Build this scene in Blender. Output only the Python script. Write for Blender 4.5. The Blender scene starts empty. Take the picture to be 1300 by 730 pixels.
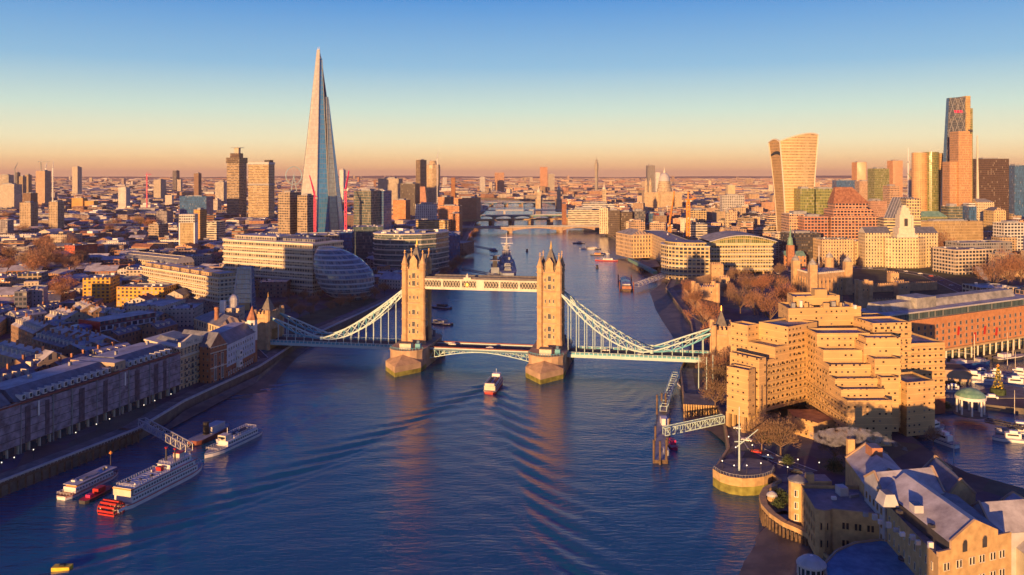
import bpy, bmesh, math, random
import numpy as np
from mathutils import Vector, geometry
R = math.radians
random.seed(7)
C = bpy.context.scene
COL = C.collection
# ------------------------------------------------------------------ camera
F = 1050.0; HZ = 217.0; CH = 118.0          # focal length and horizon in photo pixels, eye height in metres
cd = bpy.data.cameras.new('camera'); cam = bpy.data.objects.new('camera', cd); COL.objects.link(cam)
cam.location = (0, 0, CH); cam.rotation_euler = (R(90), 0, 0)
cd.sensor_width = 36; cd.lens = F*36/1300; cd.shift_y = -(365-HZ)/1300
cd.clip_start = 1; cd.clip_end = 60000
C.camera = cam
# ------------------------------------------------------------------ world and sun
SUN_EL = 5.4; SUN_AZ = 25.0                 # light travels SUN_AZ degrees right of the view direction
w = bpy.data.worlds.new('World'); C.world = w; w.use_nodes = True
N = w.node_tree.nodes; L = w.node_tree.links
N.clear()
out = N.new('ShaderNodeOutputWorld'); bg = N.new('ShaderNodeBackground'); bg.inputs[1].default_value = 0.12
sky = N.new('ShaderNodeTexSky'); sky.sky_type = 'NISHITA'; sky.sun_disc = False
sky.sun_elevation = R(SUN_EL); sky.sun_rotation = R(180+SUN_AZ); sky.dust_density = 2; sky.altitude = 100
bg2 = N.new('ShaderNodeBackground')
tc = N.new('ShaderNodeTexCoord'); sx = N.new('ShaderNodeSeparateXYZ'); L.new(tc.outputs['Generated'], sx.inputs[0])
mr = N.new('ShaderNodeMath'); mr.operation = 'MULTIPLY'; mr.inputs[1].default_value = 1.0; L.new(sx.outputs['Z'], mr.inputs[0])
cr = N.new('ShaderNodeValToRGB'); L.new(mr.outputs[0], cr.inputs[0])
def lin(r, g, b):
    f = lambda c: (c/255/12.92) if c/255 <= .04045 else ((c/255+.055)/1.055)**2.4
    return (f(r), f(g), f(b), 1)
stops = [(0.0, lin(214, 160, 128)), (0.005, lin(240, 188, 134)), (0.016, lin(252, 218, 160)), (0.036, lin(238, 230, 190)),
         (0.072, lin(198, 220, 208)), (0.125, lin(132, 180, 214)), (0.203, lin(64, 138, 208)), (0.32, lin(10, 82, 180)),
         (0.55, lin(14, 54, 146)), (1.0, lin(22, 46, 132))]
e = cr.color_ramp.elements
e[0].position, e[0].color = stops[0]; e[1].position, e[1].color = stops[-1]
for p, c in stops[1:-1]:
    k = e.new(p); k.color = c
L.new(cr.outputs[0], bg2.inputs[0]); bg2.inputs[1].default_value = .60
ad = N.new('ShaderNodeAddShader'); bg.inputs[1].default_value = 0.012
L.new(sky.outputs[0], bg.inputs[0]); L.new(bg.outputs[0], ad.inputs[0]); L.new(bg2.outputs[0], ad.inputs[1])
L.new(ad.outputs[0], out.inputs[0])
sd = bpy.data.lights.new('sun', 'SUN'); sd.energy = 5.0; sd.angle = R(0.5); sd.color = (1.0, 0.53, 0.20)
sun = bpy.data.objects.new('sun', sd); COL.objects.link(sun)
LD = Vector((math.sin(R(SUN_AZ))*math.cos(R(SUN_EL)), math.cos(R(SUN_AZ))*math.cos(R(SUN_EL)), -math.sin(R(SUN_EL))))
sun.rotation_euler = LD.to_track_quat('-Z', 'Y').to_euler()
sun.location = (-200, -400, 400)
C.view_settings.view_transform = 'Standard'; C.view_settings.look = 'None'
C.view_settings.exposure = 0.80; C.view_settings.gamma = 1
C.cycles.max_bounces = 5; C.cycles.diffuse_bounces = 2; C.cycles.glossy_bounces = 2; C.cycles.transmission_bounces = 2
C.cycles.volume_bounces = 0; C.cycles.transparent_max_bounces = 8; C.cycles.caustics_reflective = False; C.cycles.caustics_refractive = False
# ------------------------------------------------------------------ pixel <-> place
def G(u, v, z=5.0):                 # the point at height z that the photo shows at (u, v)
    d = F*(CH-z)/(v-HZ)
    return Vector(((u-650)/F*d, d, z))
def ZV(v, d): return CH-(v-HZ)*d/F  # height of something at distance d
def XU(u, d): return (u-650)/F*d
# ------------------------------------------------------------------ materials
MATS = {}
def newmat(name):
    m = bpy.data.materials.new(name); m.use_nodes = True; MATS[name] = m
    n = m.node_tree.nodes; b = n['Principled BSDF']
    return m, n, m.node_tree.links, b
def _m(n, l, op, a, b=None, c=None):
    q = n.new('ShaderNodeMath'); q.operation = op
    for i, x in enumerate((a, b, c)):
        if x is None: continue
        if isinstance(x, (int, float)): q.inputs[i].default_value = x
        else: l.new(x, q.inputs[i])
    return q.outputs[0]
def _mix(n, l, f, a, b, mode='MIX'):
    q = n.new('ShaderNodeMix'); q.data_type = 'RGBA'; q.blend_type = mode
    for s, x in ((q.inputs[0], f), (q.inputs[6], a), (q.inputs[7], b)):
        if isinstance(x, (int, float)): s.default_value = x
        elif isinstance(x, tuple): s.default_value = x if len(x) == 4 else (*x, 1)
        else: l.new(x, s)
    return q.outputs[2]
def mat(name, col, rough=.8, noise=.25, scale=.4, metal=0, var=0, spec=.3, scale2=None):
    """plain surface with uneven wear in object space"""
    m, n, l, b = newmat(name)
    t = n.new('ShaderNodeNewGeometry'); z = n.new('ShaderNodeTexNoise'); z.inputs['Scale'].default_value = scale; z.inputs['Detail'].default_value = 4
    l.new(t.outputs['Position'], z.inputs['Vector'])
    dark = tuple(c*(1-noise) for c in col); lite = tuple(min(1, c*(1+noise)) for c in col)
    f = _m(n, l, 'MULTIPLY_ADD', z.outputs['Fac'], 2.4, -.7)
    f = _m(n, l, 'MINIMUM', _m(n, l, 'MAXIMUM', f, 0.0), 1.0)
    c = _mix(n, l, f, dark, lite)
    l.new(c, b.inputs['Base Color']); b.inputs['Roughness'].default_value = rough; b.inputs['Metallic'].default_value = metal
    b.inputs['Specular IOR Level'].default_value = spec
    return m
def facade(name, bay=3.2, storey=3.4, ww=.45, wh=.5, glass=(.03, .04, .06), grough=.12, band=0, wallrough=.85, frame=0.0, cur=.35, gate=0):
    """wall whose paint/stone colour comes from the 'Col' attribute and whose openings follow the wall's own metres (UV)"""
    m, n, l, b = newmat(name)
    uv = n.new('ShaderNodeUVMap'); uv.uv_map = 'UVMap'; s = n.new('ShaderNodeSeparateXYZ'); l.new(uv.outputs[0], s.inputs[0])
    at = n.new('ShaderNodeAttribute'); at.attribute_name = 'Col'
    U = _m(n, l, 'DIVIDE', s.outputs[0], bay); V = _m(n, l, 'DIVIDE', s.outputs[1], storey)
    fu = _m(n, l, 'ABSOLUTE', _m(n, l, 'SUBTRACT', _m(n, l, 'FRACT', U), .5)); fv = _m(n, l, 'ABSOLUTE', _m(n, l, 'SUBTRACT', _m(n, l, 'FRACT', V), .5))
    a = _m(n, l, 'LESS_THAN', fu, ww/2) if ww < 1 else 1.0
    c = _m(n, l, 'LESS_THAN', fv, wh/2)
    mask = _m(n, l, 'MULTIPLY', a, c)
    wn = n.new('ShaderNodeTexWhiteNoise'); wn.noise_dimensions = '3D'
    cb = n.new('ShaderNodeCombineXYZ'); l.new(_m(n, l, 'FLOOR', U), cb.inputs[0]); l.new(_m(n, l, 'FLOOR', V), cb.inputs[1])
    oi = n.new('ShaderNodeObjectInfo'); l.new(oi.outputs['Random'], cb.inputs[2]); l.new(cb.outputs[0], wn.inputs[0])
    if gate: g2 = n.new('ShaderNodeTexWhiteNoise'); l.new(cb.outputs[0], g2.inputs[0]); g3 = n.new('ShaderNodeSeparateColor'); l.new(g2.outputs['Color'], g3.inputs[0]); mask = _m(n, l, 'MULTIPLY', mask, _m(n, l, 'GREATER_THAN', g3.outputs[2], gate))
    lit = _m(n, l, 'GREATER_THAN', wn.outputs['Value'], 1-cur)  # share of panes made paler by curtains
    gcol = _mix(n, l, _m(n, l, 'MULTIPLY', wn.outputs['Value'], .6), glass, tuple(min(1, x*2.5+.02) for x in glass))
    gcol = _mix(n, l, _m(n, l, 'MULTIPLY', lit, .45), gcol, (.30, .26, .21))
    # weathering of the wall
    z = n.new('ShaderNodeTexNoise'); z.inputs['Scale'].default_value = .12; z.inputs['Detail'].default_value = 5
    ge = n.new('ShaderNodeNewGeometry'); l.new(ge.outputs['Position'], z.inputs['Vector'])
    wcol = _mix(n, l, 1.0, at.outputs['Color'], _mix(n, l, z.outputs['Fac'], (.62, .62, .64), (1.25, 1.22, 1.18)), 'MULTIPLY')
    # floor line
    fl = _m(n, l, 'GREATER_THAN', fv, .455)
    wcol = _mix(n, l, _m(n, l, 'MULTIPLY', fl, .35), wcol, _mix(n, l, 1.0, wcol, (.45, .45, .45) if band == 0 else (1.8, 1.75, 1.65), 'MULTIPLY'))
    l.new(_mix(n, l, mask, wcol, gcol), b.inputs['Base Color'])
    rr = _m(n, l, 'ADD', _m(n, l, 'MULTIPLY', mask, grough-wallrough), wallrough)
    rr = _m(n, l, 'ADD', rr, _m(n, l, 'MULTIPLY', _m(n, l, 'MULTIPLY', lit, mask), .3))
    l.new(rr, b.inputs['Roughness'])
    l.new(_m(n, l, 'MULTIPLY_ADD', mask, .45, .25), b.inputs['Specular IOR Level'])
    # recess of the openings
    bp = n.new('ShaderNodeBump'); bp.inputs['Distance'].default_value = .3; bp.inputs['Strength'].default_value = .6; bp.invert = True
    l.new(mask, bp.inputs['Height']); l.new(bp.outputs[0], b.inputs['Normal'])
    return m
facade('brick', 3.0, 3.3, .40, .46)
facade('stone', 3.4, 3.8, .42, .55)
facade('plaster', 2.8, 3.0, .36, .42)
facade('strip', 3.6, 3.5, 1.0, .48, band=1)
facade('office', 3.0, 3.6, .72, .58)
facade('glassy', 1.5, 3.8, .90, .86, glass=(.04, .07, .08), grough=.08, cur=.1)
facade('bluegl', 1.5, 3.8, .92, .90, glass=(.03, .09, .20), grough=.06, cur=.04)
facade('greengl', 2.2, 3.9, .86, .80, glass=(.10, .12, .06), grough=.15, cur=.15)
facade('darkgl', 1.8, 3.7, .80, .84, glass=(.03, .022, .025), grough=.2, cur=.05)
facade('grid', 4.4, 3.9, .74, .62, glass=(.02, .03, .05), cur=.1)
facade('flats', 3.6, 2.9, .55, .60, glass=(.05, .05, .06), band=1, cur=.3)
facade('far', 6.0, 4.5, .5, .5)
facade('ribbed', 1.6, 3.6, .45, .80, glass=(.06, .045, .04), cur=.2)
facade('fineglass', 1.8, 4.1, .78, .5, glass=(.26, .18, .09), grough=.25, cur=.05)
facade('arcade', 4.2, 5.0, .45, .62)
def roofmat(name, a, b_, scale=.15, rough=.75, stripe=0, edge=.5):
    m, n, l, b = newmat(name)
    ge = n.new('ShaderNodeNewGeometry'); z = n.new('ShaderNodeTexNoise'); z.inputs['Scale'].default_value = scale; z.inputs['Detail'].default_value = 6
    z.inputs['Roughness'].default_value = .65
    l.new(ge.outputs['Position'], z.inputs['Vector'])
    r = n.new('ShaderNodeValToRGB'); l.new(z.outputs['Fac'], r.inputs[0])
    r.color_ramp.elements[0].position = .5-edge*.22; r.color_ramp.elements[1].position = .5+edge*.22
    r.color_ramp.elements[0].color = (*a, 1); r.color_ramp.elements[1].color = (*b_, 1)
    c = r.outputs[0]
    if stripe:
        v = n.new('ShaderNodeTexVoronoi'); v.inputs['Scale'].default_value = stripe; l.new(ge.outputs['Position'], v.inputs['Vector'])
        c = _mix(n, l, .35, c, v.outputs['Color'], 'SOFT_LIGHT')
    l.new(c, b.inputs['Base Color']); b.inputs['Roughness'].default_value = rough
    return m
roofmat('frost', (.22, .20, .21), (.60, .59, .60), .16, edge=1.0)
roofmat('slate', (.06, .07, .09), (.22, .23, .27), .3, .55, edge=1.2)
roofmat('flatroof', (.13, .12, .13), (.36, .34, .34), .12, stripe=.3)
roofmat('tile', (.20, .08, .05), (.38, .18, .10), .3)
roofmat('leadroof', (.20, .20, .19), (.40, .39, .36), .2)
roofmat('copper', (.12, .26, .20), (.22, .38, .28), .3)
roofmat('ground', (.045, .045, .05), (.12, .11, .11), .03, .9, stripe=.05)
roofmat('mud', (.05, .042, .038), (.13, .105, .085), .08, .55)
roofmat('grassmat', (.035, .05, .02), (.08, .09, .035), .1, .9)
roofmat('paving', (.10, .095, .09), (.20, .19, .175), .2, .8)
mat('asphalt', (.06, .06, .065), .85)
mat('white', (.72, .70, .68), .5, .08)
mat('cream', (.60, .55, .45), .6, .12)
mat('bridgewhite', (.42, .57, .57), .45, .08)
mat('bridgeblue', (.10, .36, .46), .4, .1)
mat('steelblue', (.05, .13, .22), .4, .1)
mat('towerstone', (.50, .33, .18), .85, .22, .35)
mat('granite', (.42, .30, .20), .85, .25, .2)
mat('darkslate', (.15, .14, .13), .6, .3, .6)
mat('gold', (.75, .45, .12), .35, .1, metal=.8)
mat('glass', (.03, .045, .06), .08, .2, spec=.6)
mat('black', (.02, .02, .025), .5)
mat('dark', (.05, .05, .06), .6)
mat('red', (.42, .03, .03), .45)
mat('redbrown', (.22, .07, .05), .6)
mat('blue', (.02, .08, .28), .35)
mat('yellow', (.70, .50, .04), .5)
mat('orange', (.75, .28, .05), .5)
mat('pink', (.62, .03, .14), .45)
mat('green', (.05, .20, .10), .5)
mat('timber', (.13, .09, .06), .85, .4, .8)
mat('steel', (.42, .43, .45), .4, .15, metal=.4)
mat('grey', (.28, .29, .31), .6)
mat('palegrey', (.45, .45, .46), .6, .15)
mat('shipgrey', (.24, .28, .33), .5, .35, .15)
mat('bark', (.16, .11, .08), .9, .3, 1)
def twigmat(name, a, c_):
    m, n, l, b = newmat(name); oi = n.new('ShaderNodeObjectInfo'); l.new(_mix(n, l, oi.outputs['Random'], a, c_), b.inputs['Base Color']); b.inputs['Roughness'].default_value = .9
twigmat('twigs', (.38, .17, .09), (.20, .13, .09)); twigmat('twigs2', (.16, .11, .07), (.34, .20, .13))
mat('evergreen', (.05, .075, .03), .9, .5, .5)
mat('brickp', (.36, .17, .10), .85, .25, .5)
mat('yellowbrick', (.50, .34, .16), .85, .22, .5)
mat('concrete', (.46, .32, .16), .8, .18, .15)
mat('algae', (.22, .21, .05), .8, .5, .3)
mat('scaffnet', (.27, .23, .29), .9, .5, .35)
mat('skin', (.55, .36, .27), .7)
mat('snowwhite', (.75, .75, .75), .6, .05)
mat('farhill', (.24, .17, .13), 1, .3, .002)
M = MATS
# ------------------------------------------------------------------ mesh builder
class MB:
    def __init__(s): s.v = []; s.f = []; s.m = []; s.c = []; s.uv = []; s.mats = []; s.smooth = False
    def mi(s, m):
        if m not in s.mats: s.mats.append(m)
        return s.mats.index(m)
    def face(s, pts, m, col=(.5, .5, .5), uv=None):
        i = len(s.v); s.v += [tuple(p) for p in pts]; s.f.append(tuple(range(i, i+len(pts)))); s.m.append(s.mi(m)); s.c.append(col)
        s.uv.append(uv if uv else [(p[0], p[1]) for p in pts]); return s
    def prism(s, poly, z0, z1, m, col=(.5, .5, .5), top=None, bottom=False, poly1=None, u0=0, topz=None):
        """poly: ground outline (anticlockwise from above); walls carry metre UVs"""
        n = len(poly); q = poly1 or poly; u = u0
        a = sum(poly[i][0]*poly[(i+1) % n][1]-poly[(i+1) % n][0]*poly[i][1] for i in range(n))
        if a < 0: poly = poly[::-1]; q = q[::-1]
        for i in range(n):
            a0, b0 = poly[i], poly[(i+1) % n]; a1, b1 = q[i], q[(i+1) % n]
            w_ = math.hypot(b0[0]-a0[0], b0[1]-a0[1])
            if w_ < 1e-4 and math.hypot(b1[0]-a1[0], b1[1]-a1[1]) < 1e-4: continue
            s.face([(a0[0], a0[1], z0), (b0[0], b0[1], z0), (b1[0], b1[1], z1), (a1[0], a1[1], z1)], m, col,
                   [(u, 0), (u+w_, 0), (u+w_, z1-z0), (u, z1-z0)]); u += w_
        if top is not False: s.face([(p[0], p[1], z1) for p in q], top or m, col)
        if bottom: s.face([(p[0], p[1], z0) for p in poly[::-1]], m, col)
        return s
    def box(s, c, size, m, rot=0, col=(.5, .5, .5), top=None, bottom=True):
        """c = centre of the base, size = (x, y, z), rot in radians"""
        x, y = size[0]/2, size[1]/2; ca, sa = math.cos(rot), math.sin(rot)
        P = [(c[0]+a*ca-b*sa, c[1]+a*sa+b*ca) for a, b in ((-x, -y), (x, -y), (x, y), (-x, y))]
        return s.prism(P, c[2], c[2]+size[2], m, col, top, bottom)
    def bar(s, p, q, wd, m, ht=None, n=4, wd2=None):
        p = Vector(p); q = Vector(q); d = q-p
        if d.length < 1e-6: return s
        d.normalize(); a = d.cross(Vector((0, 0, 1)))
        if a.length < 1e-3: a = Vector((1, 0, 0))
        a.normalize(); b = a.cross(d); ht = ht or wd; w2 = wd if wd2 is None else wd2
        if n == 4: o = [(-.5, -.5), (.5, -.5), (.5, .5), (-.5, .5)]
        else: o = [(.5*math.cos(2*math.pi*k/n), .5*math.sin(2*math.pi*k/n)) for k in range(n)]
        A = [p+a*(x*wd)+b*(y*ht) for x, y in o]; B = [q+a*(x*w2)+b*(y*ht*w2/wd) for x, y in o]
        k = len(o)
        for i in range(k): s.face([A[i], A[(i+1) % k], B[(i+1) % k], B[i]], m)
        s.face(A[::-1], m); s.face(B, m); return s
    def lathe(s, c, prof, m, n=12, col=(.5, .5, .5), sx=1, sy=1, rot=0, ph=0):
        """prof: list of (radius, z)"""
        ca, sa = math.cos(rot), math.sin(rot)
        def ring(r, z):
            o = []
            for k in range(n):
                t = 2*math.pi*(k+ph)/n; x, y = r*sx*math.cos(t), r*sy*math.sin(t)
                o.append((c[0]+x*ca-y*sa, c[1]+x*sa+y*ca, c[2]+z))
            return o
        P = [ring(r, z) for r, z in prof]; rr = max(p[0] for p in prof)
        for j in range(len(P)-1):
            for k in range(n):
                k2 = (k+1) % n; w_ = 2*math.pi*rr/n
                uv = [(k*w_, prof[j][1]), ((k+1)*w_, prof[j][1]), ((k+1)*w_, prof[j+1][1]), (k*w_, prof[j+1][1])]
                if prof[j+1][0] < 1e-4: s.face([P[j][k], P[j][k2], P[j+1][k]], m, col, uv[:3])
                elif prof[j][0] < 1e-4: s.face([P[j][k], P[j+1][k2], P[j+1][k]], m, col, uv[:3])
                else: s.face([P[j][k], P[j][k2], P[j+1][k2], P[j+1][k]], m, col, uv)
        if prof[-1][0] > 1e-4: s.face(P[-1], m, col)
        return s
    def gable(s, P, z, h, m, wall=None, col=(.5, .5, .5), over=0, hip=0):
        """pitched roof over quad P (P0 P1 = end, ridge from mid(P0P1) to mid(P2P3)); walls close the gables"""
        P = [Vector((p[0], p[1], z)) for p in P]
        c = sum(P, Vector())/4
        if over: P = [p+(p-c).normalized()*over for p in P]
        a = (P[0]+P[1])/2; b = (P[2]+P[3])/2; d = (b-a)
        r0 = a+d*hip+Vector((0, 0, h)); r1 = b-d*hip+Vector((0, 0, h))
        s.face([P[1], P[2], r1, r0], m); s.face([P[3], P[0], r0, r1], m)
        w_ = wall or m
        s.face([P[0], P[1], r0], w_, col, [(0, 0), ((P[1]-P[0]).length, 0), ((P[1]-P[0]).length/2, h)]); s.face([P[2], P[3], r1], w_, col, [(0, 0), ((P[1]-P[0]).length, 0), ((P[1]-P[0]).length/2, h)])
        return s
    def data(s, name, off=(0, 0, 0)):
        me = bpy.data.meshes.new(name)
        v = [(a-off[0], b-off[1], c-off[2]) for a, b, c in s.v]
        me.from_pydata(v, [], s.f)
        for m in s.mats: me.materials.append(M[m])
        me.polygons.foreach_set('material_index', s.m)
        uvl = me.uv_layers.new(name='UVMap'); flat = [x for f in s.uv for p in f for x in p[:2]]
        uvl.data.foreach_set('uv', flat)
        ca = me.color_attributes.new('Col', 'FLOAT_COLOR', 'CORNER')
        cc = [x for f, c in zip(s.f, s.c) for _ in f for x in (c[0], c[1], c[2], 1)]
        ca.data.foreach_set('color', cc)
        if s.smooth: me.polygons.foreach_set('use_smooth', [True]*len(s.f))
        me.update(); return me
    def build(s, name, parent=None, **props):
        off = (0, 0, 0)
        if parent is not None:
            q = parent
            while q is not None: off = tuple(off[i]+q.location[i] for i in range(3)); q = q.parent
        o = bpy.data.objects.new(name, s.data(name, off)); COL.objects.link(o)
        if parent is not None: o.parent = parent
        for k, v in props.items(): o[k] = v
        return o
def root(name, label, cat, loc=(0, 0, 0), group=None, **kw):
    o = bpy.data.objects.new(name, None); COL.objects.link(o); o.location = loc; o.empty_display_size = .5
    o['label'] = label; o['category'] = cat
    if group: o['group'] = group
    return o
def tag(o, label, cat, group=None):
    o['label'] = label; o['category'] = cat
    if group: o['group'] = group
    return o
def children(o): return [c for c in ALLCH.get(o.name, [])]
def copy_tree(o, loc, rz=0, sc=1, label=None, group=None, keep=None):
    r = o.copy(); COL.objects.link(r); r.location = loc; r.rotation_euler = (0, 0, rz); r.scale = (sc, sc, sc) if isinstance(sc, (int, float)) else sc
    if label: r['label'] = label
    if group: r['group'] = group
    for ch in list(o.children):
        c = ch.copy(); COL.objects.link(c); c.parent = r
        for g in list(ch.children):
            d = g.copy(); COL.objects.link(d); d.parent = c
    return r
def place(o, loc, rz=0, sc=1):
    o.location = loc; o.rotation_euler = (0, 0, rz); o.scale = (sc, sc, sc) if isinstance(sc, (int, float)) else sc
    return o
OCC = []        # footprints taken by buildings, for the generic city to avoid
class Fr:       # a building's frame: s runs along its front from left to right, t runs inward
    def __init__(f, p, q):
        f.p = Vector((p[0], p[1])); f.q = Vector((q[0], q[1])); d = f.q-f.p; f.w = d.length; f.a = d/f.w; f.b = Vector((-f.a.y, f.a.x)); f.rz = math.atan2(f.a.y, f.a.x)
    def at(f, s, t, z=None):
        r = f.p+f.a*s+f.b*t
        return (r.x, r.y) if z is None else (r.x, r.y, z)
    def quad(f, s0, s1, t0, t1): return [f.at(s0, t0), f.at(s1, t0), f.at(s1, t1), f.at(s0, t1)]
def FR(uL, vL, uR, vR, z): a = G(uL, vL, z); b = G(uR, vR, z); return Fr(a, b)
def FD(uL, uR, d, rot=0):
    k = (uR-650)/F; x = XU(uL, d); c, s_ = math.cos(R(rot)), math.sin(R(rot)); w_ = (k*d-x)/(c-k*s_)
    return Fr((x, d), (x+w_*c, d+w_*s_))
def clutter(mb, f, s0, s1, t0, t1, z, k, seed=0):
    r = random.Random(seed*7+int(f.p.x*3)+k)
    for _ in range(k):
        s = r.uniform(s0+1, max(s0+1.1, s1-2)); t = r.uniform(t0+1, max(t0+1.1, t1-2)); a = r.uniform(1, 3.2); b = r.uniform(1, 3); h = r.uniform(.7, 2.2)
        mb.box(f.at(s, t, z), (a, b, h), r.choice(['grey', 'palegrey', 'white', 'dark']), f.rz, bottom=False)
def shell(mbw, mbr, f, s0, s1, t0, t1, z0, z1, m, col, roof='flat', rm='flatroof', rh=3, plant=3, seed=0, over=.3):
    q = f.quad(s0, s1, t0, t1)
    if roof == 'flat':
        mbw.prism(q, z0, z1+.9, m, col, top=False)
        c = Vector(q[0])*.25+Vector(q[1])*.25+Vector(q[2])*.25+Vector(q[3])*.25
        qi = [tuple(Vector(p)+(c-Vector(p)).normalized()*.5) for p in q]
        mbw.face([(*p, z1+.9) for p in q], m, col) if False else None
        for i in range(4):      # parapet top and inside
            a, b, ai, bi = q[i], q[(i+1) % 4], qi[i], qi[(i+1) % 4]
            mbr.face([(*a, z1+.9), (*b, z1+.9), (*bi, z1+.9), (*ai, z1+.9)], 'palegrey')
            mbr.face([(*bi, z1), (*ai, z1), (*ai, z1+.9), (*bi, z1+.9)], 'grey')
        mbr.face([(*p, z1) for p in qi], rm)
        if plant: clutter(mbr, f, s0, s1, t0, t1, z1, plant, seed)
    else:
        mbw.prism(q, z0, z1, m, col, top=False)
        if (s1-s0) >= (t1-t0): qq = [q[3], q[0], q[1], q[2]]
        else: qq = q
        mbr.gable(qq, z1, rh, rm, m, col, over=0, hip=.18 if roof == 'hip' else 0)
        if roof == 'hip': pass
def bld(name, label, cat, f, t, z1, m, col, z0=5, roof='flat', rm='flatroof', rh=3, plant=3, extra=None, group=None, occ=True):
    c = f.at(f.w/2, t/2)
    r = root(name, label, cat, (c[0], c[1], z0), group)
    w_, ro = MB(), MB()
    shell(w_, ro, f, 0, f.w, 0, t, z0-1, z1, m, col, roof, rm, rh, plant)
    if extra: extra(w_, ro, f, r)
    w_.build('wall', r); ro.build('roof', r)
    if occ: OCC.append((Vector(c), max(f.w, t)*.5+6))
    return r
def win_mesh(w_=1.2, h=1.6, frame='white', sill=True, arch=False, glass='glass', mull=1):
    """a framed window standing 6 cm proud of its wall, facing -Y, origin at the middle of its sill"""
    b = MB(); t = .12
    b.box((0, .0, 0), (w_, .12, h), glass)
    b.box((-w_/2-t/2, -.02, -t), (t, .2, h+2*t), frame); b.box((w_/2+t/2, -.02, -t), (t, .2, h+2*t), frame)
    b.box((0, -.02, h), (w_, .2, t), frame); b.box((0, -.04, -t-.1), (w_+2*t, .3, t+.1), frame)
    for k in range(mull): b.box((-w_/2+w_*(k+1)/(mull+1), -.03, 0), (.06, .2, h), frame)
    if arch: b.prism([(-w_/2, -.1), (w_/2, -.1), (w_/2, .05), (-w_/2, .05)], h+t, h+t+.01, frame); b.lathe((0, 0, 0), [(.01, 0)], glass) if False else None
    return b.data('window')
def windows(parent, me, f, ss, zs, t=-.03, name='window', cap=100, mats=None, rz=None):
    """separate window objects sharing one mesh, on frame f's front line; past the cap one stuff part"""
    base = Vector((0, 0, 0)); q = parent
    while q is not None: base += q.location; q = q.parent
    out_ = []
    for z in zs:
        for s in ss:
            p = Vector(f.at(s, t, z))-base
            o = bpy.data.objects.new(name, me); COL.objects.link(o); o.parent = parent; o.location = p; o.rotation_euler = (0, 0, f.rz if rz is None else rz)
            out_.append(o)
    return out_
# ================================================================== terrain and water
leftpx = [(0, 614), (175, 546), (235, 510), (330, 466), (352, 452), (376, 436), (450, 402), (515, 371), (556, 347), (580, 331), (594, 303), (601, 288), (608, 272), (620, 262), (600, 257.5), (520, 254.5)]
rightpx = [(520, 250.5), (640, 251.8), (690, 254.5), (708, 259), (738, 269), (757, 284), (770, 295), (800, 314), (838, 332), (853, 350), (845, 366), (877, 410), (880, 432), (872, 452), (863, 471), (866, 498), (870, 514),
           (910, 517), (918, 532), (924, 570), (906, 598), (922, 605), (945, 608), (968, 606), (978, 603), (990, 612), (972, 620), (966, 632), (975, 652), (1002, 668), (1024, 680), (1046, 706), (1062, 722)]
LB = [Vector((-232, -600, 0)), Vector((-214, 100, 0))]+[G(u, v, 5) for u, v in leftpx]
RB = [G(u, v, 5) for u, v in rightpx]+[Vector((60, 182, 0)), Vector((36, 118, 0)), Vector((60, -100, 0)), Vector((150, -600, 0))]
outer = [Vector((-9000, -600, 0))]+LB+RB+[Vector((9000, -600, 0)), Vector((9000, 14000, 0)), Vector((-9000, 14000, 0))]
dock1 = [G(u, v, 5) for u, v in [(1370, 640), (1228, 600), (1192, 582), (1150, 547), (1137, 533), (1187, 516), (1240, 512), (1330, 522), (1420, 540)]]
dock2 = [G(u, v, 5) for u, v in [(1200, 505), (1198, 462), (1312, 440), (1400, 425), (1460, 470), (1400, 510), (1290, 506)]]
def flat(p): return [Vector((a.x, a.y, 0)) for a in p]
polys = [flat(outer), flat(dock1), flat(dock2)]
allp = [p for q in polys for p in q]
tris = geometry.tessellate_polygon(polys)
b = MB()
for t in tris:
    P = [allp[i] for i in t]
    if (P[1]-P[0]).cross(P[2]-P[0]).z < 0: P = P[::-1]
    b.face([(p.x, p.y, 5) for p in P], 'ground')
o = b.build('ground', kind='structure')
roofmat('quaywall', (.07, .065, .06), (.20, .17, .13), .25, .9, edge=1)
b = MB()
def walls(b, P, m='quaywall', closed=False):
    for i in range(len(P)-(0 if closed else 1)):
        a, c = P[i], P[(i+1) % len(P)]
        b.face([(a.x, a.y, -3), (c.x, c.y, -3), (c.x, c.y, 5), (a.x, a.y, 5)], m)
walls(b, LB); walls(b, RB); walls(b, dock1, closed=True); walls(b, dock2, closed=True)
b.build('embankment', kind='structure')
b = MB()    # pale coping stones along the river edges
def strip(b, P, w0, w1, z, m, h=None):
    for i in range(len(P)-1):
        a, c = Vector(P[i][:2]), Vector(P[i+1][:2]); d = (c-a)
        if d.length < .1: continue
        d.normalize(); n = Vector((-d.y, d.x))
        q = [a+n*w0, c+n*w0, c+n*w1, a+n*w1]
        if h: b.prism([tuple(p) for p in q], z, z+h, m)
        else: b.face([(p.x, p.y, z) for p in q], m)
strip(b, LB[1:], 0, .9, 5.0, 'palegrey', 1.0); strip(b, RB[3:-4], 0, .8, 5.0, 'concrete', .9)
b.build('quay_parapet', kind='structure')
# pavements along the banks, sheets 4 mm above the ground
b = MB(); strip(b, LB[1:-2], .9, 9, 5.004, 'paving'); strip(b, RB[2:-4], .8, 7, 5.006, 'paving'); b.build('riverside_path', kind='structure')
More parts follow.
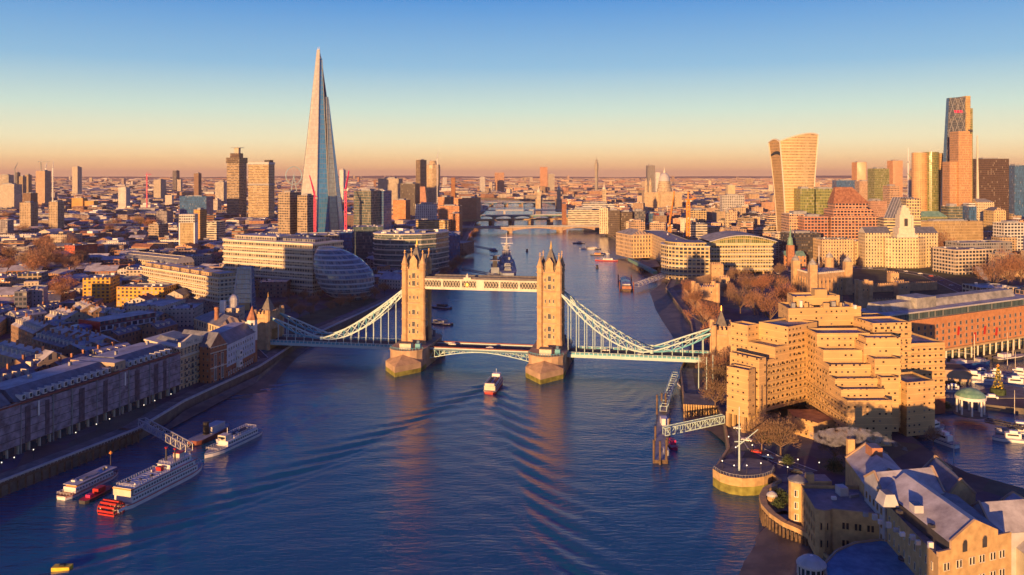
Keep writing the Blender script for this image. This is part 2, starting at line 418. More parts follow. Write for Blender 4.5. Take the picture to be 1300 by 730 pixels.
# water
m, n, l, bs = newmat('water')
bs.inputs['Base Color'].default_value = (.002, .078, .165, 1); bs.inputs['Roughness'].default_value = .07; bs.inputs['IOR'].default_value = 1.42
bs.inputs['Specular IOR Level'].default_value = .6
tc_ = n.new('ShaderNodeNewGeometry')
mp = n.new('ShaderNodeMapping'); mp.inputs['Scale'].default_value = (.35, 1.0, 1); mp.inputs['Rotation'].default_value = (0, 0, R(8)); l.new(tc_.outputs['Position'], mp.inputs[0])
n1 = n.new('ShaderNodeTexNoise'); n1.inputs['Scale'].default_value = .55; n1.inputs['Detail'].default_value = 5; n1.inputs['Roughness'].default_value = .6; l.new(mp.outputs[0], n1.inputs['Vector'])
n2 = n.new('ShaderNodeTexNoise'); n2.inputs['Scale'].default_value = .07; n2.inputs['Detail'].default_value = 3; l.new(mp.outputs[0], n2.inputs['Vector'])
hsum = _m(n, l, 'MULTIPLY_ADD', n2.outputs['Fac'], 2.2, n1.outputs['Fac'])
bp = n.new('ShaderNodeBump'); bp.inputs['Strength'].default_value = .5; bp.inputs['Distance'].default_value = .55; l.new(hsum, bp.inputs['Height']); l.new(bp.outputs[0], bs.inputs['Normal'])
rr = n.new('ShaderNodeTexNoise'); rr.inputs['Scale'].default_value = .012; rr.inputs['Detail'].default_value = 4; l.new(tc_.outputs['Position'], rr.inputs['Vector'])
l.new(_m(n, l, 'MULTIPLY_ADD', rr.outputs['Fac'], .22, -.02), bs.inputs['Roughness'])
BX, BY, BH = -9.0, 462.0, R(11)       # cruise boat and the axis of its wake
x0, x1, y0, y1, st = -215, 150, 205, 470, 1.25
nx, ny = int((x1-x0)/st)+1, int((y1-y0)/st)+1
xs = np.linspace(x0, x1, nx); ys = np.linspace(y0, y1, ny); XX, YY = np.meshgrid(xs, ys)
def kelvin(bx, by, ang, k0, amp):
    dx, dy = XX-bx, YY-by
    X = -(dx*math.sin(ang)+dy*math.cos(ang)); Y = dx*math.cos(ang)-dy*math.sin(ang)    # X behind the boat
    h = np.zeros_like(XX)
    for th in list(np.linspace(-1.3, -.58, 80))+list(np.linspace(.58, 1.3, 80)):
        s2 = 1/math.cos(th)**2
        h += np.cos(k0*s2*(X*math.cos(th)+Y*math.sin(th)))*math.exp(-(th/1.12)**6)*np.exp(-.0009*s2*X)
    h *= amp/24
    r = np.hypot(X, Y)+6; wid = .42*np.maximum(X, 0)+5
    return h*(X > -2)/(1+np.exp((np.abs(Y)-wid)/(3+.02*r)))*np.minimum(1, (X+6)/16).clip(0, 1)
H = kelvin(BX, BY, BH, .36, .34)+kelvin(-90, 500, R(22), .4, .16)+kelvin(60, 560, R(-20), .4, .14)
fade = np.minimum.reduce([(XX-x0)/14, (x1-XX)/14, (YY-y0)/12, (y1-YY)/10]).clip(0, 1)
H = H*fade
me = bpy.data.meshes.new('river_water')
nv = nx*ny; co = np.stack([XX, YY, H], -1).reshape(-1, 3)
big = [(-9000, -600), (9000, -600), (9000, 14000), (-9000, 14000)]
ext = [(x0, y0), (x1, y0), (x1, y1), (x0, y1)]
verts = [tuple(p) for p in co]+[(*p, 0) for p in big]+[(*p, 0) for p in ext]
idx = np.arange(nv).reshape(ny, nx)
fc = np.stack([idx[:-1, :-1], idx[:-1, 1:], idx[1:, 1:], idx[1:, :-1]], -1).reshape(-1, 4).tolist()
B0, E0 = nv, nv+4
fc += [[B0, B0+1, E0+1, E0], [B0+1, B0+2, E0+2, E0+1], [B0+2, B0+3, E0+3, E0+2], [B0+3, B0, E0, E0+3]]
me.from_pydata(verts, [], fc); me.materials.append(M['water']); me.polygons.foreach_set('use_smooth', [True]*len(fc)); me.update()
o = bpy.data.objects.new('river_water', me); COL.objects.link(o); o['kind'] = 'structure'
b = MB()
for D in (dock1, dock2):
    b.face([(p.x, p.y, 2.2) for p in (D if sum(D[i].x*D[(i+1) % len(D)].y-D[(i+1) % len(D)].x*D[i].y for i in range(len(D))) > 0 else D[::-1])], 'water')
b.build('dock_water', kind='structure')
# foreshore mud
def mudpatch(px, name='foreshore', z=.25, m='mud', hi=None):
    b = MB(); P = [G(u, v, z) for u, v in px]
    c = sum(P, Vector())/len(P)
    for i in range(len(P)):
        a, d = P[i], P[(i+1) % len(P)]
        za = hi[i] if hi else z; zd = hi[(i+1) % len(P)] if hi else z
        cz = sum(hi)/len(hi) if hi else z+.4
        tri = [(a.x, a.y, za), (d.x, d.y, zd), (c.x, c.y, cz)]
        if (Vector(tri[1])-Vector(tri[0])).cross(Vector(tri[2])-Vector(tri[0])).z < 0: tri = tri[::-1]
        b.face(tri, m)
    return b.build(name, kind='structure')
mudpatch([(190, 560), (275, 505), (303, 513), (330, 506), (362, 482), (380, 458), (395, 440), (372, 446), (330, 480), (235, 525)], hi=[.8, -.2, -.25, -.25, -.25, -.25, -.2, 2, 2.5, 2])
mudpatch([(400, 432), (470, 404), (528, 384), (545, 366), (520, 378), (452, 410)], hi=[-.2, -.2, -.2, 1.5, 2.5, 2.5])
mudpatch([(823, 372), (828, 392), (838, 410), (853, 432), (880, 438), (884, 418), (852, 374), (843, 360)], hi=[-.2, -.3, -.3, -.25, 1.5, 2.8, 2.8, 2])
mudpatch([(835, 352), (800, 322), (790, 316), (806, 338), (822, 356)], hi=[2, 2, -.2, -.3, -.2])
mudpatch([(925, 742), (938, 712), (955, 686), (985, 660), (1010, 680), (1050, 720), (1055, 745)], hi=[-.2, -.25, -.25, 2, 2.6, 3.4, 3.4])
mudpatch([(878, 522), (916, 536), (922, 566), (905, 548), (880, 545), (868, 535)], hi=[1.5, 2, 1, -.25, -.3, -.2])
# far hills
b = MB(); rr_ = random.Random(3)
for row, (y, hh) in enumerate(((11800, 14), (13600, 40))):
    prev = None; k = 90
    for i in range(k+1):
        x = -8900+17800*i/k
        h = 5+hh*(.55+.25*math.sin(i*.17+row*2)+.12*math.sin(i*.53+row)+.08*rr_.random())
        cur = ((x, y-900, 4.9), (x, y, h), (x, min(y+700, 13990), 4.9))
        if prev:
            b.face([prev[0], cur[0], cur[1], prev[1]], 'farhill'); b.face([prev[1], cur[1], cur[2], prev[2]], 'farhill')
        prev = cur
b.smooth = True; b.build('hills', kind='structure')
# haze
bb = MB(); HB = [(-9500, -650), (9500, -650), (9500, 14400), (-9500, 14400)]
bb.prism(HB, -4.5, 330, 'dark', bottom=True); ho = bb.build('haze', kind='stuff')
hm = bpy.data.materials.new('haze'); hm.use_nodes = True; nn = hm.node_tree.nodes; nn.clear()
po = nn.new('ShaderNodeOutputMaterial'); pv = nn.new('ShaderNodeVolumePrincipled'); hm.node_tree.links.new(pv.outputs[0], po.inputs['Volume'])
pv.inputs['Color'].default_value = (.82, .58, .56, 1); pv.inputs['Density'].default_value = .000034; pv.inputs['Anisotropy'].default_value = 0.0
ho.data.materials.clear(); ho.data.materials.append(hm); hm.cycles.homogeneous_volume = True if hasattr(hm.cycles, 'homogeneous_volume') else None
# ================================================================== the bascule bridge
BP0 = Vector((-155.6, 532)); BP1 = Vector((118.9, 480)); bd = (BP1-BP0).normalized(); bn = Vector((-bd.y, bd.x))
bc = BP0+(BP1-BP0)*.502
def BW(s, t, z): p = bc+bd*s+bn*t; return (p.x, p.y, z)
bridge = root('suspension_bascule_bridge', 'twin towered stone bascule bridge with blue white chains crossing the river', 'bridge', (bc.x, bc.y, 0))
brz = math.atan2(bd.y, bd.x); HS = 42.0; DZ = 10.0; TW, TD = 13.6, 15.5
def bbox(mb, s, t, z, ls, lt, h, m, **k): p = BW(s, t, z); mb.box(p, (ls, lt, h), m, brz, **k)
def spire_cross(mb, p, z, h, m='towerstone'):
    mb.bar((p[0], p[1], z), (p[0], p[1], z+h), .42, m, wd2=.22); mb.bar((p[0]-.7, p[1], z+h*.6), (p[0]+.7, p[1], z+h*.6), .35, m); mb.bar((p[0], p[1], z+h-.1), (p[0], p[1], z+h+.5), .6, 'gold')
W1 = win_mesh(.75, 1.9, 'cream', arch=False); W2 = win_mesh(1.7, 3.0, 'cream', mull=2); W3 = win_mesh(.9, 1.2, 'cream', mull=0)
for S in (-HS, HS):
    # pier
    b = MB()
    def st_poly(w_, hl, tip, off=0):
        pts = []
        for sg in (1, -1):
            for k in range(9):
                a = -math.pi/2+math.pi*k/8; r = w_/2
                x = -math.sin(a)*r if sg == 1 else math.sin(a)*r; y = (hl-r*tip)+math.cos(a)*r*tip
                pts.append((x*1, sg*y))
        return pts
    def world(P, s0=S): return [BW(s0+x, y, 0)[:2] for x, y in P]
    up = world(st_poly(21.5, 28, 1.0)); b.prism(up, 0, 11.4, 'granite'); rim = world(st_poly(22.3, 28.5, 1.0)); b.prism(rim, 11.4, 12.2, 'granite')
    p = b.build('pier', bridge)
    c = MB()
    for sg in (-1, 1):
        base = [(-10.9, 16*sg), (-10.9, 27*sg), (0, 42*sg), (10.9, 27*sg), (10.9, 16*sg)]
        lo = [BW(S+x, y, 0)[:2] for x, y in base]
        c.prism(lo, -3, 2.6, 'algae', top=False); lo2 = [BW(S+x*1.001, y*1.0005, 0)[:2] for x, y in base]; c.prism(lo2, 2.6, 5.8, 'granite', top=False)
        ap = BW(S, 27.5*sg, 10.2); e0 = [BW(S+x, y, 5.8) for x, y in base]
        c.face([e0[0], e0[1], ap], 'towerstone'); c.face([e0[1], e0[2], ap], 'towerstone'); c.face([e0[2], e0[3], ap], 'towerstone'); c.face([e0[3], e0[4], ap], 'towerstone')
        c.build('cutwater', p); c = MB()
    for sg in (-1, 1):
        h = MB(); pa = None
        for k in range(14):
            a = BW(S-10+20*k/13, sg*(math.sqrt(max(0, 1-((k-6.5)/6.9)**2))*10+17.4), 12.2); h.bar(a, (a[0], a[1], 13.4), .18, 'bridgeblue'); a = (a[0], a[1], 13.4)
            if pa: h.bar(pa, a, .2, 'bridgeblue')
            pa = a
        h.build('pier_railing', p); h = MB(); bbox(h, S, sg*21, 12.2, 7, 5, 3.2, 'cream'); bbox(h, S, sg*21, 15.4, 7.6, 5.6, .4, 'darkslate')
        h.build('pier_cabin', p); h = MB(); bbox(h, S-6.5*sg, sg*18, 12.2, 3, 3, 2.6, 'bridgeblue'); h.build('control_box', p); h = MB(); bbox(h, S+6.2, sg*17, 12.2, 1.6, 1.6, 4.2, 'steelblue'); h.build('signal_post', p)
    # tower
    t = MB()
    hw, hd = TW/2-1.2, TD/2-1.2
    for z0, z1, g in ((12.2, 17.5, .5), (17.5, 26.8, .2), (27.6, 36.6, .1), (37.4, 45.8, 0), (46.6, 57.2, 0)):
        t.prism([BW(S+x, y, 0)[:2] for x, y in ((-hw-g, -hd-g), (hw+g, -hd-g), (hw+g, hd+g), (-hw-g, hd+g))], z0, z1, 'towerstone')
    for z0 in (26.8, 36.6, 45.8, 57.2):
        bbox(t, S, 0, z0, TW-1.0, TD-1.0, .8, 'granite')
    for k in range(5):     # battlements of the parapet
        for sg in (-1, 1): bbox(t, S-4+2*k, sg*(hd+.25), 58, 1.1, .6, 1.2, 'towerstone'); bbox(t, S+sg*(hw+.25), -4.4+2.2*k, 58, .6, 1.1, 1.2, 'towerstone')
    # road arch: black slabs on the wall paint the shade of the opening
    bbox(t, S-hw-.4, 0, 12.2, .35, 7.6, 9.0, 'black'); bbox(t, S+hw+.4, 0, 12.2, .35, 7.6, 9.0, 'black')
    for sg in (-1, 1):     # gabled dormers above the cornice, one each way
        for (cx, cy, lx, ly) in ((0, sg*(hd-.4), 4.4, 1.6), (sg*(hw-.4), 0, 1.6, 4.4)):
            bbox(t, S+cx, cy, 58, lx, ly, 5.2, 'towerstone')
            if lx > ly: A = [BW(S+cx-2.3, cy-.9, 63.2), BW(S+cx+2.3, cy-.9, 63.2), BW(S+cx+2.3, cy+.9, 63.2), BW(S+cx-2.3, cy+.9, 63.2)]; r0, r1 = BW(S+cx, cy-.9, 66.6), BW(S+cx, cy+.9, 66.6)
            else: A = [BW(S+cx-.9, cy+2.3, 63.2), BW(S+cx-.9, cy-2.3, 63.2), BW(S+cx+.9, cy-2.3, 63.2), BW(S+cx+.9, cy+2.3, 63.2)]; r0, r1 = BW(S+cx-.9, cy, 66.6), BW(S+cx+.9, cy, 66.6)
            t.face([A[0], A[1], r0], 'towerstone'); t.face([A[2], A[3], r1], 'towerstone'); t.face([A[1], A[2], r1, r0], 'darkslate'); t.face([A[3], A[0], r0, r1], 'darkslate')
    tower = t.build('tower', bridge)
    for sx in (-1, 1):
        for sy in (-1, 1):
            u = MB(); p0 = BW(S+sx*(TW/2-1.1), sy*(TD/2-1.1), 0)
            u.lathe(p0, [(2.05, 12.2), (2.05, 17.4), (1.8, 17.6), (1.8, 26.7), (2.1, 26.9), (2.1, 27.5), (1.8, 27.6), (1.8, 36.5), (2.1, 36.7), (2.1, 37.3), (1.8, 37.4), (1.8, 45.8), (2.15, 46), (2.15, 46.6), (1.8, 46.7), (1.8, 57.1), (2.2, 57.4), (2.2, 58), (1.9, 58.1), (1.9, 60.4), (2.25, 60.8), (2.25, 61.1), (1.9, 61.3), (.15, 66.8)], 'towerstone', 8, ph=.5)
            spire_cross(u, p0, 66.6, 2.2); u.build('turret', tower)
    r_ = MB()
    P = [BW(S+x, y, 58)[:2] for x, y in ((-5.0, -6.2), (5.0, -6.2), (5.0, 6.2), (-5.0, 6.2))]; Q = [BW(S+x, y, 58)[:2] for x, y in ((-.5, -1.4), (.5, -1.4), (.5, 1.4), (-.5, 1.4))]
    r_.prism(P, 58.0, 71.0, 'darkslate', poly1=Q); Q2 = [BW(S+x, y, 0)[:2] for x, y in ((-.08, -.08), (.08, -.08), (.08, .08), (-.08, .08))]
    r_.prism(Q, 71.01, 72.2, 'towerstone'); r_.lathe(BW(S, 0, 0), [(.9, 71.4), (.55, 73), (.12, 76)], 'gold', 6); r_.build('spire', tower)
    for face in (-1, 1):       # windows on the faces seen up and down the river and along the deck
        fr = Fr(BW(S-(TW/2-1.2)*1, -TD/2+1.2-.05, 0), BW(S+(TW/2-1.2), -TD/2+1.2-.05, 0)) if face == -1 else Fr(BW(S+TW/2-1.2+.05, -TD/2+1.2, 0), BW(S+TW/2-1.2+.05, TD/2-1.2, 0))
        c0 = fr.w/2
        for z, me_, ss in ((14.2, W3, (-2.6, -.0, 2.6)), (18.4, W1, (-2.6, 2.6)), (18.4, W2, (0,)), (22.4, W1, (-2.6, 2.6)), (22.6, W2, (0,)), (30.2, W1, (-2.6, 2.6)), (30.0, W2, (0,)), (39.6, W1, (-2.4, 0, 2.4)), (48.0, W1, (-2.6, 2.6)), (47.6, W2, (0,)), (52.2, W1, (-2.6, 2.6)), (52.4, W2, (0,)), (59.6, W2, (0,))):
            if face == 1 and z < 22: continue
            windows(tower, me_, fr, [c0+a for a in ss], [z], t=-.28 if z < 57 else .55 if face == -1 else .4)
# deck, side spans and bascules
b = MB()
for s0, s1, sub in ((-HS-95, -HS-10.5, 1), (HS+10.5, HS+95, 1), (-HS+10.5, HS-10.5, 0)):
    mid = (s0+s1)/2; ln = s1-s0
    bbox(b, mid, 0, DZ-1.6 if sub else DZ-1.0, ln, 17, 1.6 if sub else 1.0, 'steelblue'); bbox(b, mid, 0, DZ+.004, ln, 12, .06, 'asphalt')
    if sub: bbox(b, mid, -6.8, DZ, ln, 2.6, .18, 'paving'); bbox(b, mid, 6.8, DZ, ln, 2.6, .18, 'paving')
b.build('deck', bridge)
for sg in (-1, 1):
    b = MB()
    for s0, s1 in ((-HS-95, -HS-10.5), (HS+10.5, HS+95)):
        bbox(b, (s0+s1)/2, sg*8.6, DZ-1.8, s1-s0, .25, 1.7, 'bridgewhite'); bbox(b, (s0+s1)/2, sg*8.7, DZ+1.25, s1-s0, .4, .25, 'bridgewhite')
        bbox(b, (s0+s1)/2, sg*8.62, DZ-.1, s1-s0, .15, 1.0, 'bridgeblue')
        k = int((s1-s0)/2.6)
        for i in range(k+1): bbox(b, s0+(s1-s0)*i/k, sg*8.66, DZ-.1, .5, .3, 1.5, 'bridgewhite')
    s0, s1 = -HS+10.5, HS-10.5
    bbox(b, 0, sg*8.3, DZ+1.0, s1-s0, .35, .25, 'redbrown'); bbox(b, 0, sg*8.3, DZ-.6, s1-s0, .3, 1.2, 'bridgewhite'); bbox(b, 0, sg*8.3, DZ+.5, s1-s0, .12, .5, 'redbrown')
    b.build('parapet', bridge)
for half in (-1, 1):       # bascule leaves with arched girders
    for sg in (-1, 0, 1):
        b = MB(); k = 10; L_ = HS-10.5
        top = [BW(half*(L_*i/k), sg*8.0, DZ-.7) for i in range(k+1)]
        bot = [BW(half*(L_*i/k), sg*8.0, DZ-1.3-4.6*(i/k)**1.7) for i in range(k+1)]
        for i in range(k):
            b.bar(bot[i], bot[i+1], .45, 'bridgewhite'); b.bar(top[i], top[i+1], .4, 'bridgewhite'); b.bar(top[i+1], bot[i+1], .28, 'bridgewhite')
            b.bar(top[i] if i % 2 else bot[i], bot[i+1] if i % 2 else top[i+1], .28, 'bridgewhite' if i % 2 else 'bridgeblue')
        b.build('bascule_girder', bridge)
# high walkways
for sg in (-1, 1):
    b = MB(); t0 = sg*5.4; z0, z1 = 45.9, 52.3; s0, s1 = -HS+TW/2-.5, HS-TW/2+.5
    bbox(b, 0, t0, z0, s1-s0, 3.6, .9, 'cream'); bbox(b, 0, t0, z1-.4, s1-s0, 3.8, .45, 'cream'); bbox(b, 0, t0, z0+.9, s1-s0, 2.6, z1-z0-1.3, 'dark')
    for f_ in (-1, 1):
        y = t0+f_*1.75
        bbox(b, 0, y, z0+.4, s1-s0, .3, 1.2, 'cream'); bbox(b, 0, y, z1-1.0, s1-s0, .3, .5, 'cream')
        n_ = 40
        for i in range(n_):
            a, c = s0+(s1-s0)*i/n_, s0+(s1-s0)*(i+1)/n_
            b.bar(BW(a, y, z0+1.4), BW(c, y, z1-.9), .22, 'cream'); b.bar(BW(c, y, z0+1.4), BW(a, y, z1-.9), .22, 'cream')
        for i in range(7): bbox(b, s0+(s1-s0)*i/6, y+f_*.03, z0, 1.1 if i != 3 else 5.0, .5, z1-z0, 'cream')
    wk = b.build('walkway', bridge)
    c = MB(); c.prism([BW(x, y, 0)[:2] for x, y in ((s0, t0-1.5), (s1, t0-1.5), (s1, t0+1.5), (s0, t0+1.5))], z1+.05, z1+1.3, 'darkslate', poly1=[BW(x, y, 0)[:2] for x, y in ((s0, t0-.6), (s1, t0-.6), (s1, t0+.6), (s0, t0+.6))]); c.build('walkway_roof', wk)
    if sg == -1:
        c = MB(); bbox(c, -8.0, t0-1.9, z1+.02, 4.6, .4, 1.2, 'cream'); c.lathe(BW(-8.0, t0-1.9, z1+1.2), [(1.0, 0), (.9, 1.0), (.1, 2.6)], 'cream', 6); c.lathe(BW(-8.0, t0-2.25, z0+3.4), [(1.2, -.9), (1.2, .6)], 'gold', 10, sy=.25, rot=brz); c.build('coat_of_arms', wk)
# suspension chains (each a braced pair of chords)
def chain(side, sg):
    b = MB(); t_ = sg*7.0
    sa, sl, se = TW/2-.5, 60.0, 95.0
    n1_, n2_ = 11, 6
    up, lo = [], []
    for i in range(n1_+1):
        x = i/n1_; s = sa+(sl-sa)*x
        zu = 45.6+(13.2-45.6)*(1-(1-x)**1.62); gap = 6.6*math.sin(math.pi*min(1, x*1.0))**.8
        zc = zu
        up.append((s, zc+gap*.36)); lo.append((s, zc-gap*.5))
    def W_(p): return BW(side*(HS+p[0]), t_, p[1])
    for i in range(n1_):
        b.bar(W_(up[i]), W_(up[i+1]), .75, 'bridgewhite'); b.bar(W_(lo[i]), W_(lo[i+1]), .75, 'bridgewhite')
        if i: b.bar(W_(up[i]), W_(lo[i]), .32, 'bridgeblue')
        b.bar(W_(up[i]), W_(lo[i+1]), .3, 'bridgewhite'); b.bar(W_(lo[i]), W_(up[i+1]), .3, 'bridgewhite')
    u2, l2 = [], []
    for i in range(n2_+1):
        x = i/n2_; s = sl+(se-sl)*x; zc = 13.2+(25.5-13.2)*x**1.35; gap = 3.4*math.sin(math.pi*x)**.8
        u2.append((s, zc+gap*.4)); l2.append((s, zc-gap*.5))
    for i in range(n2_):
        b.bar(W_(u2[i]), W_(u2[i+1]), .75, 'bridgewhite'); b.bar(W_(l2[i]), W_(l2[i+1]), .75, 'bridgeblue')
        if i: b.bar(W_(u2[i]), W_(l2[i]), .32, 'bridgeblue')
        b.bar(W_(u2[i]), W_(l2[i+1]), .3, 'bridgewhite'); b.bar(W_(l2[i]), W_(u2[i+1]), .3, 'bridgewhite')
    p = W_((sl, 13.2)); b.lathe(p, [(1.1, -1.1), (1.1, 1.1)], 'bridgewhite', 8)
    ch = b.build('suspension_chain', bridge)
    for (s, z) in lo[1:-1]+l2[1:-1]:
        if z > DZ+1:
            c = MB(); c.bar(W_((s, z)), W_((s, DZ)), .38, 'bridgewhite'); c.build('hanger', ch)
for side in (-1, 1):
    for sg in (-1, 1): chain(side, sg)
# abutment towers and land ties
for side in (-1, 1):
    S = side*(HS+99.6)
    b = MB()
    for sg in (-1, 1):
        bbox(b, S, sg*7.2, 3, 9.5, 5.2, 22, 'towerstone')
        for dx in (-3.6, -1.2, 1.2, 3.6):
            bbox(b, S+dx, sg*7.2-2.5, 27.5, 1.3, .6, 1.4, 'towerstone'); bbox(b, S+dx, sg*7.2+2.5, 27.5, 1.3, .6, 1.4, 'towerstone')
    bbox(b, S, 0, 17, 9.2, 19.4, 10.5, 'towerstone'); bbox(b, S, 0, 24.2, 9.9, 20.2, .7, 'granite')
    bbox(b, S, 0, 3, 8.8, 9, 6, 'granite')
    for k in range(8):
        for e_ in (-4.6, 4.6): bbox(b, S+e_, -8.6+17.2*k/7, 27.5, .6, 1.2, 1.4, 'towerstone')
    ab = b.build('abutment_tower', bridge)
    for sx in (-1, 1):
        for sy in (-1, 1):
            c = MB(); p0 = BW(S+sx*4.6, sy*9.6, 0); c.lathe(p0, [(1.6, 2), (1.6, 24), (1.8, 24.2), (1.8, 29.4), (1.5, 29.5), (1.5, 30.2)], 'towerstone', 8, ph=.5); c.build('turret', ab)
    c = MB(); P = [BW(S+x, y, 0)[:2] for x, y in ((-3.4, -4.4), (3.4, -4.4), (3.4, 4.4), (-3.4, 4.4))]; Q = [BW(S+x, y, 0)[:2] for x, y in ((-.2, -.4), (.2, -.4), (.2, .4), (-.2, .4))]
    c.prism(P, 27.6, 37, 'darkslate', poly1=Q); c.lathe(BW(S, 0, 37), [(.3, 0), (.08, 3)], 'gold', 5); c.build('spire', ab)
    b = MB()
    for sg in (-1, 1): b.bar(BW(side*(HS+104), sg*7, 25), BW(side*(HS+134), sg*7, 9), .9, 'bridgewhite'); b.bar(BW(side*(HS+105), sg*7, 22.5), BW(side*(HS+131), sg*7, 8), .7, 'bridgewhite')
    b.build('land_tie', bridge)
    b = MB(); bbox(b, side*(HS+165), 0, 4, 130, 17, 5.9, 'granite'); bbox(b, side*(HS+165), 0, 9.91, 130, 12, .08, 'asphalt'); b.build('approach_viaduct', bridge)
# slender poles rising from the quay beside the north abutment
for i, (u, v) in enumerate(((887, 493), (897, 495), (905, 492))):
    p = G(u, v, 5); b = MB(); b.bar((p.x, p.y, 5), (p.x, p.y, 22), .6, 'bridgewhite', n=6, wd2=.4); b.lathe((p.x, p.y, 22), [(.4, 0), (.01, .6)], 'gold', 6)
    o = b.build('flag_pole'); tag(o, ['white pole on the quay beside the north abutment, nearest the river', 'middle one of three white poles beside the north abutment', 'white pole beside the north abutment, nearest the beige hotel'][i], 'pole', 'white poles on the quay')
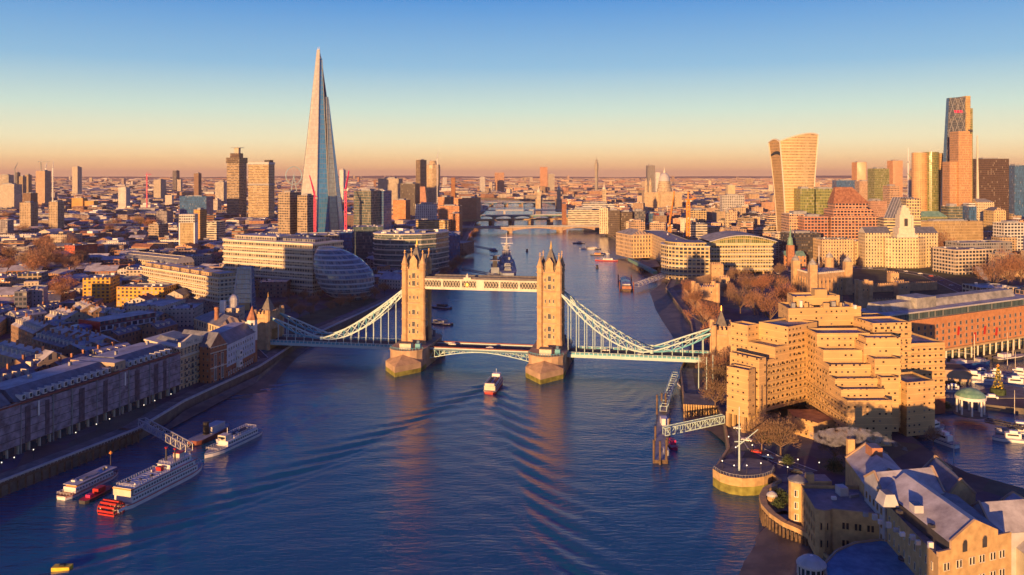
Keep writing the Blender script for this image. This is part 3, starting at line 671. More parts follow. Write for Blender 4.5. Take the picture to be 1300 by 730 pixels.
# ================================================================== landmark buildings, one line each
TAN = (.46, .36, .24); PALE = (.58, .52, .42); WHT = (.70, .68, .63); BRK = (.36, .16, .09); ORG = (.62, .36, .12); BRN = (.26, .17, .12); GRY = (.30, .30, .31); DRK = (.10, .09, .10); RED = (.50, .12, .07); STN = (.50, .43, .32); YEL = (.60, .47, .20)
T = [
 # name, label, category, uL, uR, vtop, distance, rotation, thickness, facade, colour, roof kind, roof material, rise
 ('tower_block', 'left one of two matching brown brick tower blocks near the left edge', 'tower block', 25, 39, 257, 1500, 8, 17, 'flats', TAN, 'flat', 'flatroof', 0),
 ('tower_block', 'right one of two matching brown brick tower blocks near the left edge', 'tower block', 62, 73, 256, 1480, 8, 16, 'flats', TAN, 'flat', 'flatroof', 0),
 ('residential_tower', 'tall pale high rise with construction cranes over it at far left', 'tower', 45.5, 57, 217, 2500, 5, 26, 'flats', (.6, .42, .28), 'flat', 'flatroof', 0),
 ('residential_tower', 'brown high rise just left of the one with the cranes', 'tower', 28, 41, 245, 2400, 0, 24, 'ribbed', BRN, 'flat', 'flatroof', 0),
 ('office_tower', 'pale squat high rise cut by the left edge of the picture', 'tower', -6, 18, 234, 2300, 12, 26, 'flats', PALE, 'flat', 'flatroof', 0),
 ('office_tower', 'taller cream slab behind the squat one at the left edge', 'tower', -4, 11, 222, 2700, 0, 24, 'strip', PALE, 'flat', 'flatroof', 0),
 ('residential_tower', 'slim dark high rise between the left edge and the craned high rise', 'tower', 18.5, 22, 219, 2900, 0, 16, 'darkgl', GRY, 'flat', 'flatroof', 0),
 ('residential_tower', 'slim tan high rise right beside the slim dark one, far left', 'tower', 24, 29, 224, 2800, 0, 18, 'ribbed', TAN, 'flat', 'flatroof', 0),
 ('residential_tower', 'slender pink stone high rise left of the craned high rise', 'tower', 31, 36, 222, 2900, 0, 18, 'ribbed', TAN, 'flat', 'flatroof', 0),
 ('residential_tower', 'lone tan high rise with dark right side on the left skyline', 'tower', 91.5, 98.5, 212, 3500, 10, 24, 'flats', PALE, 'flat', 'flatroof', 0),
 ('apartment_tower', 'stepped white high rise with dark sides in the left middle distance', 'tower', 150, 160, 238, 2200, 10, 16, 'flats', WHT, 'flat', 'frost', 0),
 ('apartment_terrace', 'long low white terrace running left of the stepped white high rise', 'terrace', 106, 149, 266, 2150, 0, 14, 'flats', WHT, 'flat', 'frost', 0),
 ('apartment_block', 'orange lit block with flat roof, far left middle distance', 'block', 91, 105, 251, 2350, 4, 20, 'plaster', ORG, 'flat', 'flatroof', 0),
 ('apartment_block', 'lower orange lit block right of its taller neighbour, far left', 'block', 107, 119, 255, 2350, 4, 20, 'plaster', ORG, 'flat', 'flatroof', 0),
 ('office_tower', 'broad beige high rise with vertical ribs left of the twin hospital slabs', 'tower', 195, 204, 228, 3000, 12, 28, 'ribbed', PALE, 'flat', 'flatroof', 0),
 ('apartment_block', 'grey squat block with ribbed front in the left middle distance', 'block', 179, 189, 253, 2500, 5, 20, 'ribbed', GRY, 'flat', 'flatroof', 0),
 ('office_tower', 'small dark high rise on the skyline left of the hospital', 'tower', 219, 224, 216.5, 4200, 8, 26, 'darkgl', GRY, 'flat', 'flatroof', 0),
 ('residential_tower', 'brown lit high rise on the skyline just left of the hospital', 'tower', 246, 252, 220, 3300, 8, 20, 'plaster', BRN, 'flat', 'flatroof', 0),
 ('office_block', 'pale round shouldered block beside the hospital towers', 'office block', 273, 284, 231, 2700, 0, 30, 'office', PALE, 'flat', 'frost', 0),
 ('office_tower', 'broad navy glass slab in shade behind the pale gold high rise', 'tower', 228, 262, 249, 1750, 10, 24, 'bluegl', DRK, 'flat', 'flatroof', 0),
 ('brick_block', 'small orange brick block right of the pale gold high rise', 'block', 246, 254, 266, 1250, 10, 16, 'brick', ORG, 'flat', 'flatroof', 0),
 ('office_block', 'pale office block with strip windows under the navy slab', 'office block', 253, 278, 281, 1300, -4, 20, 'strip', PALE, 'flat', 'flatroof', 0),
 ('brick_block', 'red brick block with dark right side in front of the railway', 'block', 81.5, 95, 311, 1060, 18, 34, 'brick', RED, 'flat', 'flatroof', 0),
 ('office_block', 'white sided low office left of the pale gold high rise', 'office block', 203, 227, 304, 1180, 8, 18, 'office', WHT, 'flat', 'frost', 0),
 # London Bridge quarter
 ('office_tower', 'gold lit stone office with dark right side left of the glass spire', 'office tower', 353, 368, 244, 1200, 18, 26, 'office', TAN, 'flat', 'flatroof', 0),
 ('office_tower', 'gold lit office standing against the foot of the glass spire', 'office tower', 377.5, 390, 248, 1190, 12, 24, 'office', TAN, 'flat', 'flatroof', 0),
 ('glass_office', 'gold and blue glass office block right of the glass spire', 'office block', 449, 471, 242, 1230, 16, 30, 'glassy', TAN, 'flat', 'flatroof', 0),
 ('glass_office', 'blue glass wing with pale corner behind the gold office right of the spire', 'office block', 473, 487, 242, 1250, 14, 26, 'bluegl', GRY, 'flat', 'flatroof', 0),
 ('apartment_tower', 'small pale high rise on the skyline right of the glass spire', 'tower', 431, 436, 215.5, 3000, 10, 18, 'plaster', WHT, 'flat', 'flatroof', 0),
 ('office_block', 'wide grey gold office with vertical ribs in the middle distance', 'office block', 480, 506, 226.5, 2400, 8, 34, 'ribbed', PALE, 'flat', 'flatroof', 0),
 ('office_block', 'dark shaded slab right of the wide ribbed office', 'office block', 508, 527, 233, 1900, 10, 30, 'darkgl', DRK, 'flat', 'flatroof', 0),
 ('brick_block', 'orange brick block in front of the dark shaded slab', 'block', 499, 515, 254, 1750, 10, 26, 'brick', (.6, .28, .12), 'flat', 'flatroof', 0),
 ('residential_tower', 'dark slim tower with one gold edge on the south bank skyline', 'tower', 528, 533.5, 203, 2300, 22, 32, 'darkgl', TAN, 'flat', 'flatroof', 0),
 ('brick_block', 'pale building with a row of tall white arches below the slim towers', 'building', 527, 552, 259, 1650, 0, 24, 'arcade', WHT, 'flat', 'flatroof', 0),
 ('brick_block', 'tall lit brick block beside the river left of the first bridge', 'block', 556, 572, 250, 1750, 4, 30, 'brick', (.55, .27, .14), 'flat', 'flatroof', 0),
 ('brick_block', 'orange block with stepped roof reaching the river bank', 'block', 576, 605, 251, 1850, -6, 40, 'plaster', (.58, .30, .16), 'flat', 'flatroof', 0),
 ('office_block', 'brown office with close rows of windows below the stepped orange block', 'office block', 556, 583, 261, 1560, 4, 26, 'brick', (.50, .25, .14), 'flat', 'flatroof', 0),
 ('warehouse', 'plain orange brick warehouse nearest the left end of the first bridge', 'warehouse', 570, 583, 271, 1420, 6, 22, 'brick', (.5, .24, .12), 'flat', 'flatroof', 0),
 ('office_block', 'gold banded office with flat stepped top above the curved glass office', 'office block', 528, 569, 279, 1400, 2, 30, 'strip', (.66, .48, .2), 'flat', 'flatroof', 0),
 ('warehouse', 'shaded brick riverside warehouse left of the warship', 'warehouse', 560, 588, 308, 1120, 14, 40, 'brick', BRN, 'flat', 'slate', 0),
 # far skyline, middle
 ('office_block', 'white block on the skyline above the river bend', 'office block', 609, 616, 225, 4000, 0, 26, 'office', WHT, 'flat', 'flatroof', 0),
 ('office_block', 'broad orange office on the skyline above the river bend', 'office block', 628, 640, 219, 4200, 0, 40, 'office', (.62, .34, .2), 'flat', 'flatroof', 0),
 ('office_tower', 'orange office tower with dark left edge on the centre skyline', 'tower', 685.5, 695, 212, 4000, -4, 24, 'strip', (.70, .34, .18), 'flat', 'flatroof', 0),
 ('office_block', 'pale office beside the orange tower on the centre skyline', 'office block', 696, 704, 221, 4000, 0, 24, 'office', PALE, 'flat', 'flatroof', 0),
 ('brick_tower', 'slender brick tower at the right end of the railway bridge', 'tower', 713.5, 719, 258, 1750, 0, 8, 'plaster', BRK, 'hip', 'slate', 3),
 ('office_block', 'long cream office with white horizontal bands right of the railway bridge', 'office block', 721, 762, 266, 1640, -6, 40, 'strip', (.68, .60, .44), 'flat', 'flatroof', 0),
 ('office_block', 'pale glazed upper office with white fascia behind the banded cream office', 'office block', 740, 780, 258.5, 1760, 0, 30, 'strip', WHT, 'flat', 'frost', 0),
 ('office_block', 'cream block with deep balconies at the right end of the road bridge', 'office block', 761, 772, 264, 1500, -14, 26, 'flats', (.66, .56, .40), 'flat', 'flatroof', 0),
 ('glass_office', 'dark bronze glass riverside office, left half of a pair', 'office block', 772, 787, 267, 1440, -8, 36, 'darkgl', (.22, .17, .13), 'flat', 'flatroof', 0),
 ('glass_office', 'dark bronze glass riverside office, right half of a pair', 'office block', 788.5, 803, 269, 1420, -4, 36, 'darkgl', (.28, .22, .15), 'flat', 'flatroof', 0),
 ('office_block', 'slate grey office with angled roof right of the bronze glass pair', 'office block', 804, 819, 268, 1430, -2, 30, 'office', (.16, .16, .18), 'flat', 'flatroof', 0),
 ('office_block', 'navy blue office behind the luffing yellow crane', 'office block', 820, 832.5, 271, 1450, 0, 26, 'bluegl', DRK, 'flat', 'flatroof', 0),
 ('office_block', 'dark red brick office between the navy office and the yellow crane', 'office block', 833.5, 848, 271, 1430, 2, 26, 'brick', (.36, .08, .06), 'flat', 'flatroof', 0),
 ('office_block', 'cream office with tall square windows behind the upright yellow crane', 'office block', 877, 897, 267, 1450, 0, 24, 'grid', (.66, .50, .26), 'flat', 'flatroof', 0),
 ('office_block', 'white windowed office in front of a cream tower, middle right', 'office block', 917, 945, 248, 2000, 0, 24, 'grid', WHT, 'flat', 'flatroof', 0),
 ('office_tower', 'cream stub tower behind the white windowed office', 'tower', 924, 933.5, 235, 2050, 0, 20, 'plaster', (.68, .55, .35), 'flat', 'flatroof', 0),
 ('office_tower', 'grey shaded tower on the skyline left of the cathedral dome', 'tower', 822.5, 831.5, 210, 3000, 6, 26, 'ribbed', GRY, 'flat', 'flatroof', 0),
 ('office_tower', 'pale tower beside the grey shaded one on the skyline by the dome', 'tower', 832.5, 838, 219, 2950, 0, 18, 'plaster', WHT, 'flat', 'flatroof', 0),
 ('office_block', 'plain cream office right of the upright yellow crane', 'office block', 878, 902, 289, 1300, 0, 20, 'office', (.66, .52, .36), 'flat', 'frost', 0),
 ('glass_office', 'green glass office beside the flared tower', 'office block', 1016, 1034, 239.5, 1150, -4, 40, 'greengl', (.38, .38, .12), 'flat', 'copper', 0),
 ('glass_office', 'wider green glass office between the flared tower and the pink pyramid roof', 'office block', 1035, 1070, 239.5, 1165, 2, 40, 'greengl', (.42, .42, .14), 'flat', 'copper', 0),
 ('office_block', 'stepped peach stone office below the flared tower', 'office block', 1002, 1036, 272, 1080, -2, 36, 'office', (.68, .44, .28), 'flat', 'flatroof', 0),
 ('office_block', 'pink brick office with rows of square bays below the green glass', 'office block', 1021, 1052, 275, 1060, 4, 30, 'grid', (.58, .28, .18), 'flat', 'flatroof', 0),
 ('residential_tower', 'leftmost of two matching brown towers on the right skyline', 'tower', 1088, 1100, 206, 2300, 12, 24, 'plaster', (.55, .30, .16), 'flat', 'flatroof', 0),
 ('residential_tower', 'rightmost of two matching brown towers on the right skyline', 'tower', 1133.5, 1146, 204, 2250, 12, 24, 'plaster', (.58, .31, .17), 'flat', 'flatroof', 0),
 ('glass_office', 'green gold glass tower between the two brown skyline towers', 'tower', 1110, 1129, 214, 1800, 8, 26, 'greengl', (.40, .36, .14), 'flat', 'flatroof', 0),
 ('office_block', 'peach ribbed office below the left brown skyline tower', 'office block', 1091, 1110, 230, 1900, 0, 26, 'ribbed', (.66, .46, .32), 'flat', 'flatroof', 0),
 ('office_block', 'dark blue office with twin rounded tops right of the flared tower', 'office block', 1062, 1088, 229, 2200, 0, 30, 'bluegl', DRK, 'flat', 'flatroof', 0),
 ('office_tower', 'pale orange office tower left of the rounded glass tower', 'tower', 1158, 1167, 216, 1900, 0, 22, 'plaster', (.68, .48, .30), 'flat', 'flatroof', 0),
 ('office_block', 'peach round cornered office below the skyline cranes', 'office block', 1129, 1142, 236, 1700, 6, 24, 'office', (.66, .44, .28), 'flat', 'flatroof', 0),
 ('office_block', 'pink ribbed block at the foot of the green gold tower', 'office block', 1105, 1126, 255, 1300, 8, 20, 'ribbed', (.60, .36, .26), 'flat', 'flatroof', 0),
 ('office_tower', 'broad dark bronze slab tower near the right edge', 'tower', 1242, 1281, 201.5, 1450, 0, 34, 'darkgl', (.20, .12, .08), 'flat', 'flatroof', 0),
 ('office_tower', 'navy glass tower cut by the right edge of the picture', 'tower', 1288, 1306, 210, 1500, 0, 30, 'bluegl', (.06, .10, .18), 'flat', 'flatroof', 0),
 ('office_block', 'yellow lit glass office below the stone clad bank tower', 'office block', 1204, 1222, 262, 1150, 0, 20, 'glassy', YEL, 'flat', 'flatroof', 0),
 ('office_block', 'ornate cream stone building with small towers near the right edge', 'office block', 1240, 1262, 256, 1250, 6, 26, 'stone', (.68, .56, .36), 'hip', 'leadroof', 5),
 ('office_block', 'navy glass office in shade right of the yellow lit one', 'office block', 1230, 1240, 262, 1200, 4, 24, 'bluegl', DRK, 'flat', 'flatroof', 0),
 ('office_block', 'tall cream building with corner turret beside the dark bronze slab', 'office block', 1262, 1277, 267, 1180, 4, 24, 'stone', (.66, .50, .26), 'hip', 'slate', 5),
 ('office_block', 'long curved fronted stone office with many ribs, right', 'office block', 1168, 1248, 281, 1060, 6, 22, 'ribbed', (.56, .42, .22), 'flat', 'leadroof', 0),
 ('apartment_block', 'white building with orange window bays at the right edge', 'block', 1275, 1306, 283, 1010, 8, 20, 'grid', WHT, 'flat', 'frost', 0),
 ('office_block', 'cream modern office with deep square window grid, right edge', 'office block', 1213, 1262, 317, 900, 14, 34, 'grid', (.66, .56, .42), 'flat', 'flatroof', 0),
 ('office_block', 'set back glazed top office behind the deep grid office', 'office block', 1220, 1285, 308, 935, 10, 26, 'office', GRY, 'flat', 'flatroof', 0),
 ('office_block', 'long orange office with many small windows below the pink pyramid', 'office block', 1043, 1085, 283, 1100, 4, 24, 'brick', (.68, .38, .18), 'flat', 'tile', 0),
 ('office_block', 'peach terrace with flat roof right of the long orange office', 'office block', 1087, 1124, 287, 1110, 2, 24, 'brick', (.62, .34, .18), 'flat', 'flatroof', 0),
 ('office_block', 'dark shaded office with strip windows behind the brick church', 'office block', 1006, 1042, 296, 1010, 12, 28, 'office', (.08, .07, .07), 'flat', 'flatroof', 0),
 ('office_block', 'gold stone building with cornices behind the square castle keep', 'building', 1044, 1084, 304, 990, 4, 26, 'stone', (.66, .48, .28), 'flat', 'slate', 0),
 ('office_block', 'gold stone building with rusticated base left of the bare plane trees', 'building', 1085, 1112, 306, 1000, 0, 26, 'stone', (.64, .47, .28), 'flat', 'flatroof', 0),
 # south bank, near
 ('apartment_block', 'orange rendered block with white top floor, left of the road', 'block', 105, 140, 353, 705, 10, 28, 'flats', (.72, .40, .07), 'flat', 'flatroof', 0),
 ('apartment_block', 'long orange rendered block with recessed white top floor', 'block', 148, 208, 364, 690, -5, 24, 'flats', (.68, .37, .08), 'flat', 'flatroof', 0),
 ('flat_building', 'mauve rendered block with white end wall on the far left', 'block', 36, 55, 367, 640, 20, 20, 'plaster', (.36, .30, .36), 'flat', 'frost', 0),
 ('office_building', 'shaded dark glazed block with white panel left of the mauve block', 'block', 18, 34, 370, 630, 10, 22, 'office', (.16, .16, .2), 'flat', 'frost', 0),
 ('flat_building', 'low pale hall with wide frosty flat roof behind the yellow stone warehouse', 'hall', 162, 206, 388, 600, -6, 34, 'plaster', (.62, .50, .38), 'flat', 'frost', 0),
 ('flat_building', 'long low cream hall with frosty roof beside the brick chimney', 'hall', 208, 246, 392, 600, 6, 26, 'plaster', (.60, .50, .40), 'flat', 'frost', 0),
 ('apartment_block', 'small cream block with gabled roof in front of the banded residence', 'block', 210, 232, 374, 680, 0, 22, 'brick', PALE, 'gable', 'slate', 4),
]
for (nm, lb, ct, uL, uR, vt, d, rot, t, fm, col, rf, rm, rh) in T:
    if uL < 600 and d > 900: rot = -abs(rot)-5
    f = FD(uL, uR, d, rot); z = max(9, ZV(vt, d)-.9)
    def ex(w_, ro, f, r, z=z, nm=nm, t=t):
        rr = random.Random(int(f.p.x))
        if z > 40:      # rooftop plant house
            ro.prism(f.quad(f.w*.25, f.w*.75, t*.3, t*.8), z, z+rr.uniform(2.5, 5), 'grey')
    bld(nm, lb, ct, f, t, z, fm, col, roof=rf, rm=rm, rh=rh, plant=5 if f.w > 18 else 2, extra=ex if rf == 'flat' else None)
# unseen block added beyond the left edge to throw shade over the glass egg
f = Fr((-470, 205), (-372, 165)); bld('tower_block', 'unseen brick slab beyond the left edge, added to shade the glass egg', 'tower block', f, 22, 104, 'flats', TAN)

f = Fr((-318, 214), (-217, 192)); bld('offscreen_shade_block', 'unseen tall brick warehouse beyond the left edge, added to shade the south span', 'warehouse', f, 26, 43, 'brick', BRK)  # unseen block, placed and raised to shade the south side span
f = Fr((40, 125), (66, 125)); bld('offscreen_shade_block', 'unseen plain brick warehouse below the lower edge, added to shade the dock house', 'warehouse', f, 25, 33, 'brick', TAN)  # unseen block added below the frame to shade the dock house front
# ---- twin hospital slabs
f = FD(288, 303.5, 1860, -15); r = root('hospital_tower', 'taller brown hospital tower with flared dark top and mast deck', 'tower', (*f.at(f.w/2, 14), 5))
a, c = MB(), MB(); z = ZV(199, 1860)
a.prism(f.quad(0, f.w, 0, 30), 4, z-6, 'strip', (.44, .33, .20), top='flatroof'); a.build('wall', r)
c.prism(f.quad(-1.5, f.w+1.5, -1.5, 31.5), z-14, z-2, 'darkgl', (.34, .26, .16), top='flatroof', bottom=True); c.prism(f.quad(4, f.w-4, 6, 22), z-2, z+8, 'darkgl', BRN, top='flatroof'); c.build('lecture_deck', r)
c = MB(); c.prism(f.quad(f.w*.4, f.w*.75, 10, 18), z+8, z+20, 'plaster', PALE, top='flatroof'); c.prism(f.quad(f.w*.2, f.w*.95, 6, 22), z+20, z+21, 'grey', bottom=True); c.build('boiler_flue', r); OCC.append((Vector(f.at(10, 15)), 30))
f = FD(315, 341, 1830, -13); z = ZV(206.5, 1830); r = root('hospital_tower', 'broader hospital slab with pale striped front right of the taller one', 'tower', (*f.at(f.w/2, 12), 5))
a = MB(); a.prism(f.quad(0, f.w, 0, 26), 4, z, 'office', (.60, .46, .26), top='flatroof'); a.build('wall', r)
a = MB(); a.prism(f.quad(-.6, f.w+.6, -.6, 26.6), z-50, z-46, 'grey', bottom=True); a.prism(f.quad(-.6, f.w+.6, -.6, 26.6), z-4, z+1, 'palegrey', bottom=True); a.prism(f.quad(f.w*.75, f.w, 4, 20), z+1, z+6, 'dark'); a.build('plant_floor', r); OCC.append((Vector(f.at(20, 15)), 36))
# ---- tall tapering glass spire
mg, n, l, bs = newmat('spireglass')
uvn = n.new('ShaderNodeUVMap'); uvn.uv_map = 'UVMap'; s_ = n.new('ShaderNodeSeparateXYZ'); l.new(uvn.outputs[0], s_.inputs[0]); at = n.new('ShaderNodeAttribute'); at.attribute_name = 'Col'
fl = _m(n, l, 'GREATER_THAN', _m(n, l, 'ABSOLUTE', _m(n, l, 'SUBTRACT', _m(n, l, 'FRACT', _m(n, l, 'DIVIDE', s_.outputs[1], 7.8)), .5)), .42)
fu = _m(n, l, 'GREATER_THAN', _m(n, l, 'ABSOLUTE', _m(n, l, 'SUBTRACT', _m(n, l, 'FRACT', _m(n, l, 'DIVIDE', s_.outputs[0], 3.0)), .5)), .42)
wn = n.new('ShaderNodeTexWhiteNoise'); cb = n.new('ShaderNodeCombineXYZ'); l.new(_m(n, l, 'FLOOR', _m(n, l, 'DIVIDE', s_.outputs[0], 3.0)), cb.inputs[0]); l.new(_m(n, l, 'FLOOR', _m(n, l, 'DIVIDE', s_.outputs[1], 3.9)), cb.inputs[1]); l.new(cb.outputs[0], wn.inputs[0])
c = _mix(n, l, 1.0, at.outputs['Color'], _mix(n, l, wn.outputs['Value'], (.86, .85, .84), (1.1, 1.1, 1.1)), 'MULTIPLY')
c = _mix(n, l, _m(n, l, 'MULTIPLY', _m(n, l, 'MAXIMUM', fl, fu), .6), c, (.25, .25, .24)); l.new(c, bs.inputs['Base Color'])
bs.inputs['Metallic'].default_value = .12; bs.inputs['Roughness'].default_value = .22; bs.inputs['Specular IOR Level'].default_value = .9
D = 1290; zt = ZV(58, D); cx = XU(398.5, D); r = root('glass_skyscraper', 'tall tapering glass spire skyscraper with splintered open tip', 'skyscraper', (cx, D+30, 5))
zb = 5; px = lambda u: XU(u, D)
def facet(name, pb, pt_, z0, z1, col, th=1.4):
    """a leaning glass shard: a thick slab between bottom edge pb and top edge pt_"""
    b = MB(); (a0, a1), (c0, c1) = pb, pt_
    w0 = math.hypot(a1[0]-a0[0], a1[1]-a0[1]); w1 = math.hypot(c1[0]-c0[0], c1[1]-c0[1]); n_ = Vector((a1[1]-a0[1], -(a1[0]-a0[0]))).normalized()*th
    F0, F1, F2, F3 = (*a0, z0), (*a1, z0), (*c1, z1), (*c0, z1); uv = [(-w0/2, 0), (w0/2, 0), (w1/2, z1-z0), (-w1/2, z1-z0)]
    b.face([F0, F1, F2, F3], 'spireglass', col, uv)
    K = [(p[0]-n_.x, p[1]-n_.y, p[2]) for p in (F0, F1, F2, F3)]
    b.face(K[::-1], 'spireglass', col, uv[::-1]); b.face([F1, K[1], K[2], F2], 'grey'); b.face([F3, K[3], K[0], F0], 'grey'); b.face([F2, K[2], K[3], F3], 'grey')
    return b.build(name, r)
LIT = (.34, .33, .31); BLU = (.06, .26, .52); GRN = (.46, .50, .38)  # facet colours paint in the sunlit faces and the blue sky reflection
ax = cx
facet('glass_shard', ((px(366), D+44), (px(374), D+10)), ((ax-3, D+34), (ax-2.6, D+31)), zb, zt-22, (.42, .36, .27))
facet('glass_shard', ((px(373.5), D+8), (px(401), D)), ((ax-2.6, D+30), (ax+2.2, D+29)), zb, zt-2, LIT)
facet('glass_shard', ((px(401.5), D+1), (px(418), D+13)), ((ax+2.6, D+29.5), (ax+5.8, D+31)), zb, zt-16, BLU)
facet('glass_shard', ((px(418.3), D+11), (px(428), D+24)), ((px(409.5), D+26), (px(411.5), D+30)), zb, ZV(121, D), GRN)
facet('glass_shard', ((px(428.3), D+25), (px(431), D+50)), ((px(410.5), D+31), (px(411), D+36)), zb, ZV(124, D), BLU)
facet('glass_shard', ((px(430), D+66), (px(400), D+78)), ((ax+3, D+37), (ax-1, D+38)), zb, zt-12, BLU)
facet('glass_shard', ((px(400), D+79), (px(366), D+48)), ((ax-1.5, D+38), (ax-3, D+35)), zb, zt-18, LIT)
b = MB(); P = [(px(368), D+44), (px(375), D+12), (px(401.2), D+3), (px(418), D+15), (px(427), D+27), (px(428), D+62), (px(400), D+74)]
Q = [(ax-1.5+.04*(p[0]-ax), D+33+.04*(p[1]-D-33)) for p in P]
b.prism(P, 4, zt-40, 'glassy', (.2, .2, .2), poly1=[(ax+(p[0]-ax)*.12, D+33+(p[1]-D-33)*.12) for p in P]); b.build('core', r)
for ub, yb, ut, yt_, zt_ in ((373.6, 8, ax-2.7, 30, zt-8), (401.2, -.6, ax+2.4, 28.6, zt-1), (418.1, 11, ax+5.9, 30, zt-18), (428, 24, px(411), 30, ZV(122, D))):
    b = MB(); b.bar((px(ub), D+yb, 5), (ut, D+yt_, zt_), 1.5, 'grey', wd2=.7); b.build('edge_fin', r)
for k, (dx, dz) in enumerate(((-2.4, 1), (-1.2, 4), (.3, 2), (1.4, 5), (2.6, 0), (3.8, -6))): b = MB(); b.bar((ax+dx, D+29.5, zt-16), (ax+dx*.8, D+30, zt+dz-2), .9, 'white', wd2=.3); b.build('tip_splinter', r)
b = MB(); b.bar((ax+.5, D+31, zt-42), (ax+.5, D+31, zt-4), 1.0, 'steel'); b.bar((ax+2, D+32, zt-42), (ax+2.2, D+32, zt-9), .8, 'steel'); b.build('mast', r)
OCC.append((Vector((ax, D+35)), 48))
# ---- flared curved skyscraper
D = 1180; r = root('flared_skyscraper', 'gold curved skyscraper that widens toward its rounded top', 'skyscraper', (XU(1005, D), D+25, 5))
rows = 22; zmax = ZV(171, D)
def prof(t_):     # left edge, near corner, right edge in metres for height fraction t_
    fl_ = t_**1.7
    l0 = XU(987, D+32)+(XU(976, D+32)-XU(987, D+32))*fl_; c0 = XU(998.5, D)+(XU(990.5, D)-XU(998.5, D))*fl_; r0 = XU(1029, D+16)+(XU(1038.5, D+16)-XU(1029, D+16))*t_**1.2
    return l0, c0, r0
def top_of(k, s): # top surface drops to both ends
    return zmax-(5 if k else 0)
bl, br_ = MB(), MB(); bl.smooth = br_.smooth = True
nseg = 8
def gridface(mb, PA, m, col):
    for j in range(len(PA)-1):
        for i in range(len(PA[0])-1):
            q = [PA[j][i], PA[j][i+1], PA[j+1][i+1], PA[j+1][i]]
            u0 = i*nsz; mb.face(q, m, col, [(u0, q[0][2]), (u0+nsz, q[1][2]), (u0+nsz, q[2][2]), (u0, q[3][2])])
PL, PR = [], []
for j in range(rows+1):
    t_ = j/rows; l0, c0, r0 = prof(t_)
    rowL, rowR = [], []
    for i in range(nseg+1):
        s = i/nseg
        tz = zmax-(ZV(171, D)-ZV(180, D))+7*math.sin(math.pi*s)*.6 if True else 0
        zL = 5+(tz-5)*t_; rowL.append((l0+(c0-l0)*s, D+32-30*s-2.5*math.sin(math.pi*s), zL))
        tzr = ZV(179-10.5*math.sin(min(1, s*1.15)*math.pi/2)+2.0*max(0, s-.85)/.15, D); zR = 5+(tzr-5)*t_
        rowR.append((c0+(r0-c0)*s, D+2+14*s-4*math.sin(math.pi*s), zR))
    PL.append(rowL); PR.append(rowR)
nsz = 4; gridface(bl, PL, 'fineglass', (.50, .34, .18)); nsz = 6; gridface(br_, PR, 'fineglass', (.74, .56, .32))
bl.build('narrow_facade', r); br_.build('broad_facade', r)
b = MB(); l0, c0, r0 = prof(0); PB = [[(x+6, y+40, z) for (x, y, z) in row] for row in PR]; nsz = 6
for j in range(rows):
    for i in range(nseg): b.face([PB[j][i+1], PB[j][i], PB[j+1][i], PB[j+1][i+1]], 'office', (.6, .45, .25), [(i*6+6, PB[j][i][2]), (i*6, PB[j][i][2]), (i*6, PB[j+1][i][2]), (i*6+6, PB[j+1][i][2])])
    b.face([PR[j][-1], PB[j][-1], PB[j+1][-1], PR[j+1][-1]], 'office', (.5, .36, .2)); b.face([PB[j][0], PL[j][0], PL[j+1][0], PB[j+1][0]], 'office', (.5, .36, .2))
b.build('rear_facade', r)
b = MB()
for i in range(nseg): b.face([PR[-1][i], PR[-1][i+1], PB[-1][i+1], PB[-1][i]], 'cream')
for i in range(nseg): b.face([PL[-1][i], PL[-1][i+1], (PB[-1][0][0]+(PB[-1][1][0]-PB[-1][0][0])*i/nseg*0, PB[-1][0][1], PB[-1][0][2])], 'slate')
b.build('roof', r)
b = MB()
for j in range(rows):
    for P in (PL, ):
        b.bar(P[j][0], P[j+1][0], 1.5, 'cream'); b.bar(P[j][-1], P[j+1][-1], 1.7, 'cream')
    b.bar(PR[j][-1], PR[j+1][-1], 1.5, 'cream')
for i in range(nseg): b.bar(PL[-1][i], PL[-1][i+1], 1.6, 'cream'); b.bar(PR[-1][i], PR[-1][i+1], 1.7, 'cream')
b.build('edge_fin', r)
b = MB(); s0, s1 = PL[-2], PL[-4]
for i in range(nseg): b.face([(s1[i][0], s1[i][1]-.4, s1[i][2]), (s1[i+1][0], s1[i+1][1]-.4, s1[i+1][2]), (s0[i+1][0], s0[i+1][1]-.4, s0[i+1][2]+3), (s0[i][0], s0[i][1]-.4, s0[i][2]+3)], 'glass')
b.build('sky_garden', r); OCC.append((Vector((XU(1005, D), D+25)), 48))
# ---- sloping braced skyscraper, stone bank tower, rounded tower
D = 1330; r = root('wedge_skyscraper', 'sloping wedge skyscraper with diagonal bracing and a gold right edge', 'skyscraper', (XU(1218, D), D+15, 5))
b = MB(); zt = ZV(124, D); X0, X1, X2 = XU(1196, D), XU(1206.5, D), XU(1227, D)
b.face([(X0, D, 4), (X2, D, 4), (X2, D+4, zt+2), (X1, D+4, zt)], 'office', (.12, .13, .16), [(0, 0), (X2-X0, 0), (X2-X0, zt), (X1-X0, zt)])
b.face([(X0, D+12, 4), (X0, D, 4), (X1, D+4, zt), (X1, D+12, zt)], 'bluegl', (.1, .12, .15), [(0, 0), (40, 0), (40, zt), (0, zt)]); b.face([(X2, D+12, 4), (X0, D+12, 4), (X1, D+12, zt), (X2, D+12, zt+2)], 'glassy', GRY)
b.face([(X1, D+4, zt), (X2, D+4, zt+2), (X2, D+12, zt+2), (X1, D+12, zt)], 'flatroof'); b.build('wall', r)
b = MB()
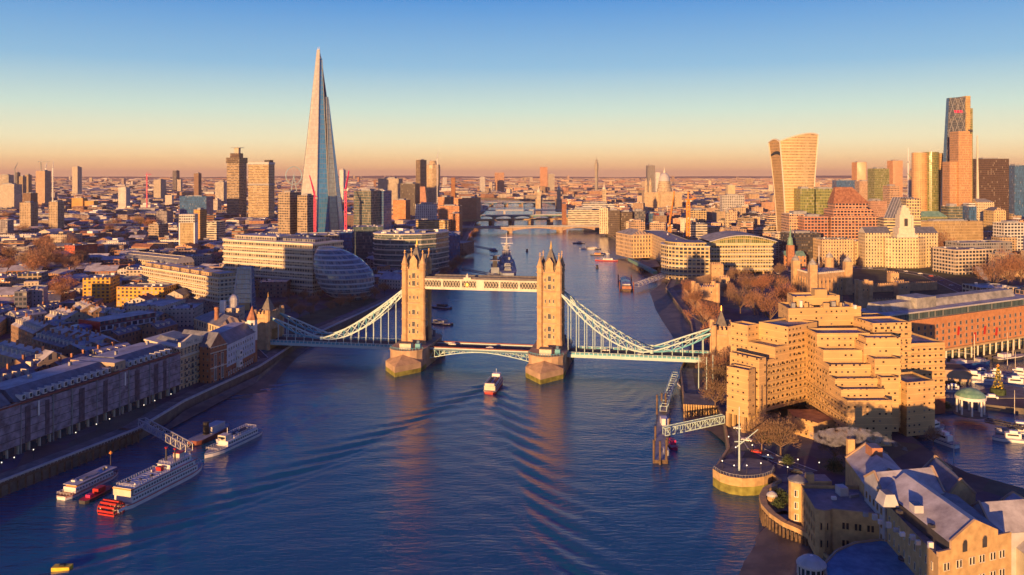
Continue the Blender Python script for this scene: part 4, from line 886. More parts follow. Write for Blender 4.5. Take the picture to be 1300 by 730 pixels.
for k in range(8):
    za, zb_ = 5+(zt-5)*k/8, 5+(zt-5)*(k+1)/8
    xl = lambda z: X0+(X1-X0)*(z-5)/(zt-5)
    for q in range(3):
        fx = lambda z, s: xl(z)+(X2-xl(z))*s
        b.bar((fx(za, q/3), D-.5, za), (fx(zb_, (q+1)/3), D+1.5, zb_), .55, 'grey'); b.bar((fx(za, (q+1)/3), D-.5, za), (fx(zb_, q/3), D+1.5, zb_), .55, 'grey')
b.build('bracing', r)
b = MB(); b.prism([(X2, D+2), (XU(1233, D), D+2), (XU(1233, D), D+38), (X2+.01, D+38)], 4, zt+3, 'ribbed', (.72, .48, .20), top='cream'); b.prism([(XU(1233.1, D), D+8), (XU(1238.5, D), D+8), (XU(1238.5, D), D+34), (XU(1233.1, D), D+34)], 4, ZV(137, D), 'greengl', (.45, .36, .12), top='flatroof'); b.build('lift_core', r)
b = MB(); b.box((XU(1218, D), D+3.2, ZV(143, D)), (14, 1, 4), 'pink'); b.build('red_panel', r); OCC.append((Vector((XU(1215, D), D+20)), 45))
D = 1250; r = root('bank_tower', 'peach stone clad high tower in front of the wedge skyscraper', 'tower', (XU(1225, D), D+20, 5))
b = MB(); b.prism([(XU(1217, D), D), (XU(1231, D), D), (XU(1231, D), D+26), (XU(1217, D), D+26)], 4, ZV(166.5, D), 'ribbed', (.74, .43, .22), top='flatroof'); b.prism([(XU(1231.1, D), D+4), (XU(1236, D), D+4), (XU(1236, D), D+24), (XU(1231.1, D), D+24)], 4, ZV(170, D), 'ribbed', (.70, .40, .2), top='flatroof')
b.prism([(XU(1207, D), D+3), (XU(1216.9, D), D+3), (XU(1216.9, D), D+24), (XU(1207, D), D+24)], 4, ZV(205, D), 'ribbed', (.74, .42, .22), top='flatroof'); b.build('wall', r)
b = MB(); b.prism([(XU(1231.5, D), D+2), (XU(1236, D), D+2), (XU(1236, D), D+5), (XU(1231.5, D), D+5)], ZV(168, D), ZV(166, D)+2, 'dark'); b.build('roof', r)
b = MB(); b.bar((XU(1241, D+60), D+60, 60), (XU(1240.6, D+60), D+60, ZV(172, D+60)), 3.5, 'cream', wd2=1.2); tag(b.build('white_fin'), 'thin white vertical fin right of the peach bank tower', 'fin')
OCC.append((Vector((XU(1222, D), D+12)), 36))
D = 1380; r = root('rounded_tower', 'rounded office tower with orange stone left half and green gold glass right half', 'tower', (XU(1182, D), D+20, 5)); cx = XU(1182, D)
b = MB(); zt = ZV(193.5, D); b.lathe((XU(1175, D), D+20, 0), [(12.5, 4), (12.5, zt)], 'plaster', 20, (.70, .42, .22)); b.build('stone_drum', r)
b = MB(); b.lathe((XU(1189, D), D+19, 0), [(12.5, 4), (12.5, zt+1)], 'greengl', 20, (.34, .30, .10)); b.build('glass_drum', r); b = MB(); b.prism([(XU(1198, D), D+12), (XU(1202, D), D+12), (XU(1202, D), D+26), (XU(1198, D), D+26)], 4, zt-1, 'plaster', (.6, .4, .2)); b.build('stair_core', r); OCC.append((Vector((cx, D+20)), 30))
# stacked white terraces at the foot of the wedge
f = FD(1232, 1245, 1200, 0); r = root('terraced_office', 'white stepped terraces beside the foot of the peach bank tower', 'office block', (*f.at(f.w/2, 10), 5)); b = MB()
for k in range(6): b.prism(f.quad(0, f.w-k*1.1, k*.8, 20), 5+k*11, 5+k*11+10.9, 'strip', WHT, top='white')
b.build('wall', r); OCC.append((Vector(f.at(8, 10)), 18))
# pink stepped pyramid roofed office
D = 1060; r = root('pyramid_office', 'pink stone office under a steep pyramid roof with stepped terraces', 'office block', (XU(1088, D), D+25, 5)); X = lambda u: XU(u, D)
b = MB()
for k, (uL, uR, vt) in enumerate(((1055, 1122, 284), (1057, 1118, 275), (1062, 1113, 266), (1066, 1108, 259))):
    b.prism([(X(uL), D+k*5), (X(uR), D+k*5), (X(uR), D+50-k*3), (X(uL), D+50-k*3)], 4 if k == 0 else ZV((284, 275, 266, 259)[k-1], D)+.01, ZV(vt, D), 'grid', (.64, .34, .22), top='tile')
b.build('wall', r); b = MB(); P = [(X(1064), D+16), (X(1111), D+16), (X(1106), D+42), (X(1066), D+42)]; Q = [(X(1071), D+27), (X(1093), D+27), (X(1093), D+33), (X(1071), D+33)]
b.prism(P, ZV(259, D), ZV(238, D), 'tile', poly1=Q); b.build('roof', r); OCC.append((Vector((X(1088), D+25)), 48))
# slanted glass roofed office
D = 1010; f = Fr((XU(1122, D), D), (XU(1166, D), D-6)); r = root('slant_roof_office', 'office with one long sloping purple grey glass roof, above the white stone tower', 'office block', (*f.at(f.w/2, 12), 5)); b = MB()
za, zb_ = ZV(277, D), ZV(251, D); p = [f.at(0, 0, za), f.at(f.w*.62, 0, za), f.at(f.w, 26, zb_), f.at(f.w*.42, 26, zb_)]
b.prism(f.quad(0, f.w, 0, 26), 4, za-.3, 'strip', (.62, .52, .30), top='flatroof'); b.prism([f.at(f.w*.62, 1), f.at(f.w, 1), f.at(f.w, 26), f.at(f.w*.62, 26)], za, zb_-1, 'office', (.66, .52, .28), top='flatroof'); b.build('wall', r)
b = MB(); b.face(p, 'slate'); b.face([(x, y+.4, z-.5) for x, y, z in p][::-1], 'slate')
for k in range(9):
    t_ = k/8; a0 = Vector(p[0]).lerp(Vector(p[1]), t_); a1 = Vector(p[3]).lerp(Vector(p[2]), t_); b.bar(a0, a1, .5, 'palegrey')
b.build('roof', r); OCC.append((Vector(f.at(20, 12)), 28))
# green domed low block
f = FD(1169, 1203, 1120, 0); bld('domed_office', 'office with rounded green copper roof right of the sloping glass roof', 'office block', f, 22, ZV(275, 1120), 'greengl', (.4, .4, .2), roof='hip', rm='copper', rh=7)
# ---- cathedral
D = 2300; cx = XU(845.3, D); r = root('domed_cathedral', 'pale stone cathedral with great dome on the right of the far skyline', 'cathedral', (cx, D+20, 5))
b = MB(); b.prism([(XU(818, D), D), (XU(866, D), D), (XU(866, D), D+45), (XU(818, D), D+45)], 4, ZV(244, D), 'stone', (.62, .48, .30), top='leadroof'); b.prism([(cx-18, D-14), (cx+18, D-14), (cx+18, D), (cx-18, D)], 4, ZV(243, D), 'stone', (.62, .48, .30), top='leadroof'); b.build('wall', r)
b = MB(); b.lathe((cx, D+20, 0), [(21, ZV(246, D)), (21, ZV(240, D)), (19, ZV(239.5, D)), (19, ZV(234, D)), (16.5, ZV(233.5, D)), (16.5, ZV(230, D))], 'arcade', 20, (.62, .50, .34)); b.build('drum', r)
b = MB(); b.smooth = True; zz = ZV(230, D); b.lathe((cx, D+20, 0), [(15.8*math.cos(a), zz+24*math.sin(a)) for a in [math.pi/2*k/8*.93 for k in range(9)]], 'palegrey', 20); b.build('dome', r)
b = MB(); b.lathe((cx, D+20, 0), [(3.4, zz+23), (3.4, zz+29), (2, zz+31), (1.2, zz+33), (.3, zz+38)], 'cream', 8); b.build('lantern', r)
for u in (821, 826.5):
    b = MB(); x = XU(u, D); b.lathe((x, D+8, 0), [(5, 30), (5, ZV(236, D)), (3.6, ZV(235.5, D)), (3.6, ZV(231, D)), (.3, ZV(226, D))], 'stone', 8, (.62, .50, .34)); b.build('bell_tower', r)
OCC.append((Vector((cx, D+20)), 60))
# ---- telecoms tower, chimney, wheel, curved tower
D = 4300; r = root('telecoms_tower', 'slender telecoms tower with a wider cylinder top on the centre skyline', 'tower', (XU(757, D), D, 5)); b = MB(); b.lathe((XU(757.2, D), D, 0), [(8, 4), (8, ZV(216, D)), (10, ZV(215.5, D)), (10, ZV(207, D)), (6, ZV(206.5, D)), (6, ZV(203, D)), (1, ZV(202.5, D)), (1, ZV(199, D))], 'ribbed', 12, (.45, .42, .35)); b.build('shaft', r)
D = 1900; r = root('brick_chimney', 'tall square brick power station chimney left of the river bend', 'chimney', (XU(575.2, D), D+6, 5)); b = MB(); b.prism([(XU(572.7, D), D), (XU(577.8, D), D), (XU(577.8, D), D+9), (XU(572.7, D), D+9)], 4, ZV(225.5, D), 'plaster', (.34, .16, .08), top='dark'); b.build('shaft', r)
D = 3400; r = root('observation_wheel', 'huge thin observation wheel just left of the glass spire', 'wheel', (XU(373, D), D, 5)); b = MB(); cx, R_ = XU(373, D), 36; zc = ZV(224, D)+4
for k in range(40):
    a0, a1 = 2*math.pi*k/40, 2*math.pi*(k+1)/40
    b.bar((cx+R_*math.cos(a0)*.75, D+R_*math.cos(a0)*.6, zc+R_*math.sin(a0)), (cx+R_*math.cos(a1)*.75, D+R_*math.cos(a1)*.6, zc+R_*math.sin(a1)), 3.0, 'bridgewhite')
    if k % 4 == 0: b.bar((cx, D, zc), (cx+R_*math.cos(a0)*.75, D+R_*math.cos(a0)*.6, zc+R_*math.sin(a0)), .5, 'bridgewhite')
b.build('rim', r); b = MB(); b.bar((cx, D, zc), (cx-14, D-10, 5), 2.5, 'bridgewhite'); b.bar((cx, D, zc), (cx+14, D+12, 5), 2.5, 'bridgewhite'); b.build('support_leg', r)
D = 2500; cx = XU(549, D); r = root('curved_tower', 'bulging pale tower under construction on the south bank skyline', 'tower', (cx, D, 5)); b = MB(); b.smooth = False
b.lathe((cx, D+16, 0), [(17, 4), (18.5, 40), (21.5, 90), (22.5, ZV(214, D)), (21, ZV(209, D)), (12, ZV(208.6, D)), (10, ZV(204, D))], 'office', 12, (.66, .50, .30), sy=.7); b.build('wall', r); OCC.append((Vector((cx, D+16)), 30))
f = FD(526, 543, 2150, 4); P = f.quad(0, f.w, 0, 20); b = MB(); r = root('flared_base_block', 'reddish block with sloping sides below the dark slim south bank tower', 'block', (*f.at(f.w/2, 10), 5)); b.prism(P, 4, ZV(237, 2150), 'brick', (.55, .28, .18), poly1=f.quad(5, f.w-7, 3, 17), top='tile'); b.build('wall', r)
# church spires and small domes on the skyline right of the river
for (u, vt, D, lb) in ((767, 232.5, 1900, 'stone church tower with four pinnacles right of the telecoms tower'), (709.5, 233, 2300, 'pale tiered church steeple left of the white banded offices'), (684, 236, 2500, 'small domed stone building on the north bank beyond the bridges'), (985.5, 228, 2600, 'thin grey church spire left of the flared skyscraper'), (923, 262, 1300, 'white church steeple behind the arched glass office'), (887, 300, 1060, 'dark slender church steeple behind the curved stone office')):
    x = XU(u, D); z = ZV(vt, D); r = root('church_tower', lb, 'church', (x, D, 5)); k = D/1600
    b = MB(); b.box((x, D, 4), (7*k, 7*k, z-4-12*k), 'stone', col=(.6, .5, .34)); b.build('tower', r)
    b = MB(); b.lathe((x, D, 0), [(3.6*k, z-12*k), (3.2*k, z-8*k), (1.6*k, z-7*k), (.2, z)], 'cream' if k > 1 else 'leadroof', 8); b.build('steeple', r)
    b = MB(); q = [(x-6*k, D+3.6*k), (x+6*k, D+3.6*k), (x+6*k, D+22*k), (x-6*k, D+22*k)]; b.prism(q, 4, z*.45, 'stone', (.55, .42, .28), top=False); b.gable([q[0], q[1], q[2], q[3]], z*.45, 4*k, 'slate', 'stone', (.55, .42, .28)); b.build('nave', r); OCC.append((Vector((x, D+8)), 14*k))
# ---- cranes
def tower_crane(u, vt, vb, D, m, label, jib=22, ang=.4, luff=0, wd=1.6, group='tower cranes over the building sites'):
    x = XU(u, D); zt = ZV(vt, D); r = root('tower_crane', label, 'crane', (x, D, 5), group)
    b = MB(); h = zt-5; k = max(4, int(h/6))
    for i in range(k):
        z0, z1 = 5+h*i/k, 5+h*(i+1)/k
        for sx, sy in ((-1, -1), (1, -1), (1, 1), (-1, 1)): b.bar((x+sx*wd/2, D+sy*wd/2, z0), (x+sx*wd/2, D+sy*wd/2, z1), wd*.28, m)
        b.bar((x-wd/2, D-wd/2, z0), (x+wd/2, D-wd/2, z1), wd*.22, m); b.bar((x+wd/2, D-wd/2, z0), (x-wd/2, D-wd/2, z1), wd*.22, m)
    b.build('mast', r); b = MB(); c, s = math.cos(ang), math.sin(ang); dz = jib*math.sin(luff); dr = jib*math.cos(luff)
    b.bar((x, D, zt), (x+dr*c, D+dr*s, zt+dz), wd*.7, m, wd2=wd*.4); b.bar((x, D, zt), (x-dr*.3*c, D-dr*.3*s, zt+.5), wd*.7, m); b.bar((x, D, zt), (x, D, zt+wd*3.2), wd*.4, m)
    b.bar((x, D, zt+wd*3.2), (x+dr*.9*c, D+dr*.9*s, zt+dz*.9), wd*.12, m); b.build('jib', r)
    b = MB(); b.box((x-dr*.28*c, D-dr*.28*s, zt-2.5), (3, 2.4, 2.4), 'grey'); b.build('counterweight', r)
    b = MB(); b.box((x+wd*.9, D-wd*.6, zt-2.2), (1.6, 1.6, 2.2), 'white'); b.build('cab', r)
    return r
tower_crane(400, 250, 290, 1130, 'pink', 'pink red luffing crane in front of the foot of the glass spire', 32, 2.4, 1.15, 2.6)
tower_crane(439, 240, 290, 1140, 'pink', 'upright pink red crane right of the foot of the glass spire', 26, .9, 1.35, 2.6)
tower_crane(873.5, 254, 294, 1120, 'orange', 'upright orange yellow lattice crane on the north bank', 12, .3, .2, 3.6)
tower_crane(850, 285, 305, 1120, 'orange', 'orange luffing crane with raised boom left of the upright one', 48, 1.0, 1.2, 3.0)
tower_crane(52, 205, 217, 2520, 'grey', 'dark T shaped crane over the pale high rise, far left', 26, .2, 0, 2.2)
tower_crane(58, 212, 220, 2520, 'white', 'small white crane at the shoulder of the pale high rise, far left', 20, 1.2, 1.2, 2.2)
tower_crane(67, 212, 225, 2560, 'white', 'pale crane just right of the craned high rise, far left', 20, 1.8, 1.3, 2.2)
tower_crane(19, 214, 225, 2800, 'grey', 'grey crane on the skyline near the left edge', 24, 1.2, 1.1, 2.2)
tower_crane(1153, 205, 225, 1900, 'white', 'thin pale luffing crane right of the second brown tower', 34, 1.1, 1.2, 2.0)
tower_crane(1162, 232, 243, 1500, 'green', 'green crane with boom raised left, before the rounded tower', 22, 2.6, .9, 1.8)
tower_crane(1166, 236, 243, 1480, 'green', 'green crane with boom raised right, before the rounded tower', 24, .5, .9, 1.8)
tower_crane(555, 200, 206, 2480, 'white', 'thin crane above the bulging south bank tower', 26, 1.2, 1.2, 1.8)
tower_crane(186.5, 222, 250, 2300, 'pink', 'slim red crane standing in the left middle distance', 12, .4, .1, 2.4)
# ================================================================== near and middle buildings in detail
def ring_ell(cx, cy, rx, ry, n=24): return [(cx+rx*math.cos(2*math.pi*k/n), cy+ry*math.sin(2*math.pi*k/n)) for k in range(n)]
# ---- leaning glass egg hall
D = 735; r = root('glass_egg_hall', 'round leaning glass hall shaped like a tilted egg beside the river', 'hall', (XU(440, D), D, 5)); X = lambda u: XU(u, D)
facade('eggglass', 2.4, 4.4, .93, .66, glass=(.06, .10, .15), grough=.08, band=1, cur=.12)
b = MB(); b.smooth = False; L_ = [(5, 446, 22), (9, 444, 28), (14, 441, 33), (19, 439, 35.5), (24, 437.5, 37), (29, 435, 36.5), (34, 431, 34), (39, 427, 30), (43, 422.5, 25), (46.5, 418, 19), (49, 414, 13), (50.5, 411, 8)]
n_ = 32
def er(z, u, rp): return [(x, y, z) for x, y in ring_ell(X(u), D+(z-5)*.15, rp*D/F, rp*D/F*.95, n_)]
for j in range(len(L_)-1):
    A, B = er(*L_[j]), er(*L_[j+1])
    for k in range(n_):
        k2 = (k+1) % n_; b.face([A[k], A[k2], B[k2], B[k]], 'eggglass', (.34, .42, .50), [(k*5, L_[j][0]*1.1), (k*5+5, L_[j][0]*1.1), (k*5+5, L_[j+1][0]*1.1), (k*5, L_[j+1][0]*1.1)])
b.face(er(*L_[-1]), 'leadroof'); b.build('glass_shell', r)
for j in range(1, len(L_)-1):
    b = MB(); z, u, rp = L_[j]; A = er(z, u, rp+.6)
    for k in range(n_): b.bar(A[k], A[(k+1) % n_], .3, 'grey')
    b.build('floor_band', r)
b = MB(); b.lathe((X(446), D, 0), [(17*D/F, 3), (17*D/F, 5.2)], 'dark', 24); b.build('plinth', r); OCC.append((Vector((X(440), D+5)), 34))
# ---- long banded office beside the egg
f = Fr((XU(284, 800), 800), (XU(397, 748), 748)); zt = ZV(308, 765); r = root('banded_office', 'long pale office with eight white horizontal bands left of the glass egg', 'office block', (*f.at(f.w/2, 15), 5))
a, c = MB(), MB(); a.prism(f.quad(0, f.w, 0, 42), 4, zt, 'office', (.56, .48, .34), top='flatroof'); a.build('wall', r)
c.prism(f.quad(4, f.w*.52, 10, 40), zt, zt+4, 'office', PALE, top='frost'); c.prism(f.quad(f.w*.58, f.w-8, 12, 36), zt, zt+3, 'office', GRY, top='flatroof'); clutter(c, f, 4, f.w-4, 12, 36, zt+4, 12); c.build('roof', r)
for k in range(9):
    b = MB(); z = 8+(zt-9)*k/8; b.prism(f.quad(-.7, f.w+.7, -.9, 42.6), z, z+1.5, 'cream', bottom=True); b.build('floor_band', r)
for k in range(3): OCC.append((Vector(f.at(f.w*(k+.5)/3, 20)), 26))
f2 = FD(372, 430, 860, 10); bld('stepped_office', 'dark office with frosty white roof behind the banded office and the egg', 'office block', f2, 40, ZV(300, 860), 'office', (.20, .19, .2), rm='frost', plant=14)
f2 = FD(415, 447, 930, 6); bld('stepped_office', 'shaded glass office between the egg and the curved bank side office', 'office block', f2, 36, ZV(296, 930), 'bluegl', DRK, rm='frost', plant=12)
# ---- curved riverside glass office
D = 905; r = root('curved_glass_office', 'large glass office with curved banded front between the egg and the south tower', 'office block', (XU(520, D), D+20, 5))
P = [(XU(470, D), D+22), (XU(474, D), D+8), (XU(490, D), D-2), (XU(512, D), D-5), (XU(535, D), D-1), (XU(552, D), D+12), (XU(566, D), D+40), (XU(560, D), D+70), (XU(478, D), D+70)]
zt = ZV(297, D); a = MB(); a.prism(P, 4, zt, 'glassy', (.34, .34, .30), top='flatroof'); a.build('wall', r)
cc = Vector((XU(515, D), D+30))
for k in range(8):
    z = 9+(zt-10)*k/7; b = MB(); Q = [tuple(cc+(Vector(p)-cc)*1.02) for p in P]; b.prism(Q, z, z+1.1, 'cream', bottom=True); b.build('floor_band', r)
b = MB(); rr_ = random.Random(4)
for k in range(22): b.box((XU(rr_.uniform(480, 550), D), D+rr_.uniform(8, 55), zt), (rr_.uniform(2, 9), rr_.uniform(2, 6), rr_.uniform(1, 3)), rr_.choice(['white', 'palegrey', 'grey', 'dark'])); b.build('plant_unit', r); b = MB()
OCC.append((cc, 44))
f2 = FD(556, 584, 1000, 12); bld('glass_office', 'teal glass office right behind the south bridge tower', 'office block', f2, 50, ZV(300, 1000), 'bluegl', (.10, .14, .16), rm='flatroof', plant=10)
f2 = FD(448, 486, 1010, 8); bld('glass_office', 'dark glass office with snowy plant on its roof behind the curved one', 'office block', f2, 36, ZV(289, 1010), 'glassy', (.2, .2, .2), rm='frost', plant=14)
# ---- pale gold tower, glazed arch hall, banded residence
f = FD(227.5, 247, 1130, 8); z = ZV(272, 1130); r = root('gold_high_rise', 'pale gold high rise with white crown and ribbed front left of the banded office', 'tower', (*f.at(f.w/2, 10), 5))
a = MB(); a.prism(f.quad(0, f.w, 0, 18), 4, z-12, 'ribbed', (.66, .52, .28), top='flatroof'); a.build('wall', r); a = MB(); a.prism(f.quad(-.3, f.w+.3, -.3, 18.3), z-12, z, 'office', WHT, top='frost'); a.prism(f.quad(-.4, 1.2, -.5, 18.3), 4, z-12, 'white'); a.prism(f.quad(f.w-1.2, f.w+.4, -.5, 18.3), 4, z-12, 'white'); a.build('crown', r); OCC.append((Vector(f.at(10, 10)), 20))
f = Fr((XU(155, 960), 960), (XU(224, 900), 900)); r = root('arched_hall', 'long hall with a barrel vaulted glass roof and arched cream end', 'hall', (*f.at(f.w/2, 10), 5)); b = MB(); b.prism(f.quad(0, f.w, 0, 22), 4, 17, 'arcade', (.60, .48, .30), top=False); b.build('wall', r); b = MB()
A = [(11-11*math.cos(math.pi*k/8), 17+7*math.sin(math.pi*k/8)) for k in range(9)]
for k in range(8): b.face([f.at(0, A[k][0], A[k][1]), f.at(f.w, A[k][0], A[k][1]), f.at(f.w, A[k+1][0], A[k+1][1]), f.at(0, A[k+1][0], A[k+1][1])], 'slate')
b.face([f.at(0, t, z) for t, z in A], 'cream'); b.face([f.at(f.w, t, z) for t, z in A][::-1], 'cream')
for k in range(0, 9, 2): b.bar(f.at(0, A[k][0], A[k][1]+.2), f.at(f.w, A[k][0], A[k][1]+.2), .5, 'cream')
b.build('roof', r)
for k in range(3): OCC.append((Vector(f.at(f.w*(k+.5)/3, 10)), 20))
f = Fr(G(180, 334, 34)[:2], G(278, 349, 34)[:2]); r = root('banded_residence', 'long seven storey residence with white balcony bands left of the glass slope tower', 'block', (*f.at(f.w/2, 10), 5)); b = MB()
b.prism(f.quad(0, f.w, 0, 20), 4, 31, 'flats', (.56, .46, .32), top='flatroof'); b.build('wall', r); b = MB()
for k in range(8): b.prism(f.quad(1+f.w*k/8, f.w*(k+.8)/8, 2.5, 17), 31, 34.4, 'plaster', (.50, .36, .2), top='frost')
clutter(b, f, 2, f.w-2, 4, 16, 34.4, 10); b.build('penthouse', r)
for k in range(7):
    b = MB(); z = 8+k*3.8; b.prism(f.quad(-.8, f.w+.8, -1.5, 0), z, z+.9, 'cream', bottom=True); b.prism(f.quad(f.w, f.w+.8, 0, 20), z, z+.9, 'cream', bottom=True); b.build('balcony_band', r)
for k in range(5): OCC.append((Vector(f.at(f.w*(k+.5)/5, 10)), 20))
# ---- sloping glass tower
f = FD(291, 320, 600, 3); zt = ZV(340, 600); r = root('sloping_glass_tower', 'slim glass tower with sloping crown in front of the banded office', 'tower', (*f.at(f.w/2, 8), 5)); b = MB(); w_ = f.w
b.face([f.at(0, 0, 4), f.at(w_, 0, 4), f.at(w_*.86, 5, zt), f.at(w_*.3, 5, zt)], 'bluegl', (.3, .3, .3), [(0, 0), (w_, 0), (w_*.86, zt), (w_*.3, zt)])
b.face([f.at(w_, 0, 4), f.at(w_, 16, 4), f.at(w_*.86, 13, zt), f.at(w_*.86, 5, zt)], 'bluegl', GRY, [(0, 0), (16, 0), (13, zt), (3, zt)]); b.face([f.at(0, 16, 4), f.at(0, 0, 4), f.at(w_*.3, 5, zt), f.at(w_*.3, 13, zt)], 'glassy', TAN, [(0, 0), (16, 0), (13, zt), (3, zt)])
b.face([f.at(w_, 16, 4), f.at(0, 16, 4), f.at(w_*.3, 13, zt), f.at(w_*.86, 13, zt)], 'bluegl', GRY); b.face([f.at(w_*.3, 5, zt), f.at(w_*.86, 5, zt), f.at(w_*.86, 13, zt), f.at(w_*.3, 13, zt)], 'flatroof'); b.build('wall', r)
b = MB(); b.prism(f.quad(-.2, w_*.9, -1.0, 0), 17, 22, 'concrete', bottom=True)
for s in (0, w_): b.bar(f.at(s, 0, 4), f.at(w_*(.3 if s == 0 else .86), 5, zt), .7, 'palegrey')
b.build('frame', r); OCC.append((Vector(f.at(8, 8)), 16))
# ---- netted warehouse along the south bank
N0, N1 = G(-14, 591, 5), G(228, 497, 5); f = Fr(N0[:2], N1[:2]); LN = f.w; r = root('netted_warehouse', 'long riverside warehouse wrapped in mauve scaffold netting with blue slate mansard', 'warehouse', (*f.at(LN/2, 12), 5))
a = MB(); a.prism(f.quad(0, LN, .8, 30), 4, 24, 'brick', (.30, .22, .18), top='flatroof'); a.build('wall', r)
def net_panel(s0, s1, z0, z1, nm='scaffold_net'):
    b = MB(); k = max(2, int((s1-s0)/2.4)); rr = random.Random(int(s0))
    rows_ = 6; g = [[(s0+(s1-s0)*i/k, -.2-.28*(i % 2)-.15*rr.random(), z0+(z1-z0)*j/rows_) for i in range(k+1)] for j in range(rows_+1)]
    for j in range(rows_):
        for i in range(k): b.face([f.at(*g[j][i]), f.at(*g[j][i+1]), f.at(*g[j+1][i+1]), f.at(*g[j+1][i])], 'scaffnet')
    return b.build(nm, r)
bays = [0, 14, 30, 40, 54, 68, 74, 88, 102, LN]
for i in range(len(bays)-1): net_panel(bays[i]+.15, bays[i+1]-.15, 8.5, 24.2+(1.6 if i in (0, 5) else 0))
for s in bays[1:-1]: b = MB(); b.prism(f.quad(s-.12, s+.12, -.9, .8), 5, 24.6, 'grey'); b.build('scaffold_pole', r)
for z in (8.6, 11.6, 14.8, 18, 21.2): b = MB(); b.prism(f.quad(0, LN, -.72, -.6), z, z+.16, 'dark', bottom=True); b.build('scaffold_rail', r)
mat('netdark', (.11, .09, .12), .9, .4, .5)
for s0, s1 in ((16, 18.5), (26, 28), (44, 47), (58, 60.5), (78, 81), (91, 94), (98, 100)): b = MB(); b.prism(f.quad(s0, s1, -.66, -.5), 9, 23.2, 'netdark', bottom=True); b.build('dark_net_strip', r)
for s in np.arange(3, LN-2, 5.2): b = MB(); b.prism(f.quad(s, s+3, -.35, .75), 5, 8.2, 'glass'); b.prism(f.quad(s-.3, s, -.4, .75), 5, 8.4, 'cream'); b.build('shop_window', r)
b = MB(); b.prism(f.quad(0, LN, -.6, .8), 24.7, 25.4, 'redbrown', bottom=True); b.build('cornice', r)
for (s0, s1, hz) in ((0, 12, 2.2), (14, 66, 0), (74, LN-2, 0)):      # mansard roofs with dormers
    b = MB(); q = f.quad(s0, s1, 2.2, 27); q1 = f.quad(s0+1, s1-1, 9, 21); b.prism(q, 24.05, 25.2, 'brick', BRK, top=False); b.prism(q, 25.2, 29.6+hz, 'slate', poly1=q1, top='frost'); mr_ = b.build('mansard_roof', r)
    for s in np.arange(s0+2.5, s1-2, 3.6):
        if s0 == 0: continue
        b = MB(); b.prism(f.quad(s, s+1.7, 1.6, 5), 25.3, 27.7, 'white', top='slate'); b.prism(f.quad(s+.25, s+1.45, 1.54, 1.6), 25.7, 27.3, 'glass'); b.build('dormer', mr_)
b = MB(); b.prism(f.quad(66.5, 73.5, .9, 26), 25.4, 29.4, 'brick', (.45, .36, .26), top='frost'); b.build('central_block', r)
for s in (22, 71): b = MB(); b.prism(f.quad(s, s+.7, -1.0, -.7), 18, 24, 'white'); b.build('hanging_banner', r)
for k in range(5): b = MB(); b.prism(f.quad(8+k*24, 9.3+k*24, 12+(k % 3)*2, 13+(k % 3)*2), 29.3, 31.2, 'grey', top='dark'); b.build('chimney', r)
for k in range(7): OCC.append((Vector(f.at(LN*(k+.5)/7, 15)), 20))
# ---- pile supported jetty walkway in front of it
r = root('riverside_jetty', 'timber piled walkway with pale railing below the netted warehouse', 'jetty', (*G(80, 590, 5)[:2], 5)); q0, q1 = G(-16, 618, 5), G(176, 545, 5); g = Fr(q0[:2], q1[:2]); b = MB(); b.prism(g.quad(0, g.w, -2.2, .5), 4.2, 5.25, 'timber', bottom=True); b.build('deck', r)
b = MB(); b.prism(g.quad(0, g.w, -2.2, -2.05), 6.25, 6.4, 'palegrey', bottom=True)
for s in np.arange(0, g.w, 1.6): b.prism(g.quad(s, s+.12, -2.2, -2.08), 5.25, 6.25, 'palegrey')
b.build('railing', r)
for s in np.arange(.5, g.w, 3.4): b = MB(); p = g.at(s, -1.6); b.bar((*p, -3), (*p, 4.2), .7, 'timber', n=6); b.build('pile', r)
# ---- yellow stone warehouse with pediment
A0 = G(184, 430, 27); A1 = G(227, 441, 27); A2 = G(263, 429.5, 27); f = Fr(A0[:2], A1[:2]); g = Fr(A1[:2], A2[:2]); A3 = Vector(A0[:2])+Vector(A2[:2])-Vector(A1[:2])
r = root('stone_mill', 'cream stone mill with a pediment and carved lettering beside the netted warehouse', 'mill', (*((Vector(A0[:2])+Vector(A2[:2]))/2), 5)); P = [tuple(A0[:2]), tuple(A1[:2]), tuple(A2[:2]), tuple(A3)]
a = MB(); a.prism(P, 4, 26, 'brick', (.62, .46, .28), top='flatroof'); a.build('wall', r); cc = (Vector(A0[:2])+Vector(A2[:2]))/2
a = MB(); a.prism([tuple(cc+(Vector(p)-cc)*1.03) for p in P], 21.2, 22.2, 'cream', bottom=True); a.prism([tuple(cc+(Vector(p)-cc)*1.04) for p in P], 26, 26.9, 'cream', bottom=True); a.build('cornice', r)
a = MB(); q = [g.at(1, -.35), g.at(g.w-1, -.35), g.at(g.w-1, 1.2), g.at(1, 1.2)]; a.prism(q, 26.9, 29.2, 'cream'); m0 = [g.at(3.5, -.2, 29.2), g.at(g.w-5, -.2, 29.2), g.at(g.w/2-1, -.2, 31.6)]; m1 = [g.at(3.5, 1, 29.2), g.at(g.w-5, 1, 29.2), g.at(g.w/2-1, 1, 31.6)]
a.face(m0, 'cream'); a.face(m1[::-1], 'cream'); a.face([m0[1], m1[1], m1[2], m0[2]], 'cream'); a.face([m0[2], m1[2], m1[0], m0[0]], 'cream'); a.build('pediment', r)
tcu = bpy.data.curves.new('lettering', 'FONT'); tcu.body = 'MALT  MILL'; tcu.size = 2.1; tcu.extrude = .06; tcu.align_x = 'CENTER'
tmp = bpy.data.objects.new('lettering', tcu); COL.objects.link(tmp); tme = bpy.data.meshes.new_from_object(tmp); bpy.data.objects.remove(tmp); tme.materials.clear(); tme.materials.append(M['grey'])
